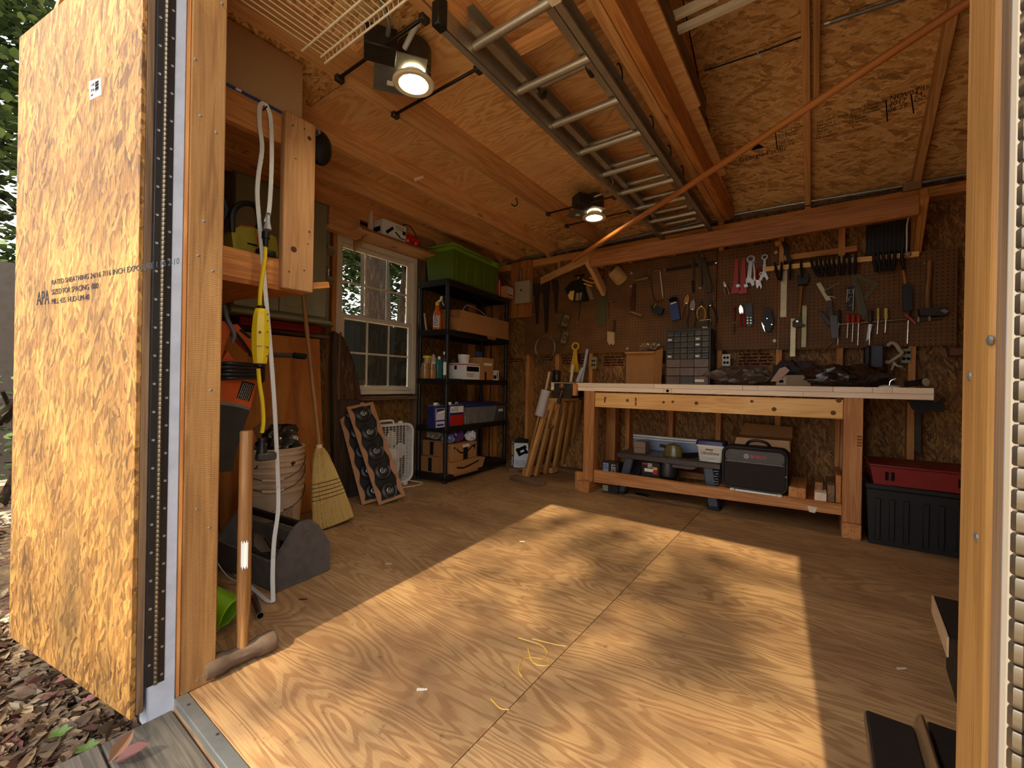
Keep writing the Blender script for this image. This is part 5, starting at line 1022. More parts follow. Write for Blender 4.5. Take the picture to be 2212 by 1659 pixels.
obj('guard_knob', B().cyl((gx-.10, 3.42, z_t+.07), (gx-.06, 3.42, z_t+.07), .012), M['black'], t); obj('mitre_gauge', B().obox((gx+.13, 3.42, z_t+.02), V((.9, .3, .1)).normalized(), V((-.3, .9, 0)).normalized(), EZ, (.06, .02, .018), .004), M['ink'], t)
lg = paint((74, 80, 92), .4, .2)
for (x0, y0_, x1, y1_, yy) in ((1363, 985, 1342, 1068, 3.36), (1530, 998, 1543, 1098, 3.36)):
    p, q_ = fb(x0, y0_, yy), FZ(x1, y1_); q_ = V((FY(x1, y1_, yy).x, yy, .006)); obj('leg', B().bar(p, q_, .07, .07, EY, .008), lg, t); obj('leg_foot', B().box((q_.x-.045, yy-.05, .0), (q_.x+.045, yy+.05, .025), .006), M['black'], t)
    q2 = q_ + V((0, .26, 0)); obj('leg', B().bar(p + V((0, .26, 0)), q2, .07, .07, EY, .008), lg, t)
rs = fb(1548, 1020, 3.32); obj('leg_scale', (lambda m: [m.box((rs.x-.02+.01*(i % 2), 3.318, .17+i*.018), (rs.x+.012, 3.3235, .174+i*.018)) for i in range(9)] and m)(B()), M['galv'], t)['kind'] = 'stuff'
mx = fb(1450, 1015, 3.42); obj('motor', B().lathe((mx.x-.02, 3.40, z_t-.13), [(0, -.05), (.05, -.05), (.085, -.02), (.085, .03), (.075, .08), (0, .08)], 20, EZ, .9), M['blackp'], t); obj('motor_top', B().cyl((mx.x-.02, 3.40, z_t-.05), (mx.x-.02, 3.40, z_t-.024), .075), paint((132, 116, 100), .4, .4), t)
obj('dust_chute', B().prism([(mx.x-.05, 3.345, z_t-.046), (mx.x+.22, 3.345, z_t-.046), (mx.x+.17, 3.345, z_t-.075), (mx.x-.05, 3.345, z_t-.075)], (0, .12, 0)), paint((92, 80, 74), .5), t)
px_, px2 = fb(1386, 1000, 3.31).x, fb(1426, 1000, 3.31).x; pl_ = obj('switch_panel', B().box((px_, 3.305, z_t-.165), (px2, 3.325, z_t-.05), .004), M['black'], t)
obj('red_badge', B().box((px_+.008, 3.3035, z_t-.072), (px_+.045, 3.3048, z_t-.060)), M['red'], pl_); obj('white_print', txt_lines(B(), (px_+.05, 3.304, z_t-.064), EX, EZ, .04, 3, .012, .008, seed=6), M['paper'], pl_); obj('blade_picture', B().box((px_+.025, 3.3035, z_t-.125), (px_+.10, 3.3048, z_t-.10)), M['paper'], pl_)
obj('yellow_badge', B().box((px2-.05, 3.3035, z_t-.105), (px2-.02, 3.3048, z_t-.085)), paint((236, 160, 40), .5), pl_); obj('stop_switch', B().box((px2-.052, 3.300, z_t-.14), (px2-.018, 3.3045, z_t-.108), .003), M['red'], pl_)
obj('power_cord', B().tube(smooth([(px_-.005, 3.33, z_t-.10), (px_-.06, 3.34, z_t-.13), (px_-.13, 3.36, z_t-.22), (px_-.16, 3.40, .02)], 5), .006, 6), M['blackp'], t)
t = thing('wood_block', 'squared grey wooden block sitting on the table saw', 'block', (fb(1385, 970, 3.36).x, 3.4, z_t)); xa, xb = fb(1369, 970, 3.36).x, fb(1394, 972, 3.36).x
obj('block', B().box((xa, 3.36, z_t+.001), (xb, 3.46, z_t+.095), .003), paint((136, 112, 96), .7), t); obj('saw_cut', B().box((xa-.0005, 3.3594, z_t+.045), (xb+.0005, 3.36, z_t+.047)), M['ink'], t)
t = thing('plastic_bucket', 'white printed tub with dark blue lid standing on the right end of the table saw', 'tub', (fb(1532, 990, 3.30).x, 3.30, z_t))
xc = fb(1531, 990, 3.29).x; 
def rbox(cx, cy, z0, z1, w0, w1, d0, d1, r=.02):
    m = B(); R0, R1 = [], []
    for sx, sy, a0 in ((1, 1, 0), (-1, 1, 90), (-1, -1, 180), (1, -1, 270)):
        for k in range(5):
            a = math.radians(a0+22.5*k); R0.append(V((cx+sx*(w0-r)+r*math.cos(a), cy+sy*(d0-r)+r*math.sin(a), z0))); R1.append(V((cx+sx*(w1-r)+r*math.cos(a), cy+sy*(d1-r)+r*math.sin(a), z1)))
    n = len(R0); return m.add(R0+R1, [(i, (i+1) % n, n+(i+1) % n, n+i) for i in range(n)] + [tuple(range(n))[::-1], tuple(range(n, 2*n))])
zb0 = z_t+.002-.03; cyb = ty-.012
zb0 = z_t+.001; cyb = ty+.065
hb2 = .13
obj('tub', rbox(xc, cyb, zb0, zb0+hb2-.024, .076, .09, .062, .07), paint((214, 206, 190), .4, 0, .5, .04), t); obj('rim', rbox(xc, cyb, zb0+hb2-.024, zb0+hb2-.010, .094, .096, .074, .076), M['white'], t); obj('lid', rbox(xc, cyb, zb0+hb2-.009, zb0+hb2+.018, .099, .094, .079, .074), M['navy'], t)
yb_ = cyb-.0675; text('lettering', 'UltraShine', (xc, yb_-.0005, zb0+.062), EX, EZ, .032, M['ink'], t, 'CENTER', .002, .9); obj('label_badge', B().box((xc-.03, yb_-.003, zb0+.083), (xc+.02, yb_+.003, zb0+.092)), M['rust'], t); obj('label_wave', (lambda m: [m.tube(smooth([(xc-.07, yb_+.004, zb0+.02+i*.012), (xc-.03, yb_+.002, zb0+.012+i*.01), (xc+.02, yb_+.002, zb0+.02+i*.005), (xc+.065, yb_+.004, zb0+.012+i*.016)], 4), .0014, 4) for i in range(3)] and m)(B()), paint((110, 170, 180), .5), t)['kind'] = 'stuff'
# black tool bag
xa, xb = fb(1558, 1020, 3.225).x, fb(1703, 1020, 3.225).x; yb0 = BY_+.030; zB0, zB1 = .194, fb(1600, 965, 3.225).z
t = thing('tool_bag', 'black soft tool bag with red lettering standing on the lower shelf of the bench', 'bag', ((xa+xb)/2, yb0+.08, zB0))
def rr2(x0, x1, z0, z1, r, y): return [V((x, y, z)) for (_, x, z) in [(0, p.y, p.z) for p in rrect(0, x0, x1, z0, z1, r)]]
obj('body', B().prism(rr2(xa, xb, zB0, zB1, .05, yb0), (0, .14, 0)), paint((46, 38, 34), .85, 0, .3, .1), t)
m = B(); loop(m, rr2(xa+.008, xb-.008, zB0+.008, zB1-.008, .045, yb0), .009, 8); obj('piping', m, M['black'], t)
zs_ = zB1-.105; ff = obj('front_band', B().prism([p for p in rr2(xa+.022, xb-.022, zs_-.0, zB1-.022, .035, yb0-.004)], (0, .003, 0)), paint((62, 58, 54), .45, 0, .5, .12), t)
obj('stitch_line', B().box((xa+.022, yb0-.007, zs_-.001), (xb-.022, yb0-.004, zs_+.004)), paint((120, 112, 102), .5), t)
text('lettering', 'BOSCH', (xa+.45*(xb-xa), yb0-.004, zB1-.062), EX, EZ, .027, paint((226, 50, 36), .5), ff, 'LEFT', .0012, 1.0)
em = B(); ec = V((xa+.385*(xb-xa), yb0-.0048, zB1-.062)); em.lathe(ec, [(.0145, 0), (.0165, .0006), (.0145, .0012), (.0125, .0006), (.0125, 0)], 20, (0, -1, 0)).box((ec.x-.002, ec.y-.001, ec.z-.010), (ec.x+.002, ec.y, ec.z+.010)).box((ec.x-.010, ec.y-.001, ec.z-.002), (ec.x+.010, ec.y, ec.z+.002)).box((ec.x-.008, ec.y-.001, ec.z-.010), (ec.x-.004, ec.y, ec.z+.010)).box((ec.x+.004, ec.y-.001, ec.z-.010), (ec.x+.008, ec.y, ec.z+.010)); obj('emblem', em, paint((176, 176, 168), .4), ff)
hxm = xa+.21; obj('carry_handle', B().tube(smooth([(hxm-.075, yb0+.07, zB1-.004), (hxm-.05, yb0+.06, zB1+.032), (hxm, yb0+.055, zB1+.042), (hxm+.05, yb0+.06, zB1+.03), (hxm+.075, yb0+.07, zB1-.004)], 5), .010, 8), M['black'], t); obj('zip_pull', B().lathe((xb-.012, yb0-.009, zB0+.12), [(.006, 0), (.004, .002), (0, .002)], 8, (0, -1, 0)), M['galv'], t)
t = thing('open_carton', 'brown cardboard box with open flap behind the black tool bag', 'box', ((xa+xb)/2, 3.5, .193))
x0, x1 = fb(1588, 960, 3.45).x, fb(1708, 960, 3.45).x; zc = fb(1600, 945, 3.45).z
obj('carton', B().box((x0, 3.46, .193), (x1, 3.66, zc), .002), M['card2'], t); obj('front_flap', B().prism([(x0+.01, 3.458, zc), (x1-.01, 3.458, zc), (x1+.0, 3.43, zc-.07), (x0-.01, 3.43, zc-.07)], (0, -.003, 0)), paint((196, 152, 108), .8), t); obj('back_flap', B().prism([(x0, 3.66, zc), (x1, 3.66, zc), (x1, 3.68, zc+.08), (x0+.03, 3.68, zc+.09)], (0, .003, 0)), M['card2'], t); obj('side_flap', B().prism([(x0, 3.47, zc), (x0, 3.65, zc), (x0-.03, 3.63, zc+.07), (x0-.04, 3.48, zc+.01)], (-.003, 0, 0)), M['card2'], t)
for i, (x0, y0_, x1, y1_, d, nm) in enumerate(((1703, 1062, 1741, 1079, .42, 'short wide timber offcut lying next to the black tool bag'), (1759, 1068, 1786, 1082, .30, 'pale-ended timber offcut lying flat on the bench shelf'), (1787, 1055, 1804, 1089, .38, 'grey timber offcut on edge between pale offcut and bench leg'), (1805, 1018, 1822, 1076, .40, 'tall timber offcut on edge against the right bench leg'))):
    pa_, pb_ = fb(x0, y1_, BY_+.012), fb(x1, y0_, BY_+.012); w_ = pb_.x-pa_.x; hh2 = pb_.z-pa_.z
    if i == 3: pb_.x = min(pb_.x, RX0-.003)
    z0_ = .193; one('timber_offcut', nm, 'timber', B().box((pa_.x, BY_+.008+.012*i, z0_), (pb_.x, BY_+d, z0_+hh2), .003), (M['lumber'], M['pale'], M['old'], M['fir'])[i], 'timber offcuts on the bench shelf')
one('dark_offcut', 'dark stained wood offcut resting on the pale-ended offcut', 'timber', B().box((fb(1760, 1060).x, BY_+.10, .193+.042), (fb(1778, 1060).x, BY_+.36, .193+.10), .003), M['handle'])
t = thing('light_strip', 'white strip light lying on the lower rail under the black tool bag', 'lamp strip', (fb(1633, 1066).x, BY_+.01, .1815))
xa_, xb_ = fb(1576, 1058).x, fb(1690, 1074).x; obj('tube', B().box((xa_+.03, BY_+.003, .183), (xb_-.03, BY_+.019, .197), .004), M['white'], t)
for x in (xa_, xb_-.03): obj('end_cap', B().box((x, BY_+.001, .1822), (x+.029, BY_+.0195, .200), .003), M['cream'], t)
t = thing('bulb_carton', 'black light bulb box printed LED standing on the floor behind lower rail', 'box', (fb(1317, 1040, 3.3).x, 3.33, 0))
x0, x1 = fb(1302, 1000, 3.29).x, fb(1336, 1000, 3.29).x; zl = fb(1310, 998, 3.29).z
obj('carton', B().box((x0, 3.29, .001), (x1, 3.40, zl), .002), M['blackp'], t); obj('blue_panel', B().box((x0+.004, 3.2888, zl-.09), (x0+.05, 3.2898, zl-.008)), paint((150, 168, 206), .5), t); obj('lower_panel', B().box((x0+.004, 3.2888, .012), (x0+.05, 3.2898, .06)), paint((150, 150, 110), .5), t)
text('lettering', 'LED', (x0+.092, 3.2895, zl-.012), -EZ, EX, .048, M['paper'], t, 'LEFT', .0012, .8); obj('small_print', txt_lines(B(), (x0+.006, 3.2885, zl-.02), EX, EZ, .04, 4, .012, .007, seed=15), M['navy'], t)
one('metal_strip', 'thin grey metal strip lying on the floor in front of the bench', 'strip', B().bar(FZ(1443, 1080, .003), FZ(1470, 1082, .003), .012, .004, EZ), M['galv'])
one('rubber_scrap', 'black rubber scrap lying on the floor beneath the table saw', 'scrap', B().prism([FZ(x, y, .001) for x, y in ((1370, 1064), (1386, 1066), (1402, 1071), (1398, 1073), (1376, 1069))], (0, 0, .004)), M['black'])
# ---------------------------------------------------------------- right end
xl, xr = FZ(1872, 1170).x, .74; ytf = FZ(1960, 1190).y
ytf = 3.20
t = thing('storage_crate', 'black ribbed plastic crate standing on the floor right of the workbench', 'crate', ((xl+xr)/2, 3.38, 0))
fz = lambda x, y: FY(x, y, ytf)
zc1 = .315
obj('body', B().prism([(.245, ytf, .002), (.70, ytf, .002), (.715, ytf, zc1), (.232, ytf, zc1)], (0, .36, 0)), M['black'], t)
m = B()
for x in (.27, .33, .39, .47, .53, .60, .66): m.box((x, ytf-.012, .03), (x+.024, ytf-.0005, zc1-.05), .004)
obj('rib', m, M['black'], t)['kind'] = 'stuff'
obj('rim', B().box((.225, ytf-.02, zc1), (.725, ytf+.37, zc1+.03), .006), M['black'], t)
t = thing('red_tray', 'red plastic tray with slotted front sitting in the black crate', 'tray', (.48, 3.38, zc1+.03))
zr0 = zc1+.031; obj('tray_body', B().prism([(.262, ytf-.01, zr0), (.70, ytf-.01, zr0), (.716, ytf-.02, zr0+.10), (.245, ytf-.02, zr0+.10)], (0, .35, 0)), paint((130, 24, 18), .45), t); obj('rim', B().box((.24, ytf-.028, zr0+.101), (.72, ytf+.335, zr0+.115), .004), paint((110, 20, 16), .45), t)
obj('slot', (lambda m: [m.box((x, ytf-.0265, zr0+.03), (x+.012, ytf-.018, zr0+.075)) for x in (.31, .335, .60, .625)] and m)(B()), M['ink'], t)['kind'] = 'stuff'
for i, (x, ro, nm) in enumerate(((.655, .5, 'white hinge plate lying tilted on the red tray, left of a pair'), (.695, .3, 'white hinge plate lying on the red tray nearest the door post'))):
    one('hinge_plate', nm, 'plate', B().obox((x, ytf+.05, zr0+.135+.0*i), V((.8, .1, .55-.25*i)).normalized(), EY, V((-.5+.2*i, 0, .8)).normalized(), (.035, .04, .003), .001), M['white'], 'white plates on the red tray')
pc_ = [(1870, 1531), (1985, 1566), (2075, 1600), (2075, 1659), (1880, 1659)]
# ================================================================ back wall: pegboard and tools
YP = 3.768
def pegmat():
    t = NT('pegboard'); g = t.gc((1, 1, 1), False); v = t.N('ShaderNodeVectorMath', operation='SCALE'); t.L(g, v.inputs[0]); v.inputs[3].default_value = 1/.0254
    fr = t.N('ShaderNodeVectorMath', operation='FRACTION'); t.L(v.outputs[0], fr.inputs[0]); sx = t.N('ShaderNodeSeparateXYZ'); t.L(fr.outputs[0], sx.inputs[0])
    a = t.math('SUBTRACT', sx.outputs[0], .5); b = t.math('SUBTRACT', sx.outputs[1], .5); d = t.math('SQRT', t.math('ADD', t.math('MULTIPLY', a, a), t.math('MULTIPLY', b, b)))
    hole = t.math('LESS_THAN', d, .15); n = t.noise(t.gc((6, 6, 6)), 1., 4, .6); c = t.ramp(n, [(.3, srgb(98, 64, 32)), (.7, srgb(124, 82, 42))]); c = t.mix(hole, c, srgb(24, 14, 8))
    t.bump(hole, -.4, .003); return t.done(c, .6, .3)
PM = pegmat()
t = thing('pegboard', 'brown perforated pegboard panels covering the back wall above the workbench', 'pegboard', (-1, YP, 1.18))
for x0, x1, z0, z1 in ((-2.575, -.69, 1.19, 2.005), (-.684, -.262, 1.18, 1.992), (-.256, .69, 1.172, 1.785)):
    m = B().box((x0, YP, z0), (x1, YP+.006, z1), .0005); m.g = [(p[0], p[2], p[1]) for p in m.v]; obj('panel', m, PM, t)
wsh = paint((186, 168, 140), .4, .4)
for x, y in ((1364, 590), (1363, 618), (1676, 545), (1673, 736), (1355, 753), (1515, 553), (1512, 621)): p = FY(x, y, YP); obj('washer', B().lathe(p, [(.003, .001), (.011, .001), (.012, .0), (.012, .002), (.003, .003)], 14, (0, -1, 0)), wsh, t)
for x, y in ((1480, 628), (1418, 688), (1545, 568), (1437, 582), (1403, 586), (1633, 653), (1700, 709), (1719, 610), (1739, 622), (1876, 570), (1996, 571), (1118+110, 767), (1248, 697), (1155, 680), (1740, 745)):
    p = FY(x, y, YP); obj('peg_hook', B().tube([p, p + V((0, -.022, -.002)), p + V((0, -.026, .008))], .0022, 6), M['steel'], t)
def P(x, y, d=0.): return FY(x, y, YP-.003-d)
def pl(mb, pts, th=.004, d=0.): return mb.prism([P(x, y, d) for x, y in pts], (0, -th, 0))
def bar2(mb, x0, y0, x1, y1, r, d=.012, r2=None, n=10): return mb.tube([P(x0, y0, d), P(x1, y1, d)], [r, r2 or r], n)
def path(mb, pts, r, d=.012, k=5, n=8): return mb.tube(smooth([P(x, y, d) for x, y in pts], k), r, n)
def tool(name, label, cat, x, y, parts, grp=None):
    t = thing(name, label, cat, P(x, y), grp)
    for pn, mb, mt in parts: obj(pn, mb, mt, t)
    return t
st_, ir, ch = M['steel'], M['iron'], M['chrome']; bkp = M['blackp']; hw = M['handle']
# electrical panel
t = thing('breaker_panel', 'beige steel breaker panel with a round knockout on the corner of back wall', 'electrical panel', FY(1128, 632, 3.70))
obj('backing_board', B().box((FY(1104, 640, YS).x, YS-.014, 1.60), (FY(1151, 640, YS).x, YS-.001, FY(1110, 568, YS).z), .002), M['ply'], t)
q0, q1 = FY(1113, 658, 3.70), FY(1144, 606, 3.70); bx_ = obj('enclosure', B().box((q0.x, 3.70, q0.z+.012), (q1.x, 3.765, q1.z), .005), paint((170, 152, 122), .45), t); obj('cover', B().box((q0.x-.006, 3.692, q0.z+.006), (q1.x+.006, 3.699, q1.z+.006), .003), paint((176, 158, 126), .4), t)
c_ = FY(1126, 627, 3.692); obj('knockout', B().cyl((c_.x, 3.6925, c_.z), (c_.x, 3.690, c_.z), .010, n=14), M['ink'], t)
obj('conduit_stub', B().cyl((q0.x+.04, 3.735, q1.z), (q0.x+.04, 3.735, 2.12), .012), M['galv'], t)
# saws in the dark corner
for i, (x, y0, y1, w_) in enumerate(((1160, 612, 700, 12), (1180, 606, 718, 15), (1201, 604, 676, 11))):
    tool('hand_saw', ('dark hand saw nearest the breaker panel', 'longest dark hand saw of the three hung by breaker panel', 'short dark hand saw nearest the square electrical boxes')[i], 'saw', x, y0, (('blade', pl(B(), [(x-w_/2, y0+22), (x+w_/2, y0+22), (x+w_*.2, y1), (x-w_*.15, y1)], .002, .01), paint((66, 54, 44), .5, .6)), ('handle', pl(B(), [(x-w_*.6, y0), (x+w_*.5, y0+2), (x+w_*.62, y0+24), (x-w_*.62, y0+26)], .018, .004), paint((52, 32, 20), .5))), 'hand saws in the dark corner')
# work light, clamps, shackle, twine
tool('work_light', 'black work light with pale yellow lens under the left beam brace', 'lamp', 1245, 640, (('housing', B().prism([P(x, y, .02) for x, y in ((1227, 628), (1240, 612), (1262, 604), (1272, 650), (1240, 652))], (0, -.07, 0)), M['black']), ('lens', B().prism([P(x, y, .091) for x, y in ((1241, 628), (1232, 629), (1227, 638), (1230, 646), (1238, 650))], (0, -.004, 0)), paint((240, 186, 90), .3)), ('reflector', pl(B(), [(1245, 633), (1258, 632), (1255, 649), (1243, 650)], .004, .091), M['alu']), ('grille_bar', B().tube([P(1251, 632, .097), P(1252, 650, .097)], .003, 6), M['black']), ('power_cord', path(B(), [(1252, 650), (1253, 670), (1250, 690)], .004), M['black'])))
tool('bar_clamp', 'small clamp with two orange yellow handles hung below left beam brace', 'clamp', 1265, 605, (('frame', path(B(), [(1250, 598), (1249, 606), (1256, 611), (1280, 618)], .008, .05), paint((228, 170, 84), .35)), ('handle', path(B(), [(1256, 603), (1275, 610), (1285, 610), (1287, 604)], .008, .06), paint((230, 150, 60), .35)), ('jaw', B().bar(P(1274, 600, .05), P(1285, 605, .05), .012, .016, EY, .003), paint((228, 170, 84), .35)), ('screw', B().tube([P(1240, 596, .05), P(1262, 594, .05)], .009, 8), M['black'])))
tool('putty_knife', 'thin putty knife with tan blade hanging beside work light', 'knife', 1272, 630, (('blade', pl(B(), [(1264, 622), (1272, 615), (1283, 645), (1276, 648)], .002, .006), paint((150, 118, 70), .5)), ('handle', bar2(B(), 1281, 610, 1281, 642, .005, .01), M['rust'])))
tool('wooden_plane', 'carved wooden block plane with slot hung near the twine', 'plane', 1300, 605, (('body', B().prism([P(x, y, .006) for x, y in ((1294, 598), (1300, 590), (1306, 586), (1308, 610), (1303, 624), (1293, 626), (1288, 616))], (0, -.04, 0)), hw), ('slot', pl(B(), [(1297, 602), (1303, 597), (1302, 603), (1297, 608)], .0015, .0465), M['ink']), ('iron', B().bar(P(1300, 592, .02), P(1304, 582, .02), .004, .02, EX), ir)))
tw = [P(1327, 586, .06), P(1346, 616, .06)]; ax = tw[1]-tw[0]
t = thing('twine_spool', 'tan spool of twine hung under the beam, its open end showing', 'spool', tw[0])
ax_ = (ax + V((0, .13, 0))); obj('twine', B().lathe(tw[0] - ax_*.1, [(.024, -.004), (.052, 0), (.064, .02), (.066, .07), (.064, .13), (.052, .145), (.02, .147)], 22, ax_), paint((206, 166, 110), .8, 0, .2, .15), t); obj('core', B().lathe(tw[0] - ax_*.1, [(.0, -.006), (.024, -.006)], 16, ax_), M['ink'], t); obj('core_rim', B().lathe(tw[0] - ax_*.1, [(.024, -.008), (.029, -.006), (.03, -.002)], 16, ax_, cap=False), M['card2'], t)
wr2 = B()
for i in range(9): wr2.lathe(tw[0] - ax_*.1, [(.0655, .018+i*.012), (.0668, .021+i*.012), (.0655, .024+i*.012)], 22, ax_)
obj('wound_strand', wr2, paint((176, 138, 86), .85), t)['kind'] = 'stuff'
tool('drawknife', 'drawknife with two orange wooden handles and upright blade', 'drawknife', 1370, 640, (('blade', pl(B(), [(1367, 614), (1374, 614), (1371, 672), (1362, 674), (1362, 650)], .006, .01), paint((84, 44, 26), .45, .5)), ('handle', B().lathe(P(1371, 606, .02), [(.006, 0), (.010, .01), (.011, .07), (.015, .10), (.011, .125), (0, .13)], 12, P(1402, 599, .02)-P(1371, 606, .02)), hw), ('handle', B().lathe(P(1363, 674, .02), [(.006, 0), (.010, .01), (.011, .07), (.015, .09), (.011, .11), (0, .115)], 12, P(1388, 683, .02)-P(1363, 674, .02)), hw), ('ferrule', B().tube([P(1370, 606, .02), P(1374, 605, .02)], .008, 8).tube([P(1362, 674, .02), P(1366, 675, .02)], .008, 8), st_)))
tool('hacksaw', 'hacksaw frame with pale blade hung right of the drawknife', 'saw', 1418, 620, (('frame', path(B(), [(1427, 585), (1412, 588), (1404, 595), (1408, 625), (1412, 645), (1420, 651), (1433, 648)], .006), paint((100, 66, 42), .4, .4)), ('blade', bar2(B(), 1426, 586, 1432, 643, .006), paint((216, 196, 156), .4, .3)), ('tension_pin', bar2(B(), 1414, 586, 1425, 583, .003, .02), ch)))
tool('tape_pouch', 'black pouch hung below the hacksaw', 'pouch', 1424, 672, (('pouch', B().prism([P(x, y, .006) for x, y in ((1407, 663), (1416, 658), (1426, 666), (1436, 668), (1432, 680), (1422, 682), (1409, 673))], (0, -.04, 0)), M['black']), ('belt_loop', path(B(), [(1413, 664), (1415, 658), (1418, 656)], .003, .05), M['yellow'])))
tool('steel_plate', 'tall greenish steel scraper plate left of the drawknife', 'scraper', 1300, 660, (('blade', pl(B(), [(1294, 616), (1312, 612), (1309, 702), (1290, 704)], .003, .004), paint((88, 82, 50), .5, .3)),))
tool('marking_gauge', 'thin wire marking gauge hung right of the steel plate', 'gauge', 1318, 660, (('stem', bar2(B(), 1315, 654, 1315, 690, .0025), ir), ('cross_bar', bar2(B(), 1312, 655, 1334, 652, .002), ir), ('stub', bar2(B(), 1320, 650, 1320, 660, .003), st_)))
tool('paint_brush', 'paint brush with pale worn bristles hung above the cardboard box', 'brush', 1320, 720, (('bristles', pl(B(), [(1313, 716), (1328, 718), (1329, 742), (1325, 746), (1321, 742), (1318, 747), (1313, 738)], .016, .004), paint((190, 158, 118), .9)), ('handle', pl(B(), [(1326, 692), (1330, 692), (1329, 716), (1324, 716)], .012, .006), paint((60, 34, 20), .5)), ('hanging_wire', path(B(), [(1310, 690), (1320, 690), (1330, 690)], .0015), st_)))
tool('pry_rod', 'long black rod with shiny ends hung level under beam', 'rod', 1490, 578, (('rod', bar2(B(), 1437, 584, 1548, 567, .011, .03), M['black']), ('end_cap', bar2(B(), 1435, 584, 1439, 584, .012, .03), ch), ('end_cap', bar2(B(), 1545, 568, 1549, 567, .012, .03), ch)))
tool('chisel', 'long thin chisel with dark handle hanging blade up', 'chisel', 1496, 600, (('blade', pl(B(), [(1494, 558), (1499, 558), (1498, 607), (1495, 607)], .003, .045), paint((90, 58, 38), .4, .5)), ('handle', bar2(B(), 1496, 606, 1497, 632, .010, .045), M['black'])))
tool('file', 'dark tapered flat file hung beside the long chisel', 'file', 1512, 590, (('blade', pl(B(), [(1508, 548), (1514, 552), (1516, 616), (1510, 622)], .005, .05), paint((78, 62, 40), .5, .5)),))
tool('hand_saw', 'dark tapering saw blade hung slanting right of the flat file', 'saw', 1525, 595, (('blade', pl(B(), [(1512, 556), (1522, 556), (1537, 620), (1530, 630), (1524, 618)], .002, .05), paint((74, 58, 38), .5, .5)), ('handle', pl(B(), [(1524, 616), (1538, 614), (1537, 632), (1526, 633)], .016, .045), paint((60, 30, 16), .5))))
tool('blue_sheath', 'blue nylon knife sheath with white tag hung above the parts cabinet', 'sheath', 1458, 668, (('sheath', B().prism([P(x, y, .008) for x, y in ((1446, 646), (1460, 642), (1465, 650), (1471, 690), (1452, 694))], (0, -.025, 0)), M['blue']), ('tag', pl(B(), [(1448, 655), (1460, 651), (1461, 654), (1449, 658)], .001, .034), M['paper']), ('snap_flap', pl(B(), [(1444, 648), (1452, 642), (1462, 642), (1464, 650), (1448, 654)], .004, .0335), M['ink'])))
def pliers(label, x, y, ln, sp, cm, ch_, ang=0., grp='pliers on the pegboard', d=.012):
    """joint at x, y; jaws up, handles down (photo pixels)"""
    R = lambda u, v: (x + u*math.cos(ang)-v*math.sin(ang), y + u*math.sin(ang)+v*math.cos(ang)); t = thing('pliers', label, 'pliers', P(x, y), grp)
    obj('jaws', pl(B(), [R(-ln*.10, -ln*.05), R(-ln*.09, -ln*.22), R(-ln*.02, -ln*.36), R(ln*.02, -ln*.36), R(ln*.09, -ln*.22), R(ln*.10, -ln*.05), R(ln*.07, ln*.04), R(-ln*.07, ln*.04)], .012, d), ch_, t)
    for s in (-1, 1): obj('handle', path(B(), [R(s*ln*.04, 0), R(s*sp*.9, ln*.2), R(s*sp, ln*.45), R(s*sp*.8, ln*.66)], .0062, d+.006), cm, t)
    obj('pivot', B().cyl(P(x, y, d+.012), P(x, y, d+.016), .006, n=10), M['steel'], t); return t
pliers('bronze coloured locking pliers hung right of the blue sheath', 1483, 655, 52, 6, paint((170, 112, 62), .3, .7), paint((176, 120, 70), .3, .8), .18)
pliers('large pliers with grey jaws and dark handles above the parts cabinet', 1496, 668, 58, 9, paint((64, 52, 50), .5), paint((140, 126, 120), .4, .7), .12)
pliers('pliers with yellow orange handles above right corner of parts cabinet', 1515, 662, 40, 9, paint((228, 160, 52), .35), ir, .0)
pliers('dark snips hanging rightmost above the parts cabinet', 1534, 660, 60, 8, bkp, ir, -.2)
tool('wire_holder', 'small wire cage holding bits above the parts cabinet', 'holder', 1522, 702, (('cage', B().tube([P(*p, .03) for p in ((1511, 692), (1535, 690), (1533, 708), (1512, 710), (1511, 692))], .002, 6), st_), ('bits', pl(B(), [(1513, 694), (1531, 693), (1530, 706), (1514, 708)], .02, .006), M['rust']), ('white_tag', pl(B(), [(1517, 705), (1529, 706), (1528, 710), (1517, 709)], .002, .031), M['paper'])))
# panel 2
for i, dx in enumerate((0, 17)):
    tool('pipe_wrench', ('left red pipe wrench of a pair hung side by side', 'right red pipe wrench of a pair hung side by side')[i], 'wrench', 1590+dx, 600, (('handle', pl(B(), [(1589+dx*.9, 560-i), (1595+dx*.9, 559-i), (1595+dx, 618), (1584+dx*.9, 620)], .014, .01), M['red']), ('head', pl(B(), [(1583+dx, 620), (1597+dx, 619), (1598+dx, 634), (1580+dx, 636)], .024, .008), M['red']), ('jaw', pl(B(), [(1590+dx, 616), (1597+dx, 614), (1600+dx, 620), (1592+dx, 622)], .016, .033), st_)), 'red pipe wrenches')
def spanner(label, x0, y0, x1, y1, w_, grp='steel wrenches on the pegboard', d=.012):
    t = thing('wrench', label, 'wrench', P(x0, y0), grp); obj('shank', pl(B(), [(x0-w_, y0+4), (x0+w_, y0+4), (x1+w_*1.1, y1-6), (x1-w_*1.1, y1-6)], .007, d), st_, t)
    obj('ring_end', B().lathe(P(x0, y0, d-.001), [(.012*w_/3, 0), (.022*w_/3, 0), (.023*w_/3, .005), (.022*w_/3, .010), (.012*w_/3, .010), (.012*w_/3, 0)], 16, (0, -1, 0)), st_, t)
    obj('open_end', pl(B(), [(x1-w_*1.6, y1-8), (x1+w_*1.6, y1-8), (x1+w_*3.1, y1+4), (x1+w_*1.7, y1+9), (x1+w_*.8, y1+1), (x1-w_*.8, y1+1), (x1-w_*1.8, y1+9), (x1-w_*3.1, y1+3)], .009, d), st_, t)
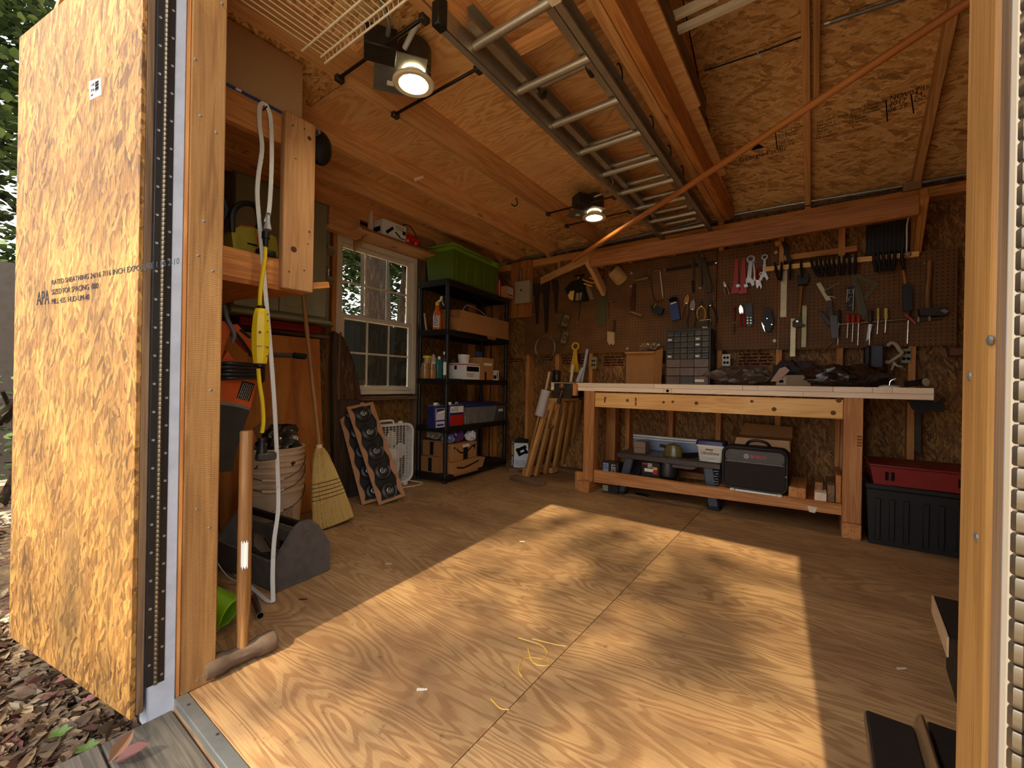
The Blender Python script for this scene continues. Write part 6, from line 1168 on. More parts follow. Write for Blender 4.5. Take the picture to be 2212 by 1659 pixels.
spanner('biggest steel combination wrench hung beside red pipe wrenches', 1622, 560, 1618, 610, 4.0); spanner('thin steel wrench hung just behind the biggest wrench', 1628, 566, 1631, 606, 1.6, d=.006); spanner('steel wrench hung at the start of the pale clamp strip', 1652, 556, 1651, 598, 3.0, d=.03); spanner('small steel wrench hanging lowest among the wrenches', 1645, 592, 1640, 616, 2.0, d=.035)
pliers('pliers with red handles hung up side down between wrenches', 1637, 607, 42, 4, M['red'], st_, math.pi, d=.03)
pliers('small chrome pliers hung left of the red pipe wrenches', 1567, 618, 30, 4, ch, ch, -.3)
tool('screwdriver', 'screwdriver with ringed dark red handle hung low at left', 'screwdriver', 1587, 690, (('handle', B().lathe(P(1587, 664, .012), [(.007, 0), (.009, .01), (.006, .06), (.009, .075), (.006, .085), (.009, .095), (.005, .11)], 10, P(1586, 712, .012)-P(1587, 664, .012)), paint((120, 34, 26), .4)), ('blade', bar2(B(), 1586, 700, 1585, 722, .003), ir)))
pliers('pliers with bright silver head and red handles below the wrenches', 1602, 676, 46, 5, M['red'], M['chrome'], -.12)
tool('hex_key_holder', 'dark hex key holder with round studs in two columns', 'holder', 1621, 685, (('holder', B().prism([P(x, y, .006) for x, y in ((1612, 657), (1625, 656), (1627, 700), (1620, 708), (1612, 702))], (0, -.02, 0)), M['blackp']), ('studs', (lambda m: [m.lathe(P(1615+i*7, 686+j*6, .026), [(.006, 0), (.005, .004), (0, .004)], 10, (0, -1, 0)) for i in range(2) for j in range(3)] and m)(B()), st_)))
tool('shears_pouch', 'dark leather pouch with shears sticking out hung above outlet', 'pouch', 1660, 690, (('pouch', B().prism([P(x, y, .006) for x, y in ((1649, 668), (1667, 668), (1672, 700), (1664, 718), (1652, 714), (1648, 696))], (0, -.04, 0)), M['black']), ('shear_blade', pl(B(), [(1645, 696), (1650, 704), (1653, 718), (1648, 708)], .004, .047), ch), ('rivet', (lambda m: [m.lathe(P(x, y, .046), [(.006, 0), (.004, .003), (0, .003)], 10, (0, -1, 0)) for x, y in ((1650, 705), (1667, 701), (1657, 688))] and m)(B()), ch)))
rl = paint((176, 160, 122), .4, .5)
for i, (x, y0, y1, w_, nm) in enumerate(((1694, 578, 685, 6.5, 'long steel rule hung behind the first black clamps'), (1714, 688, 770, 5.5, 'steel rule of a square hanging lowest beside hammer handle'), (1738, 660, 750, 5, 'greenish steel rule hung right of the hammer handle'))):
    tool('steel_rule', nm, 'ruler', x, y0, (('blade', pl(B(), [(x-w_, y0), (x+w_, y0), (x+w_-2, y1), (x-w_-2, y1)], .002, .006+.01*i), (rl, rl, paint((150, 140, 96), .4, .4))[i]),), 'steel rules on the pegboard')
tool('square_head', 'dark cast head of a combination square clamped on the lower steel rule', 'square', 1728, 696, (('casting', B().prism([P(x, y, .02) for x, y in ((1712, 696), (1722, 686), (1732, 684), (1733, 700), (1740, 702), (1740, 706), (1720, 708), (1712, 706))], (0, -.03, 0)), ir), ('lock_nut', B().cyl(P(1722, 694, .05), P(1722, 694, .06), .008), st_)))
tool('claw_hammer', 'hammer with dark head and pale handle hung right of the long steel rule', 'hammer', 1732, 640, (('head', B().prism([P(x, y, .02) for x, y in ((1722, 598), (1740, 594), (1748, 600), (1744, 616), (1724, 618))], (0, -.05, 0)), M['black']), ('handle', B().tube([P(1731, 618, .04), P(1729, 650, .03), P(1726, 686, .03)], [.010, .009, .012], 10), hw)))
# pale strip with clamps
t = thing('clamp_strip', 'pale wooden strip along right pegboard top carrying black clamps', 'strip', P(1810, 570)); s0, s1 = P(1652, 582, .03), P(1985, 549, .03); obj('strip', B().bar(s0, s1, .03, .034, EZ, .002), M['apron'], t)
bdk = paint((26, 23, 20), .5, 0, .4, .1)
def spring_clamp(p, tilt, k):
    t = thing('spring_clamp', 'black spring clamp, %s from the left on the pale wooden strip' % ORD[k], 'clamp', p, 'black spring clamps on the pale strip')
    d_ = V((math.sin(tilt), 0, -math.cos(tilt)))
    for s in (-1, 1): obj('arm', B().tube([p + V((0, s*.012-.022, .03)), p + V((0, s*.008-.022, .0)) + d_*.03, p + V((0, s*.022-.022, 0)) + d_*.10], [.007, .009, .007], 7), bdk, t)
    obj('spring', B().tube([p + d_*.03 + V((-.012, -.022, 0)), p + d_*.03 + V((.012, -.022, 0))], .009, 8), M['iron'], t)
    return t
cls = [(1676, .3), (1690, -.05), (1708, 0), (1731, .1), (1752, .5), (1763, .25), (1772, .2), (1781, .25), (1790, .1), (1800, .05), (1811, .1), (1822, 0), (1833, .05), (1846, 0), (1884, .2), (1894, .15), (1905, .1), (1917, .0), (1930, -.1), (1944, .1)]
ORD = 'first second third fourth fifth sixth seventh eighth ninth tenth eleventh twelfth thirteenth fourteenth fifteenth sixteenth seventeenth eighteenth nineteenth twentieth'.split()
for k, (x, tl) in enumerate(cls):
    f = (P(x, 570).x-s0.x)/(s1.x-s0.x); p = s0.lerp(s1, f) + V((0, -.018, 0))
    spring_clamp(p, tl*.8, k)
tool('pipe_clamp', 'black slanting strap clamp hanging above the pale clamp strip', 'clamp', 1695, 545, (('strap', pl(B(), [(1688, 522), (1696, 524), (1712, 566), (1702, 570)], .012, .02), M['black']), ('screw_pad', pl(B(), [(1674, 523), (1687, 521), (1688, 531), (1675, 533)], .02, .01), M['lumber'])))
# right panel
tool('drafting_triangle', 'large grey triangle with a cut-out hung at the middle of right panel', 'triangle', 1850, 640, (('plate', (lambda: (lambda m: m)(pl(pl(pl(B(), [(1836, 587), (1848, 589), (1868, 690), (1858, 690)], .004, .004), [(1848, 589), (1898, 612), (1896, 622), (1850, 600)], .004, .004), [(1896, 616), (1870, 650), (1864, 644), (1888, 616)], .004, .004)))(), paint((92, 84, 58), .5, .3)),))
tool('layout_square', 'grey layout square hung over lower end of the large triangle', 'square', 1850, 665, (('plate', pl(B(), [(1850, 610), (1858, 612), (1874, 680), (1862, 686)], .004, .009), paint((84, 76, 52), .5, .3)),))
tool('try_square', 'pale blade of a try square slanting left of the white-marked frame', 'square', 1780, 630, (('blade', pl(B(), [(1763, 613), (1772, 610), (1796, 648), (1785, 651)], .003, .012), rl), ('rod', B().tube([P(1781, 628, .02), P(1813, 611, .02)], .0035, 6).tube([P(1787, 639, .02), P(1806, 643, .02)], .003, 6), rl), ('stock', pl(B(), [(1781, 630), (1794, 624), (1798, 634), (1788, 640)], .012, .010), ir)))
t = tool('level_frame', 'black frame with two white rails and white rounded markings', 'level', 1838, 640, (('frame', pl(B(), [(1830, 620), (1846, 618), (1842, 672), (1828, 670)], .006, .016), M['black']), ('rail', B().tube([P(1831, 624, .026), P(1829, 652, .026)], .0022, 6), M['paper']), ('rail', B().tube([P(1845, 621, .026), P(1842, 672, .026)], .0022, 6), M['paper']),
   ('marking', B().tube([P(*p, .025) for p in ((1834, 626), (1842, 625), (1842, 633), (1834, 634), (1834, 626))], .0016, 5), M['paper']), ('marking', B().tube([P(*p, .025) for p in ((1841, 641), (1834, 642), (1833, 650))], .0016, 5), M['paper']), ('marking', B().tube([P(*p, .025) for p in ((1834, 660), (1840, 659))], .0016, 5), M['paper'])))
t = thing('tool_rail', 'grey magnetic tool rail on the right panel carrying screwdrivers and blades', 'rail', P(1875, 697)); r0_, r1_ = P(1785, 703, .03), P(1970, 689, .03); obj('rail_bar', B().bar(r0_, r1_, .012, .012, EZ, .002), paint((116, 100, 76), .4, .6), t)
for f in (.05, .5, .95): p = r0_.lerp(r1_, f); obj('bracket', B().box((p.x-.006, p.y, p.z-.006), (p.x+.006, YP-.001, p.z+.006)), ir, t)
def driver(label, x, c_, top, yh, yb, r=.011, shaft=True):
    f = (P(x, 697).x-r0_.x)/(r1_.x-r0_.x); p = r0_.lerp(r1_, f); yy = p.y-.018; tp = FY(x, top, yy); hb = FY(x, yh, yy); bb_ = FY(x-2, yb, yy); t = thing('screwdriver', label, 'screwdriver', tp, 'screwdrivers on the tool rail')
    obj('handle', B().lathe(hb, [(r*.6, 0), (r, .01), (r*.85, (tp-hb).length*.6), (r, (tp-hb).length*.9), (0, (tp-hb).length)], 8, tp-hb), c_, t); obj('blade', B().tube([hb, bb_], .0032, 6), st_, t)
for i, x in enumerate((1832, 1843, 1855)): driver('red handled screwdriver on tool rail, %s of the three' % ('left', 'middle', 'right')[i], x, paint((186, 48, 34), .35), 678, 698, 730+8*i)
driver('slim yellow handled screwdriver on the tool rail', 1897, paint((206, 190, 96), .4), 664, 692, 722, .007); driver('thick yellow handled screwdriver on tool rail', 1914, paint((206, 188, 84), .4), 664, 690, 718, .011); driver('dark handled screwdriver between red and yellow ones on rail', 1880, paint((64, 46, 36), .5), 668, 696, 745, .012); driver('thin dark screwdriver at left end of the tool rail', 1812, paint((48, 40, 44), .5), 668, 698, 745, .010); driver('dark screwdriver right of the yellow ones on tool rail', 1962, paint((60, 48, 38), .5), 670, 692, 742, .010)
tool('putty_spatula', 'bright bladed putty knife hanging point down from tool rail', 'knife', 1877, 720, (('blade', pl(B(), [(1876, 700), (1885, 700), (1878, 730), (1871, 738)], .002, .04), st_), ('handle', bar2(B(), 1881, 684, 1880, 700, .010, .045), paint((70, 44, 30), .5))))
tool('grey_caulker', 'grey blue plastic tool with slanting body hung at left end of tool rail', 'tool', 1795, 700, (('body', B().prism([P(x, y, .02) for x, y in ((1766, 672), (1775, 676), (1796, 700), (1788, 706))], (0, -.04, 0)), paint((56, 48, 54), .5)), ('cup', B().prism([P(x, y, .02) for x, y in ((1792, 683), (1808, 683), (1811, 730), (1796, 731))], (0, -.045, 0)), paint((88, 84, 84), .45)), ('stem', B().prism([P(x, y, .02) for x, y in ((1786, 651), (1796, 650), (1800, 684), (1790, 684))], (0, -.03, 0)), paint((62, 46, 50), .5)), ('hook_end', path(B(), [(1797, 730), (1806, 731), (1812, 728)], .003, .06), st_)))
tool('steel_pick', 'thin steel pick slanting to a point above the bench clutter', 'pick', 1786, 750, (('shaft', B().tube([P(1800, 738, .02), P(1775, 760, .02)], [.003, .004], 6), st_),))
tool('scrub_brush', 'dark long brush with pale slim handle hung right of the triangle', 'brush', 1955, 630, (('handle', bar2(B(), 1951, 584, 1956, 614, .006, .02, .008), M['lumber']), ('brush_head', B().prism([P(x, y, .01) for x, y in ((1948, 616), (1968, 616), (1970, 672), (1950, 674))], (0, -.03, 0)), M['blackp'])))
tool('orange_trowel', 'orange handled tool slanting at the right end of tool rail', 'tool', 1962, 686, (('handle', bar2(B(), 1954, 678, 1975, 696, .009, .05), paint((176, 74, 46), .4)), ('ferrule', bar2(B(), 1974, 695, 1978, 699, .006, .05), st_)))
tool('sledge_handle', 'upright wooden hammer handle standing on a dark head at right end', 'hammer', 2006, 620, (('handle', B().tube([P(2008, 563, .03), P(2007, 600, .03), P(2003, 640, .03), P(2005, 668, .03)], [.016, .014, .017, .018], 12, .8), hw), ('head', B().prism([P(x, y, .005) for x, y in ((1982, 669), (2030, 666), (2046, 676), (2040, 684), (1984, 684))], (0, -.055, 0)), ir), ('claw', pl(B(), [(2028, 672), (2038, 668), (2048, 673), (2042, 678)], .02, .061), st_)))
tool('holder_bar', 'grey steel bar with two clips under the dark hammer head', 'bar', 2010, 692, (('bar', bar2(B(), 1978, 693, 2034, 686, .008, .02), paint((110, 100, 82), .4, .5)), ('clip', pl(B(), [(1980, 686), (1985, 686), (1985, 696), (1980, 696)], .02, .028), st_), ('clip', pl(B(), [(2004, 684), (2009, 684), (2009, 694), (2004, 694)], .02, .028), st_)))
tool('ribbed_mat', 'black ribbed rubber mat hanging between beam and clamp strip', 'mat', 1912, 515, (('mat', B().box((P(1870, 520).x, YP-.05, P(1910, 553).z), (P(1956, 520).x, YP-.03, P(1910, 486).z), .004), M['black']), ('rib', (lambda m: [m.box((P(1870, 520).x+.01+i*.021, YP-.058, P(1910, 551).z), (P(1870, 520).x+.022+i*.021, YP-.0495, P(1910, 490).z), .002) for i in range(10)] and m)(B()), M['blackp'])))
tool('pull_cord', 'white cord with knob hanging beside the black ribbed mat', 'cord', 1959, 510, (('cord', path(B(), [(1963, 466), (1959, 490), (1959, 520), (1958, 545)], .004, .06), M['paper']), ('knob', B().ball(P(1961, 549, .06), .017), paint((170, 140, 110), .5))))
# electrical things
for i, (x, y, nm) in enumerate(((1217, 690, 'upper square metal electrical box hung by the wire coil'), (1215, 726, 'lower square metal electrical box hung above the wire coil'))):
    c_ = P(x, y, .06); sz = .055; u_ = V((.75, -.55, -.35)).normalized(); v_ = V((.25, 0, .95)); v_ = (v_-u_*v_.dot(u_)).normalized(); n_ = u_.cross(v_)
    if n_.y > 0: n_ = -n_
    t = thing('junction_box', nm, 'box', c_, 'square electrical boxes'); gv = paint((150, 128, 92), .4, .6)
    m = B()
    for s in (-1, 1): m.obox(c_ + u_*(s*sz), u_, v_, n_, (.002, sz, .03)).obox(c_ + v_*(s*sz), u_, v_, n_, (sz-.002, .002, .03))
    obj('walls', m, gv, t); obj('base', B().obox(c_ - n_*.029, u_, v_, n_, (sz-.002, sz-.002, .0015)), M['black'], t); obj('knockout_ring', B().tube(arc(c_ + u_*(sz+.003), .022, v_, n_, 0, 2*math.pi, 16), .003, 5), M['ink'], t); obj('side_disc', B().cyl(c_ + u_*(sz+.0025), c_ + u_*(sz+.004), .012), ch, t)
m = B(); cc = P(1176, 752, .02)
for k in range(3): m.tube([cc + V((.009*k, -.004*k, .004*k)) + q for q in [V((.118*math.cos(a), 0, .122*math.sin(a))) for a in [2*math.pi*i/36 for i in range(37)]]], .0018, 5)
t = thing('wire_coil', 'loose round coil of thin wire hanging on left of the pegboard', 'wire', cc); obj('coil', m, M['galv'], t); obj('tie', B().tube([cc + V((.0, -.01, .12)), cc + V((.02, -.01, .14))], .004, 5), M['galv'], t)
m = B(); yc = P(1243, 748, .03); m.tube(arc(yc, .034, EX, EZ, 0, 2*math.pi, 20), .010, 8)
for i in range(9):
    x = (i-4)*.007; m.tube(smooth([yc + V((x*.6, -.004*(i % 3), -.03)), yc + V((x*.9, -.01, -.12)), yc + V((x*1.6, -.012-.004*(i % 2), -.22)), yc + V((x*1.9, -.01, -.255))], 4), .0042, 6)
t = thing('rope_hank', 'hank of yellow cord hanging over left end of the workbench', 'rope', yc); obj('hank', m, paint((214, 170, 40), .6), t)
t = thing('outlet', 'white power outlet with four sockets under pegboard right of the parts cabinet', 'outlet', P(1568, 778)); q0, q1 = FY(1561, 790, YS), FY(1577, 766, YS)
def outlet(t, q0, q1, cmat):
    obj('box', B().box((q0.x, YS-.005, q0.z), (q1.x, YS+.05, q1.z), .003), cmat, t); obj('cover_plate', B().box((q0.x-.004, YS-.012, q0.z-.004), (q1.x+.004, YS-.0055, q1.z+.004), .002), cmat, t); cx_, cz_ = (q0.x+q1.x)/2, (q0.z+q1.z)/2
    for dx in (-.011, .011):
        for dz_ in (-.02, .02): obj('socket', B().lathe((cx_+dx, YS-.0122, cz_+dz_), [(.010, 0), (.009, .0015), (0, .0012)], 12, (0, -1, 0)), M['ink'], t)
outlet(t, q0, q1, M['paper']); t = thing('outlet', 'dark framed power outlet under the pegboard left of cardboard box', 'outlet', P(1283, 782)); outlet(t, FY(1277, 796, YS), FY(1289, 772, YS), paint((150, 128, 92), .5)); t = thing('outlet', 'pale power outlet under the pegboard behind white bracket arms', 'outlet', P(1955, 770)); outlet(t, FY(1948, 783, YS), FY(1966, 754, YS), paint((140, 136, 112), .5))
for i, (dx, nm) in enumerate(((0, 'white curved bracket arm hanging in front of right outlet'),)):
    tool('bracket_arm', nm, 'bracket', 1930, 765, (('arm', path(B(), [(1917, 748), (1924, 741), (1934, 743), (1944, 757), (1950, 764)], .012, .05), paint((180, 164, 136), .5)), ('arm', path(B(), [(1912, 780), (1918, 783), (1928, 778), (1948, 764)], .011, .055), paint((180, 164, 136), .5)), ('hook', path(B(), [(1926, 800), (1931, 786), (1930, 782), (1938, 790), (1949, 792)], .008, .04), paint((176, 166, 146), .4, .4))))
stp = sempty('wall_stamp', (0, 0, 0)); stp.parent = wb; stp.location = (0, 0, 0) 
rdk = paint((70, 22, 14), .8, 0, .1, .02)
for x0, x1, y, n_ in ((1100, 1130, 790, 2), (1178, 1196, 786, 2), (1216, 1266, 788, 3), (1304, 1348, 786, 4), (1596, 1668, 780, 4)):
    a, b = FY(x0, y-14, YO-.001), FY(x1, y-14, YO-.001); a.y = b.y = YO-.0008; struct('stamp_print', txt_lines(B(), a, EX, EZ, b.x-a.x, n_, .026, .015, seed=x0), rdk, stp)
# ---------------------------------------------------------------- things on the bench
zT = BT1+.001
bp2 = lambda x, y, Y: FY(x, y, Y)
t = thing('parts_cabinet', 'black small parts cabinet with many clear drawers on the workbench', 'cabinet', (bp2(1486, 826, 3.6).x, 3.6, zT))
cY = 3.53; k0, k1 = bp2(1438, 800, cY).x, bp2(1534, 800, cY).x; kz = bp2(1486, 711, cY).z
obj('frame', B().box((k0, cY+.004, zT), (k1, 3.70, kz), .003), M['black'], t); obj('frame_rim', B().box((k0, cY, zT), (k0+.008, cY+.0035, kz), .001).box((k1-.008, cY, zT), (k1, cY+.0035, kz), .001).box((k0+.008, cY, kz-.01), (k1-.008, cY+.0035, kz), .001), M['blackp'], t)
hz = kz-zT-.012; rows_ = [.105]*5 + [.158]*3; z = kz-.011; rn = random.Random(21)
for ri_, rh in enumerate(rows_):
    hgt = rh*hz; nc = 6 if ri_ < 5 else 3; cw = (k1-k0-.018)/nc
    for c_i in range(nc):
        xa_ = k0+.009+c_i*cw; big = ri_ >= 5; colr = rn.choice(((58, 52, 44), (46, 42, 38), (70, 60, 48))) if not big else rn.choice(((96, 74, 62), (110, 88, 74), (74, 62, 52)))
        d = obj('drawer', B().box((xa_+.001, cY-.010, z-hgt+.002), (xa_+cw-.001, cY+.003, z-.003), .0015), paint(colr, .4, 0, .4, .3), t); obj('pull', B().box((xa_+.006, cY-.016, z-hgt+.003), (xa_+cw-.006, cY-.0105, z-hgt+.008), .001), paint((130, 118, 100), .3), d)
        if rn.random() < .14: obj('paper_label', B().box((xa_+.008, cY-.0112, z-hgt*.7), (xa_+cw*.7, cY-.0103, z-hgt*.4)), M['paper'], d)
    z -= hgt
t = thing('bench_carton', 'brown cardboard box standing open on the workbench left of the parts cabinet', 'box', (bp2(1390, 826, 3.6).x, 3.6, zT)); x0, x1 = bp2(1352, 800, 3.50).x, bp2(1413, 800, 3.50).x; zc = bp2(1380, 760, 3.50).z
obj('carton', B().box((x0, 3.50, zT), (x1, 3.70, zc), .002), M['card2'], t); obj('side_flap', B().prism([(x1+.001, 3.50, zT), (x1+.05, 3.53, zT), (x1+.06, 3.53, zc+.03), (x1+.001, 3.50, zc)], (0, .003, 0)), M['card2'], t); obj('front_flap', B().prism([(x0-.004, 3.498, zc), (x1+.002, 3.498, zc), (x1+.0, 3.49, zc-.012), (x0-.01, 3.49, zc-.012)], (0, -.003, 0)), M['card'], t)
blob('clear_bag', 'crumpled clear plastic bag lying on top of the bench cardboard box', 'bag', ((x0+x1)/2+.06, 3.59, zc+.001), (.09, .07, .075), paint((128, 100, 74), .25, 0, .6, .3), 31)
blob('grey_sheet', 'grey plastic sheeting heaped on the workbench right of the parts cabinet', 'sheet', (bp2(1598, 820, 3.55).x, 3.55, zT), (.20, .09, .135), paint((84, 66, 54), .35, 0, .5, .25), 33, None, .35)
one('printed_card', 'pinkish folded card leaning on the grey box on workbench', 'card', B().prism([bp2(x, y, 3.46) for x, y in ((1664, 824), (1684, 796), (1696, 792), (1706, 800), (1682, 824))], (0, .004, 0)), paint((176, 140, 124), .6))
t = thing('grey_carton', 'low grey printed box on the workbench in front of the dark clutter', 'box', (bp2(1712, 826, 3.5).x, 3.5, zT)); x0, x1 = bp2(1676, 820, 3.48).x, bp2(1752, 820, 3.48).x; zc = bp2(1700, 810, 3.48).z
obj('carton', B().box((x0, 3.48, zT), (x1, 3.60, zc), .002), paint((146, 126, 96), .7), t); obj('label', B().box((x0+.005, 3.4788, zT+.01), (x0+.06, 3.4798, zc-.008)), paint((186, 164, 130), .6), t); obj('label_mark', B().box((x0+.02, 3.478, zT+.022), (x0+.045, 3.4787, zT+.04)), M['ink'], t)
blob('dark_cloth', 'dark purple grey cloth bundle behind the low grey box', 'cloth', (bp2(1718, 800, 3.66).x, 3.66, zT), (.13, .075, .17), paint((52, 42, 44), .8), 35)
t = thing('white_tray', 'pale plastic tub half hidden behind the black bag on workbench', 'tub', (bp2(1772, 815, 3.6).x, 3.6, zT)); obj('tub_body', rbox(bp2(1772, 815, 3.6).x, 3.60, zT, zT+.10, .06, .08, .05, .07), paint((150, 132, 104), .5), t); obj('rim', rbox(bp2(1772, 815, 3.6).x, 3.60, zT+.101, zT+.112, .086, .086, .075, .075), paint((160, 140, 112), .5), t)
blob('black_bag', 'glossy black bag sprawled on the workbench right of pale tub', 'bag', (bp2(1826, 815, 3.50).x, 3.50, zT), (.21, .10, .135), paint((52, 36, 28), .26, 0, .6, .3), 37, None, .32)
t = thing('blue_case', 'dark blue upright case standing on the workbench before the back wall', 'case', (bp2(1886, 826, 3.62).x, 3.62, zT)); x0, x1 = bp2(1867, 800, 3.60).x, bp2(1909, 800, 3.60).x; zc = bp2(1890, 744, 3.60).z; obj('case_body', B().box((x0+.03, 3.60, zT), (x1, 3.70, zc), .008), paint((50, 52, 64), .5), t); obj('side_panel', B().box((x0, 3.61, zT), (x0+.029, 3.70, zc-.01), .006), M['black'], t)
t = thing('desk_stand', 'small white round base with a bent chrome stem near right end of bench', 'stand', (bp2(1920, 826, 3.4).x, 3.4, zT)); c_ = V((bp2(1921, 828, 3.42).x, 3.42, zT)); obj('base', B().lathe(c_, [(0, 0), (.05, 0), (.05, .008), (.03, .014), (0, .014)], 20), M['white'], t); obj('stem', B().tube(smooth([c_ + V((0, 0, .012)), c_ + V((.006, 0, .04)), c_ + V((.03, 0, .055))], 4), .003, 6), ch, t)
t = thing('flashlight', 'black flashlight with pale lens lying at the right end of workbench', 'flashlight', (bp2(1978, 824, 3.4).x, 3.4, zT)); p, q = V((bp2(1958, 824, 3.42).x, 3.42, zT+.022)), V((bp2(1988, 822, 3.36).x, 3.36, zT+.03)); obj('barrel', B().cyl(p, q, .018), M['black'], t); obj('head', B().cyl(q, q + (q-p).normalized()*.03, .02, .028), M['black'], t); obj('lens', B().cyl(q + (q-p).normalized()*.0305, q + (q-p).normalized()*.032, .024), paint((200, 186, 150), .3), t)
t = thing('power_tool', 'black power tool standing on left end of the workbench by yellow cord', 'tool', (bp2(1203, 826, 3.5).x, 3.5, zT)); xq = bp2(1202, 826, 3.5).x; obj('motor', B().obox((xq, 3.5, zT+.06), EX, EY, EZ, (.03, .04, .059), .012), M['black'], t); obj('plate', B().box((xq+.028, 3.44, zT+.02), (xq+.034, 3.459, zT+.075), .002), M['steel'], t); obj('base_plate', B().box((xq-.04, 3.45, zT+.0), (xq+.055, 3.55, zT+.006), .001), M['steel'], t)
for i, (x0, y0_, x1, y1_, Y, nm, mt) in enumerate(((1233, 826, 1238, 788, 3.60, 'short white strip leaning left of the yellow cord', 'cream'), (1247, 826, 1259, 795, 3.62, 'wide grey white strip leaning right of yellow cord', 'whitewood'), (1256, 826, 1269, 754, 3.66, 'tall grey white trim strip leaning highest at bench left end', 'whitewood'))):
    p, q = bp2(x0, y0_, Y), bp2(x1, y1_, Y+.05); p.z = zT+.008; one('trim_strip', nm, 'strip', B().bar(p, q, .035 if i == 1 else .024, .010, EY, .001), M[mt], 'white trim strips on the bench end')
one('paper_scrap', 'curled pale paper scrap stuck on the back wall by the right door post', 'paper', B().grid(lambda u, v: FY(2036+8*math.sin(u*2.6), 795+16*u, YO-.03) + V((0, -.02*v, 0)), 6, 2), M['paper'])
t = thing('wall_clamp', 'black cast clamp hanging on the wall under right end of workbench', 'clamp', FY(1985, 880, YS-.02)); Q = lambda x, y, d=.005: FY(x, y, YS-d)
obj('bar', B().prism([Q(1975, 880), Q(1988, 880), Q(1988, 984), Q(1975, 972)], (0, -.02, 0)), ir, t); obj('jaw', B().prism([Q(x, y) for x, y in ((1958, 860), (1986, 856), (2020, 870), (2042, 884), (2030, 890), (2005, 886), (1990, 892), (1970, 884))], (0, -.04, 0)), M['blackp'], t); obj('jaw_tip', B().bar(Q(2022, 874, .03), Q(2042, 862, .03), .02, .012, EY, .003), M['blackp'], t)
one('brick_block', 'small reddish block on the wall ledge just left of right door post', 'block', B().box((FY(2052, 770, 3.7).x, 3.70, FY(2052, 768, 3.7).z), (FY(2085, 770, 3.7).x, 3.775, FY(2060, 752, 3.7).z), .003), paint((120, 74, 52), .8))
# ================================================================ overhead
YBm = 3.39
t = thing('overhead_beam', 'reddish overhead beam on diagonal braces in front of the pegboard wall', 'beam', (-.6, YBm, 1.9))
m = B().box((-1.64, YBm, 1.912), (.46, YBm+.038, 2.034), .003); obj('beam', m, wood('red_fir', srgb(206, 138, 78), srgb(174, 108, 56), srgb(124, 72, 34), .55, .2), t)
obj('brace', B().bar((.478, YBm-.005, 2.03), (.50, 3.765, 1.80), .038, .085, V((0, .5, .8)), .003), M['lumber'], t)
obj('brace', B().bar((-1.66, YBm-.005, 1.985), (-1.66, 3.76, 1.76), .038, .085, V((0, .5, .8)), .003), M['joist'], t)
obj('brace', B().bar((-1.66, YBm+.01, 1.995), (-2.36, 3.74, 1.955), .02, .07, EZ, .003), M['joist'], t)
obj('arm', B().box((-1.70, YBm+.045, 1.99), (-1.66, 3.77, 2.05), .003), M['joist'], t); obj('arm', B().box((.463, YBm+.045, 1.985), (.50, 3.77, 2.05), .003), M['joist'], t)
t = thing('wooden_pole', 'long copper brown wooden pole running diagonally under the ladder', 'pole', (-.6, 3, 2.2)); pa, pb = FY(1238, 562, 3.33), FY(2110, -8, 2.0)
obj('pole', B().tube([pa, pa.lerp(pb, .5) + V((0, 0, -.008)), pb], [.0195, .0178, .0160], 14), wood('copper_pole', srgb(206, 140, 76), srgb(178, 108, 54), srgb(140, 80, 38), .4, 0), t); obj('end_knob', B().lathe(pa - (pb-pa).normalized()*.01, [(0, -.004), (.014, 0), (.018, .012), (.016, .02)], 12, pb-pa), M['handle'], t)
m = B(); pts = [FY(x, y, 3.755) for x, y in ((1066, 568), (1180, 549), (1232, 538), (1300, 527), (1420, 500), (1540, 473), (1700, 443), (1900, 410), (2088, 376))]
for p in pts: p.z = min(p.z, 2.27)
t = thing('conduit', 'grey electrical conduit running along top of the back wall', 'conduit', pts[4]); obj('pipe', B().tube(smooth(pts, 3), .011, 8), M['galv'], t); obj('cable', B().tube([p + V((0, -.004, -.032)) for p in pts[2:]], .006, 6), M['blackp'], t)
jc = FY(1970, 402, 3.74); obj('junction_plate', B().obox(jc, EX, EY, EZ, (.045, .012, .028), .003), paint((150, 120, 84), .5), t)
# extension ladder between the joists
t = thing('extension_ladder', 'aluminium extension ladder with round rungs stored flat under the loft', 'ladder', (-.87, 2.2, 2.1))
za, zb_ = 2.085, 2.150
def rail(x, y0, y1, z0, z1, s):
    m = B().box((x-.003, y0, z0), (x+.003, y1, z1)).box((min(x, x+s*.028), y0, z0), (max(x, x+s*.028), y1, z0+.004)).box((min(x, x+s*.028), y0, z1-.004), (max(x, x+s*.028), y1, z1)); return obj('rail', m, M['alu'], t)
rail(-1.048, 1.02, 3.12, za, zb_, -1); rail(-.705, 1.16, 3.55, za, zb_, 1); rail(-1.022, 1.10, 3.40, za+.05, zb_+.052, 1); rail(-.735, 1.05, 3.45, za+.05, zb_+.052, -1); rail(-1.046, 3.13, 3.55, za, zb_, -1)
for i in range(9):
    y = 1.17+.287*i; obj('rung', B().cyl((-1.044, y, (za+zb_)/2), (-.709, y, (za+zb_)/2), .0165, n=12), M['alu'], t)
for i in range(8):
    y = 1.545+.27*i; obj('rung', B().cyl((-1.018, y, zb_+.022), (-.739, y, zb_+.022), .0155, n=12), M['alu'], t)
for x in (-1.0, -.765): obj('rung_lock', B().tube(smooth([(x, 1.50, zb_+.03), (x, 1.535, zb_-.01), (x, 1.575, zb_-.012), (x, 1.59, zb_+.02)], 4), .009, 8), M['iron'], t)
obj('end_cap', B().box((-1.078, .985, za-.005), (-1.043, 1.03, zb_+.03), .004), M['black'], t); obj('rail_foot', B().box((-.71, 1.10, za-.003), (-.67, 1.16, zb_+.005), .003), M['pale'], t)
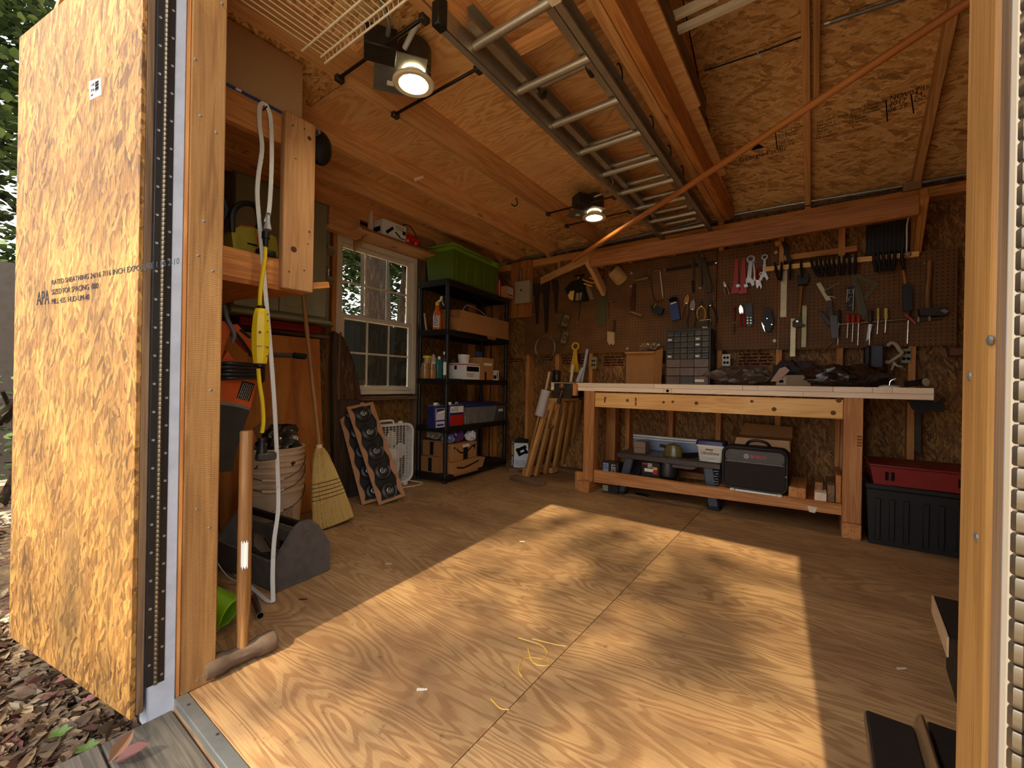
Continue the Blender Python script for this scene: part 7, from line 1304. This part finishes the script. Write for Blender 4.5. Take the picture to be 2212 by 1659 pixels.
for y in (1.62, 2.02, 2.32, 2.58): obj('rope_guide', B().tube(arc((-.668, y, zb_-.01), .03, EY, EZ, -.4, 2.6, 10), .0035, 6), M['black'], t)
obj('pulley_hook', B().tube(smooth([(-1.03, 2.34, zb_), (-1.01, 2.38, za+.01), (-1.04, 2.41, za-.008)], 4), .005, 6), ch, t)
for y in (1.36, 3.45): one('ladder_cleat', ('orange brown wooden cleat across joists above the middle of ladder', 'wooden cleat across joists above far end of ladder')[y > 2], 'cleat', B().box((-1.05, y, 2.206), (-.655, y+.038, 2.246), .002), M['joist'])
# two recessed lamps on hanger bars
def downlight(cx_, cy_, label, extra):
    t = thing('recessed_lamp', label, 'lamp', (cx_, cy_, 2.10)); zt = 2.105
    obj('trim_ring', B().lathe((cx_, cy_, zt), [(.058, .004), (.060, .0), (.078, -.002), (.085, .003), (.084, .009), (.064, .012)], 36, cap=False), paint((214, 196, 164), .5, 0, .4, .04), t)
    bf = [(.059, .004)]
    for i in range(6): bf += [(.0585-.0016*i, .008+.005*i), (.0568-.0016*i, .010+.005*i)]
    obj('baffle', B().lathe((cx_, cy_, zt), bf + [(.047, .042)], 32, cap=False), paint((176, 160, 120), .6, 0, .3, .02), t)
    obj('lens', B().lathe((cx_, cy_, zt), [(.046, .036), (.03, .033), (0, .032)][::-1], 28), emit('lamp_glow', (1, .84, .52, 1), 200.0), t)
    obj('housing', B().lathe((cx_, cy_, zt+.045), [(.062, 0), (.070, .004), (.070, .10), (.058, .118), (.0, .118)], 20), paint((86, 80, 74), .45, .7, .5, .25), t)
    obj('mounting_plate', B().obox((cx_-.055, cy_-.03, zt+.0465), V((.82, -.57, 0)), V((.57, .82, 0)), EZ, (.125, .10, .0016)), M['galv'], t)
    jb = obj('junction_box', B().obox((cx_-.02, cy_-.15, zt+.075), V((.82, -.57, 0)), V((.57, .82, 0)), EZ, (.05, .06, .04), .004), paint((58, 52, 46), .5, .6, .5, .25), t)
    obj('barcode_label', B().obox((cx_-.125, cy_-.02, zt+.0443), V((.82, -.57, 0)), V((.57, .82, 0)), EZ, (.014, .014, .0006)), M['paper'], t)
    for dy in (-.16, .13):
        obj('hanger_bar', B().bar((-1.648, cy_+dy, zt+.048), (-1.14, cy_+dy, zt+.048), .012, .010, EZ, .002), M['darkmetal'], t)
        for x in (-1.652, -1.135): obj('bar_foot', B().box((x-.012, cy_+dy-.018, zt+.03), (x+.012, cy_+dy+.018, zt+.054), .002), M['iron'], t)
    return t
t = downlight(-1.372, 1.165, 'lit recessed lamp nearest the doorway, hung between joists', 0)
obj('flex_conduit', B().tube(smooth([(-1.25, .80, 2.26), (-1.26, .90, 2.23), (-1.30, .98, 2.20), (-1.36, 1.02, 2.18)], 5), .009, 8), M['galv'], t); obj('flex_conduit', B().tube(smooth([(-1.20, 1.05, 2.22), (-1.27, 1.07, 2.21), (-1.33, 1.08, 2.18)], 5), .010, 8), paint((190, 190, 184), .4), t)
obj('hanging_block', B().box((-1.135, .80, 2.155), (-1.098, 1.34, 2.20), .003), M['joist'], t)
t = downlight(-1.355, 2.86, 'lit recessed lamp farther back near the corner of shed', 1)
obj('flex_conduit', B().tube(smooth([(-1.34, 2.78, 2.22), (-1.27, 2.80, 2.24), (-1.20, 2.86, 2.27), (-1.12, 2.9, 2.28)], 5), .009, 8), M['galv'], t); obj('hanging_block', B().box((-1.135, 2.70, 2.155), (-1.098, 3.04, 2.20), .003), M['joist'], t)
# wire shelf
t = thing('wire_shelf', 'cream wire shelf panel lying across under joists by the doorway', 'wire shelf', (-1.3, .7, 2.09)); zw = 2.095; yw0, yw1 = .515, .868; xw0, xw1 = -1.535, -.95
n = 24
for i in range(n): x = xw0+.012+(xw1-xw0-.02)*i/(n-1); obj('wire', B().tube([(x, yw0, zw+.004), (x, yw1, zw+.004), (x, yw1+.004, zw-.012)], .0021, 5), M['cream'], t)
for y, z, x0 in ((yw1+.004, zw-.014, xw0), (yw1-.012, zw, xw0), (.80, zw, xw0-.03), (.53, zw, xw0)): obj('cross_wire', B().cyl((x0, y, z), (xw1, y, z), .0036, n=7), M['cream'], t)
# trims stored on the loft edge, blocks and hooks
for i, (x0, y0_, x1, y1_, r, nm) in enumerate(((1424, 84, 1608, 8, .013, 'white trim strip lowest of those sticking out beside roof rafters'), (1426, 74, 1630, -10, .010, 'thin white trim strip second from below beside the roof rafters'), (1404, 62, 1496, 28, .008, 'shortest white trim strip poking out beside the roof rafters'), (1398, 52, 1560, -14, .012, 'uppermost white trim strip beside the roof rafters'))):
    p, q = FZ(x0, y0_, 2.44+.012*i), FZ(x1, y1_, 2.44+.012*i); q.y = p.y = (p.y+q.y)/2; one('trim_strip', nm, 'strip', B().bar(p + V((-.25, 0, 0)), q + V((.1, 0, 0)), r*2, .012, EZ, .001), M['cream'], 'white trim strips beside the rafters')
p = FZ(1497, 205, 2.36); one('stud_offcut', 'short lumber offcut poking out from loft edge beside the rafters', 'timber', B().box((p.x-.30, p.y-.045, 2.318), (p.x+.01, p.y+.045, 2.356), .003), M['apron'])
one('loft_panel', 'dark panel edge standing along the loft edge above the beam', 'panel', B().box((-.535, 1.2, 2.318), (-.525, 2.5, 2.47), .001), M['old'])
q = FX(905, 385, -2.16); t = one('wood_shim', 'pale wooden shim nailed across a ceiling joist near window', 'shim', B().obox((-2.16, q.y, q.z), V((.0, .8, .55)).normalized(), EX, V((0, -.55, .8)).normalized(), (.045, .0035, .010), .002), M['pale'])
q = FX(1108, 440, -1.64); one('ceiling_hook', 'bent steel hook screwed in ceiling joist between the lamps', 'hook', B().tube(smooth([(-1.638, q.y+.03, q.z+.05), (-1.625, q.y+.03, q.z+.01), (-1.625, q.y, q.z-.02), (-1.63, q.y-.03, q.z-.015)], 4), .004, 6), M['iron'])
one('black_bag', 'black lumpy bag hanging from loft joist behind the knotty upright', 'bag', B().ball((-2.02, 1.13, 2.03), (.045, .06, .085), 14, 10), M['black'])
q = rp(1638, 112); t = thing('wire_clip', 'white wire clip with a black cable on the roof sheathing', 'clip', q); obj('clip', B().tube(arc(q - nrm*.012, .012, U, nrm, 0, 2*math.pi, 12), .003, 5).obox(q - nrm*.008 - U*.02, EX, U, nrm, (.012, .010, .004), .002), M['paper'], t); obj('cable', B().tube([rp(1522, 152) - nrm*.006, rp(1640, 112) - nrm*.008, rp(1748, 72) - nrm*.006], .004, 6), M['black'], t)
t = thing('grey_tube', 'grey metal tube lying along the roof sheathing at upper right', 'tube', rp(1850, 30)); a_, b_ = rp(1782, 48) - nrm*.016, rp(1960, -10) - nrm*.016; obj('pipe', B().cyl(a_, b_, .010, n=10), M['galv'], t); obj('pipe_end', B().cyl(a_ - (b_-a_).normalized()*.003, a_ + (b_-a_).normalized()*.02, .012, n=10), M['steel'], t)
# ================================================================ low things by the right post
za_ = .03; k0, k1 = FZ(1870, 1531, za_), FZ(1985, 1566, za_)
t = thing('rubber_board', 'black scuffed board lying on the floor inside the right door post', 'board', (k0.x+.05, k0.y-.2, 0)); obj('slab', B().box((k0.x, k0.y-.42, .001), (k1.x-.012, k0.y, za_), .004), M['blackp'], t); obj('edge_strip', B().box((k0.x-.004, k0.y-.42, .001), (k0.x-.0005, k0.y-.002, za_-.006)), M['old'], t)
one('bullnose_strip', 'tan metal bullnose strip standing proud between two black boards', 'strip', B().prism([(k1.x-.011+.013*(1-math.cos(a)), k0.y+.005, .001+.062*math.sin(a)**.7) for a in [math.pi*i/10 for i in range(11)]], (0, -.42, 0)), paint((150, 120, 84), .35, .5))
one('rubber_board', 'second black board wedged between bullnose strip and right wall side', 'board', B().box((k1.x+.017, k0.y-.42, .001), (k1.x+.20, k0.y+.03, .040), .004), M['blackp'])
q0 = FZ(2018, 1289, .22); t = thing('dark_step', 'dark topped low step with pale front edge by the right door post', 'step', (q0.x+.1, q0.y-.1, 0)); q1 = FZ(2050, 1380, .22)
obj('top', B().prism([(q0.x, q0.y, .215), (q1.x+.004, q1.y, .215), (q1.x+.25, q1.y, .215), (q0.x+.25, q0.y, .215)], (0, 0, .008)), M['blackp'], t); obj('pale_edge', B().prism([(q0.x-.002, q0.y, .17), (q1.x, q1.y, .17), (q1.x, q1.y, .223), (q0.x-.002, q0.y, .223)], (-.004, 0, 0)), paint((196, 164, 124), .6), t); obj('carcass', B().prism([(q0.x+.03, q0.y, .001), (q1.x+.03, q1.y+.01, .001), (q1.x+.24, q1.y+.01, .001), (q0.x+.24, q0.y, .001)], (0, 0, .213)), M['black'], t)
# small litter on the floor
for i, (x, y, c__, nm) in enumerate(((652, 1295, (60, 40, 26), 'two dark splinters lying on the floor before the toolbox'), (838, 1218, (200, 180, 150), 'pale paint chip on the floor nearest the toolbox'), (1126, 1170, (240, 226, 190), 'white paint chip near the far end of sun patch'), (1945, 1445, (206, 196, 170), 'pale chip on the shaded floor by right post'), (908, 1440+50, (210, 200, 180), 'curled white shaving on the front of the floor'))):
    p = FZ(x, y, .0012); one('floor_scrap', nm, 'scrap', B().obox(p + V((0, 0, .001)), V((.8, .6, 0)), V((-.6, .8, 0)), EZ, (.010, .004, .0012)).obox(p + V((.01, .008, .001)), V((.7, .7, 0)).normalized(), V((-.7, .7, 0)).normalized(), EZ, (.007, .003, .001)), paint(c__, .8))
# ================================================================ outside
t_ = NT('soil'); n = t_.noise(t_.N('ShaderNodeTexCoord').outputs['Object'], 9., 5, .7); t_.bump(n, .8, .03); SOIL = t_.done(t_.ramp(n, [(.3, srgb(50, 38, 28)), (.7, srgb(112, 92, 70))]), .95, .1)
gd_ = B()
def gz(x, y): return -.115 + .02*math.sin(3.1*x+1.7*y)*math.sin(2.3*y+.4) - .02*max(0, min(1, (-x-1.4)))
gd_.grid(lambda u, v: V((-26+52*u, -26+52*v, -.16)), 4, 4); t_ = NT('bounce_yard'); n = t_.noise(t_.N('ShaderNodeTexCoord').outputs['Object'], 30., 5, .7); t_.bump(n, .6, .02); struct('ground', gd_, t_.done(t_.ramp(n, [(.3, srgb(150, 138, 116)), (.7, srgb(206, 194, 168))]), .95, .1))  # ground out of view, made pale to bounce sunlight up to the roof
g2 = B().grid(lambda u, v: V((-6.0+5.0*u, -1.8+3.6*v, gz(-6.0+5.0*u, -1.8+3.6*v)-.012)), 60, 46); struct('path', g2, SOIL)
def leafmat(name, stops):
    t = NT(name); at = t.N('ShaderNodeAttribute', attribute_name='gc'); sx = t.N('ShaderNodeSeparateXYZ'); t.L(at.outputs['Vector'], sx.inputs[0]); c = t.ramp(sx.outputs[0], stops)
    nz = t.noise(t.N('ShaderNodeTexCoord').outputs['Object'], 60., 3, .6); c = t.mix(t.math('MULTIPLY', nz, .35), c, srgb(60, 46, 34)); t.b.inputs['Subsurface Weight'].default_value = 0; return t.done(c, .7, .3)
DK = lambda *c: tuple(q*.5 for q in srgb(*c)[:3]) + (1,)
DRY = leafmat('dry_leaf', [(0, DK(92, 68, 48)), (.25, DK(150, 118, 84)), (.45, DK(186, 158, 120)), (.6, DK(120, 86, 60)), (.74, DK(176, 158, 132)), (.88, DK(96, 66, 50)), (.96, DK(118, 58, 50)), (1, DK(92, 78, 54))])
def addleaf(mb, p, yaw, ln, wd, tilt, roll, col, curl):
    u = V((math.cos(yaw)*math.cos(tilt), math.sin(yaw)*math.cos(tilt), math.sin(tilt))); s = V((-math.sin(yaw), math.cos(yaw), 0)); n = u.cross(s); s2 = s*math.cos(roll)+n*math.sin(roll); n = u.cross(s2)
    pts = [p - u*ln*.5, p - u*ln*.15 + s2*wd*.5 + n*curl*wd, p + u*ln*.2 + s2*wd*.42 + n*curl*wd, p + u*ln*.5 + n*curl*wd*.6, p + u*ln*.2 - s2*wd*.42 + n*curl*wd, p - u*ln*.15 - s2*wd*.5 + n*curl*wd, p - u*ln*.1, p + u*ln*.2]
    mb.add(pts, [(0, 6, 1), (1, 6, 7, 2), (2, 7, 3), (3, 7, 4), (4, 7, 6, 5), (5, 6, 0)], [(col, 0, 0)]*8)
rl_ = random.Random(5); lit = B()
for i in range(9000):
    near = i < 6500
    x = rl_.uniform(-2.7, -1.35) if near else rl_.uniform(-5.5, -1.4); y = rl_.uniform(-.35, .42) if near else rl_.uniform(-1.2, 1.4)
    if x > -1.44 and y > .08: continue
    if near and y > .46+(x+1.4)*.18+.08: continue
    ln = rl_.uniform(.03, .065); addleaf(lit, V((x, y, gz(x, y)+rl_.uniform(0, .022))), rl_.uniform(0, 6.3), ln, ln*rl_.uniform(.35, .55), rl_.uniform(-.5, .5), rl_.uniform(-.8, .8), rl_.random()**1.0, rl_.uniform(-.1, .45))
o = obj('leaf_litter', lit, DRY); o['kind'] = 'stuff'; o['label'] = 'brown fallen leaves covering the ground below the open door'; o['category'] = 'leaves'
for i, (x, y, yaw, ln, c__, nm) in enumerate(((286, 1640, 1.0, .075, (84, 34, 30), 'dark red fallen leaf lying at the tip of deck board'), (262, 1625, 2.2, .07, (110, 76, 50), 'brown curled leaf behind the dark red leaf on deck'), (128, 1482, .3, .06, (110, 48, 42), 'reddish fallen leaf on the litter near the door bottom'), (196, 1520, .8, .055, (104, 44, 40), 'small red leaf on litter close under the door edge'))):
    m = B(); p = FZ(x, y, -.02 if i < 2 else -.085); addleaf(m, p + V((0, 0, .012)), yaw, ln, ln*.45, .3, .3, .5, .35); one('fallen_leaf', nm, 'leaf', m, paint(c__, .6))
for i, (x, y, nm) in enumerate(((130, 1592, 'green weed seedling nearest the door among dead leaves'), (188, 1625, 'green weed seedling nearest the deck board among leaves'))):
    p = FZ(x, y, -.08); m = B()
    for k in range(5): addleaf(m, p + V((.013*math.cos(k*1.26), .013*math.sin(k*1.26), .012)), k*1.26, .026, .018, .25, 0, 0, .1)
    t = thing('weed_seedling', nm, 'weed', p, 'weeds in the leaf litter'); obj('leaf', m, paint((74, 98, 36), .6), t)['kind'] = 'stuff'; obj('stem', B().cyl(p + V((0, 0, -.03)), p + V((0, 0, .012)), .002, n=5), paint((120, 140, 60), .6), t)
# deck boards before the threshold
dk = thing('ramp_deck', 'weathered grey deck boards in front of the metal threshold', 'deck', (-.5, .2, -.03))
for y0, y1, x0 in ((.262, .402, -1.42), (.118, .257, -1.425), (-.03, .113, -1.43), (-.18, -.035, -1.43)): obj('deck_board', B().box((x0, y0, -.066), (1.2, y1, -.026), .003), M['grey'], dk)
obj('deck_frame', B().box((-1.455, -.2, -.15), (-1.425, .255, -.068), .003), M['old'], dk)
# fence, trees
def fence(name, label, A, Bp, h, n):
    t = thing(name, label, 'fence', A); d = Bp-A; nn = V((-d.y, d.x, 0)).normalized()
    for i in range(n):
        p = A + d*((i+.5)/n); w_ = d.length/n; obj('board', B().obox(p + V((0, 0, h/2+rnd(-.02, .02))), d.normalized(), nn, EZ, (w_*.485, .011, h/2), .003), paint((74, 64, 54), .9), t)
    for z in (.35, h-.3): obj('rail', B().bar(A + nn*.03 + V((0, 0, z)), Bp + nn*.03 + V((0, 0, z)), .04, .08, EZ), M['grey'], t)
fence('board_fence', 'dark weathered board fence beyond the left door edge', V((-6.2, -1.4, -.15)), V((-6.6, 3.0, -.15)), 2.1, 30)
fence('board_fence', 'dark board fence behind the trees outside the window', V((-6.62, 3.05, -.15)), V((-7.4, 9.0, -.15)), 2.1, 40)
LEAF = leafmat('green_leaf', [(0, srgb(34, 52, 22)), (.5, srgb(62, 86, 36)), (.85, srgb(92, 116, 52)), (1, srgb(126, 146, 80))])
BARK = bark('tree_bark'); [setattr(e, 'color', (e.color[0]*.22, e.color[1]*.24, e.color[2]*.26, 1)) for n_ in BARK.node_tree.nodes if n_.type == 'VALTORGB' for e in n_.color_ramp.elements]
def tree(label, base, h, r, crown, nleaf, seed, group, lr=.075, trunk=True):
    rr_ = random.Random(seed); t = thing('tree', label, 'tree', base, group)
    if trunk:
        m = B().tube(smooth([base, base + V((rr_.uniform(-.1, .1), rr_.uniform(-.1, .1), h*.35)), base + V((rr_.uniform(-.2, .2), rr_.uniform(-.2, .2), h*.7)), base + V((0, 0, h))], 4), [r*1.25]+[r*(1-.05*i) for i in range(12)], 14); m.g = [(p[2], p[1]*1, p[0]) for p in m.v]; obj('trunk', m, BARK, t)
    m = B(); br_ = B()
    for (cx, cy, cz, cr) in crown:
        c_ = V((cx, cy, cz)); top = V(base) + V((0, 0, h*.75)); 
        if trunk: br_.tube([top, top.lerp(c_, .5) + V((0, 0, .15)), c_], [.05, .03, .01], 6)
        k = max(3, int(nleaf*cr**2))
        subs = [c_ + V((rr_.gauss(0, cr*.5), rr_.gauss(0, cr*.5), rr_.gauss(0, cr*.4))) for _ in range(max(3, int(9*cr)))]
        for _ in range(k):
            s_ = rr_.choice(subs); p = s_ + V((rr_.gauss(0, .2), rr_.gauss(0, .2), rr_.gauss(0, .15))); ln = rr_.uniform(.8, 1.4)*lr; addleaf(m, p, rr_.uniform(0, 6.3), ln*1.6, ln, rr_.uniform(-.7, .5), rr_.uniform(-.7, .7), rr_.random(), .1)
    if trunk: obj('branches', br_, BARK, t)['kind'] = 'stuff'
    obj('foliage', m, LEAF, t)['kind'] = 'stuff'; return t
G = 'trees behind the fence'
tree('leafy tree rising behind the fence at the left edge', V((-8.2, .2, -.15)), 4.6, .13, [(-7.6, .4, 3.0, 1.1), (-7.8, -.6, 2.7, 1.0), (-7.9, 1.2, 3.6, 1.2), (-7.4, .2, 4.6, 1.3), (-7.6, -1.0, 4.2, 1.2), (-7.2, .9, 2.2, .8), (-7.5, .5, 5.8, 1.3), (-7.3, -.4, 6.6, 1.2), (-7.4, -.3, 3.4, 1.0), (-7.3, .7, 3.9, 1.0), (-7.2, .1, 5.2, 1.1), (-7.6, -.9, 5.4, 1.1)], 1500, 3, G, .06)
tree('tree outside window with dark trunk behind left panes', V((-5.4, 4.05, -.15)), 6.5, .26, [(-7.4, 3.6, 3.0, 1.0), (-7.6, 4.6, 2.6, 1.0), (-7.8, 5.0, 3.8, 1.1), (-7.6, 3.4, 4.0, 1.0), (-7.2, 4.0, 2.2, .9), (-7.9, 4.3, 3.2, 1.0), (-7.5, 5.4, 3.0, .9)], 1500, 4, G, .06)
tree('tree outside window with a trunk behind middle panes', V((-5.9, 5.0, -.15)), 6.5, .30, [(-7.2, 5.4, 3.4, 1.2), (-7.4, 6.4, 2.8, 1.1), (-7.0, 6.0, 4.6, 1.3)], 1500, 5, G, .06)
tree('ivy covered tree outside the right panes of window', V((-6.2, 6.2, -.15)), 5, .2, [(-6.1, 6.2, 1.9, .5), (-6.1, 6.2, 2.5, .5), (-6.1, 6.1, 3.1, .6), (-6.0, 6.3, 1.3, .45)], 2600, 6, G, .05)
tree('low evergreen shrub under the fence at the left edge', V((-5.2, .35, -.15)), .9, .03, [(-5.2, .3, .3, .4), (-5.0, .5, .55, .35), (-5.3, .0, .2, .4)], 900, 8, 'shrubs by the fence', .04)
# the tall tree behind the photographer whose outer sprays dapple the doorway
def back(p, dist): return V(p) - SUN_D*dist
sp = []
for (x, y, dist, r) in ((1262, 1108, 13, .12), (1215, 1130, 13, .10), (1300, 1150, 13, .20), (1240, 1180, 12.5, .14), (1330, 1190, 12.5, .22), (1355, 1230, 12, .18), (1310, 1230, 12, .16), (1300, 1265, 12, .14), (1520, 1215, 13, .12), (1470, 1255, 13, .14), (1440, 1290, 12.5, .16), (1545, 1300, 12, .18), (1480, 1350, 12.5, .22), (1530, 1400, 12, .2), (1050, 1250, 12, .18), (1180, 1300, 12, .2), (1230, 1340, 12.5, .18), (1090, 1430, 12, .22), (960, 1480, 12.5, .3), (820, 1470, 12, .3), (980, 1600, 12, .35), (760, 1580, 12, .35), (1200, 1500, 12.5, .2), (1150, 1560, 12.5, .25)):
    p = back(FZ(x, y), dist); sp.append((p.x, p.y, p.z, r))
for (x, y, dist, r) in ((200, 200, 12, .22), (290, 150, 12, .2), (130, 330, 12, .25), (270, 260, 12, .16), (70, 560, 12, .2), (210, 760, 12, .16), (190, 840, 12, .12), (50, 900, 12, .16), (120, 1000, 12, .14), (60, 1250, 12, .16), (250, 950, 12, .12), (350, 200, 12, .2), (230, 420, 12, .14), (100, 700, 12, .14)):
    p = back(dp(x, y), dist); sp.append((p.x, p.y, p.z, r))
for (x, y, r) in ((60, 1500, .3), (160, 1560, .3), (120, 1620, .3), (250, 1600, .25), (30, 1420, .25), (360, 1600, .2), (200, 1500, .22)):
    p = back(FZ(x, y, -.08), 12); sp.append((p.x, p.y, p.z, r))
rr_ = random.Random(77); tb = V((3.2, -9.5, -.15)); t = thing('shade_tree', 'tall shade tree standing in the yard facing the doorway', 'tree', tb)
obj('trunk', B().tube(smooth([tb, tb + V((-.3, 0, 4)), tb + V((-.8, .3, 8)), tb + V((-1.2, .5, 11.5))], 4), [.34]+[.32-.018*i for i in range(12)], 14), BARK, t)
m = B(); b2 = B()
for z_i, (x, y, z, r) in enumerate(sp):
    c_ = V((x, y, z)); 
    for _ in range(int((230 if z_i < 14 else 130)*r**1.2)+3):
        p = c_ + V((rr_.gauss(0, r*.55), rr_.gauss(0, r*.55), rr_.gauss(0, r*.4))); ln = rr_.uniform(.05, .09); addleaf(m, p, rr_.uniform(0, 6.3), ln*1.5, ln*.8, rr_.uniform(-.5, .4), rr_.uniform(-.5, .5), rr_.random(), .1)
for i in range(0, len(sp), 3): b2.tube(smooth([tb + V((-1.0, .4, 10)), V(sp[i][:3]).lerp(tb + V((-1, .4, 10)), .4) + V((0, 0, .5)), V(sp[i][:3])], 4), .012, 5)
for _ in range(14):
    c_ = tb + V((rr_.uniform(-1, 4), rr_.uniform(-3, 1), rr_.uniform(10, 15)))
    for k in range(160): p = c_ + V((rr_.gauss(0, .7), rr_.gauss(0, .7), rr_.gauss(0, .5))); addleaf(m, p, rr_.uniform(0, 6.3), .14, .08, rr_.uniform(-.5, .4), rr_.uniform(-.5, .5), rr_.random(), .1)
obj('branches', b2, BARK, t)['kind'] = 'stuff'; obj('foliage', m, LEAF, t)['kind'] = 'stuff'
rr_ = random.Random(55); m = B()  # leaf mass added out of view to cut low skylight into the shed
for i in range(16):
    a = math.radians(150+240*i/15); R_ = rr_.uniform(11, 15); bx_, by_ = 1.5+R_*math.cos(a-.0), -1+R_*math.sin(a)
    if bx_ < -3 and by_ > -3.5: continue
    hh_ = rr_.uniform(4.0, 6.0)
    for k in range(260):
        z_ = rr_.uniform(.0, hh_); w_ = 1.7*(1-.5*abs(z_/hh_-.4)); addleaf(m, V((bx_+rr_.gauss(0, w_*.6), by_+rr_.gauss(0, w_*.5), z_)), rr_.uniform(0, 6.3), .55, .36, rr_.uniform(-1, 1), rr_.uniform(-1, 1), rr_.random(), .1)
o = obj('added_treeline', m, LEAF); o['kind'] = 'stuff'; o['label'] = 'unseen green leaf screen added around the yard to cut low skylight'; o['category'] = 'added trees'
# ================================================================ lettering becomes plain mesh
bpy.context.view_layer.update(); dg = bpy.context.evaluated_depsgraph_get()
for o in [o for o in sc.objects if o.type == 'FONT']:
    me = bpy.data.meshes.new_from_object(o.evaluated_get(dg)); q = bpy.data.objects.new('lettering', me); COL.objects.link(q); q.parent = o.parent; q.matrix_local = o.matrix_local.copy()
    if not me.materials: me.materials.append(o.data.materials[0])
    bpy.data.objects.remove(o)
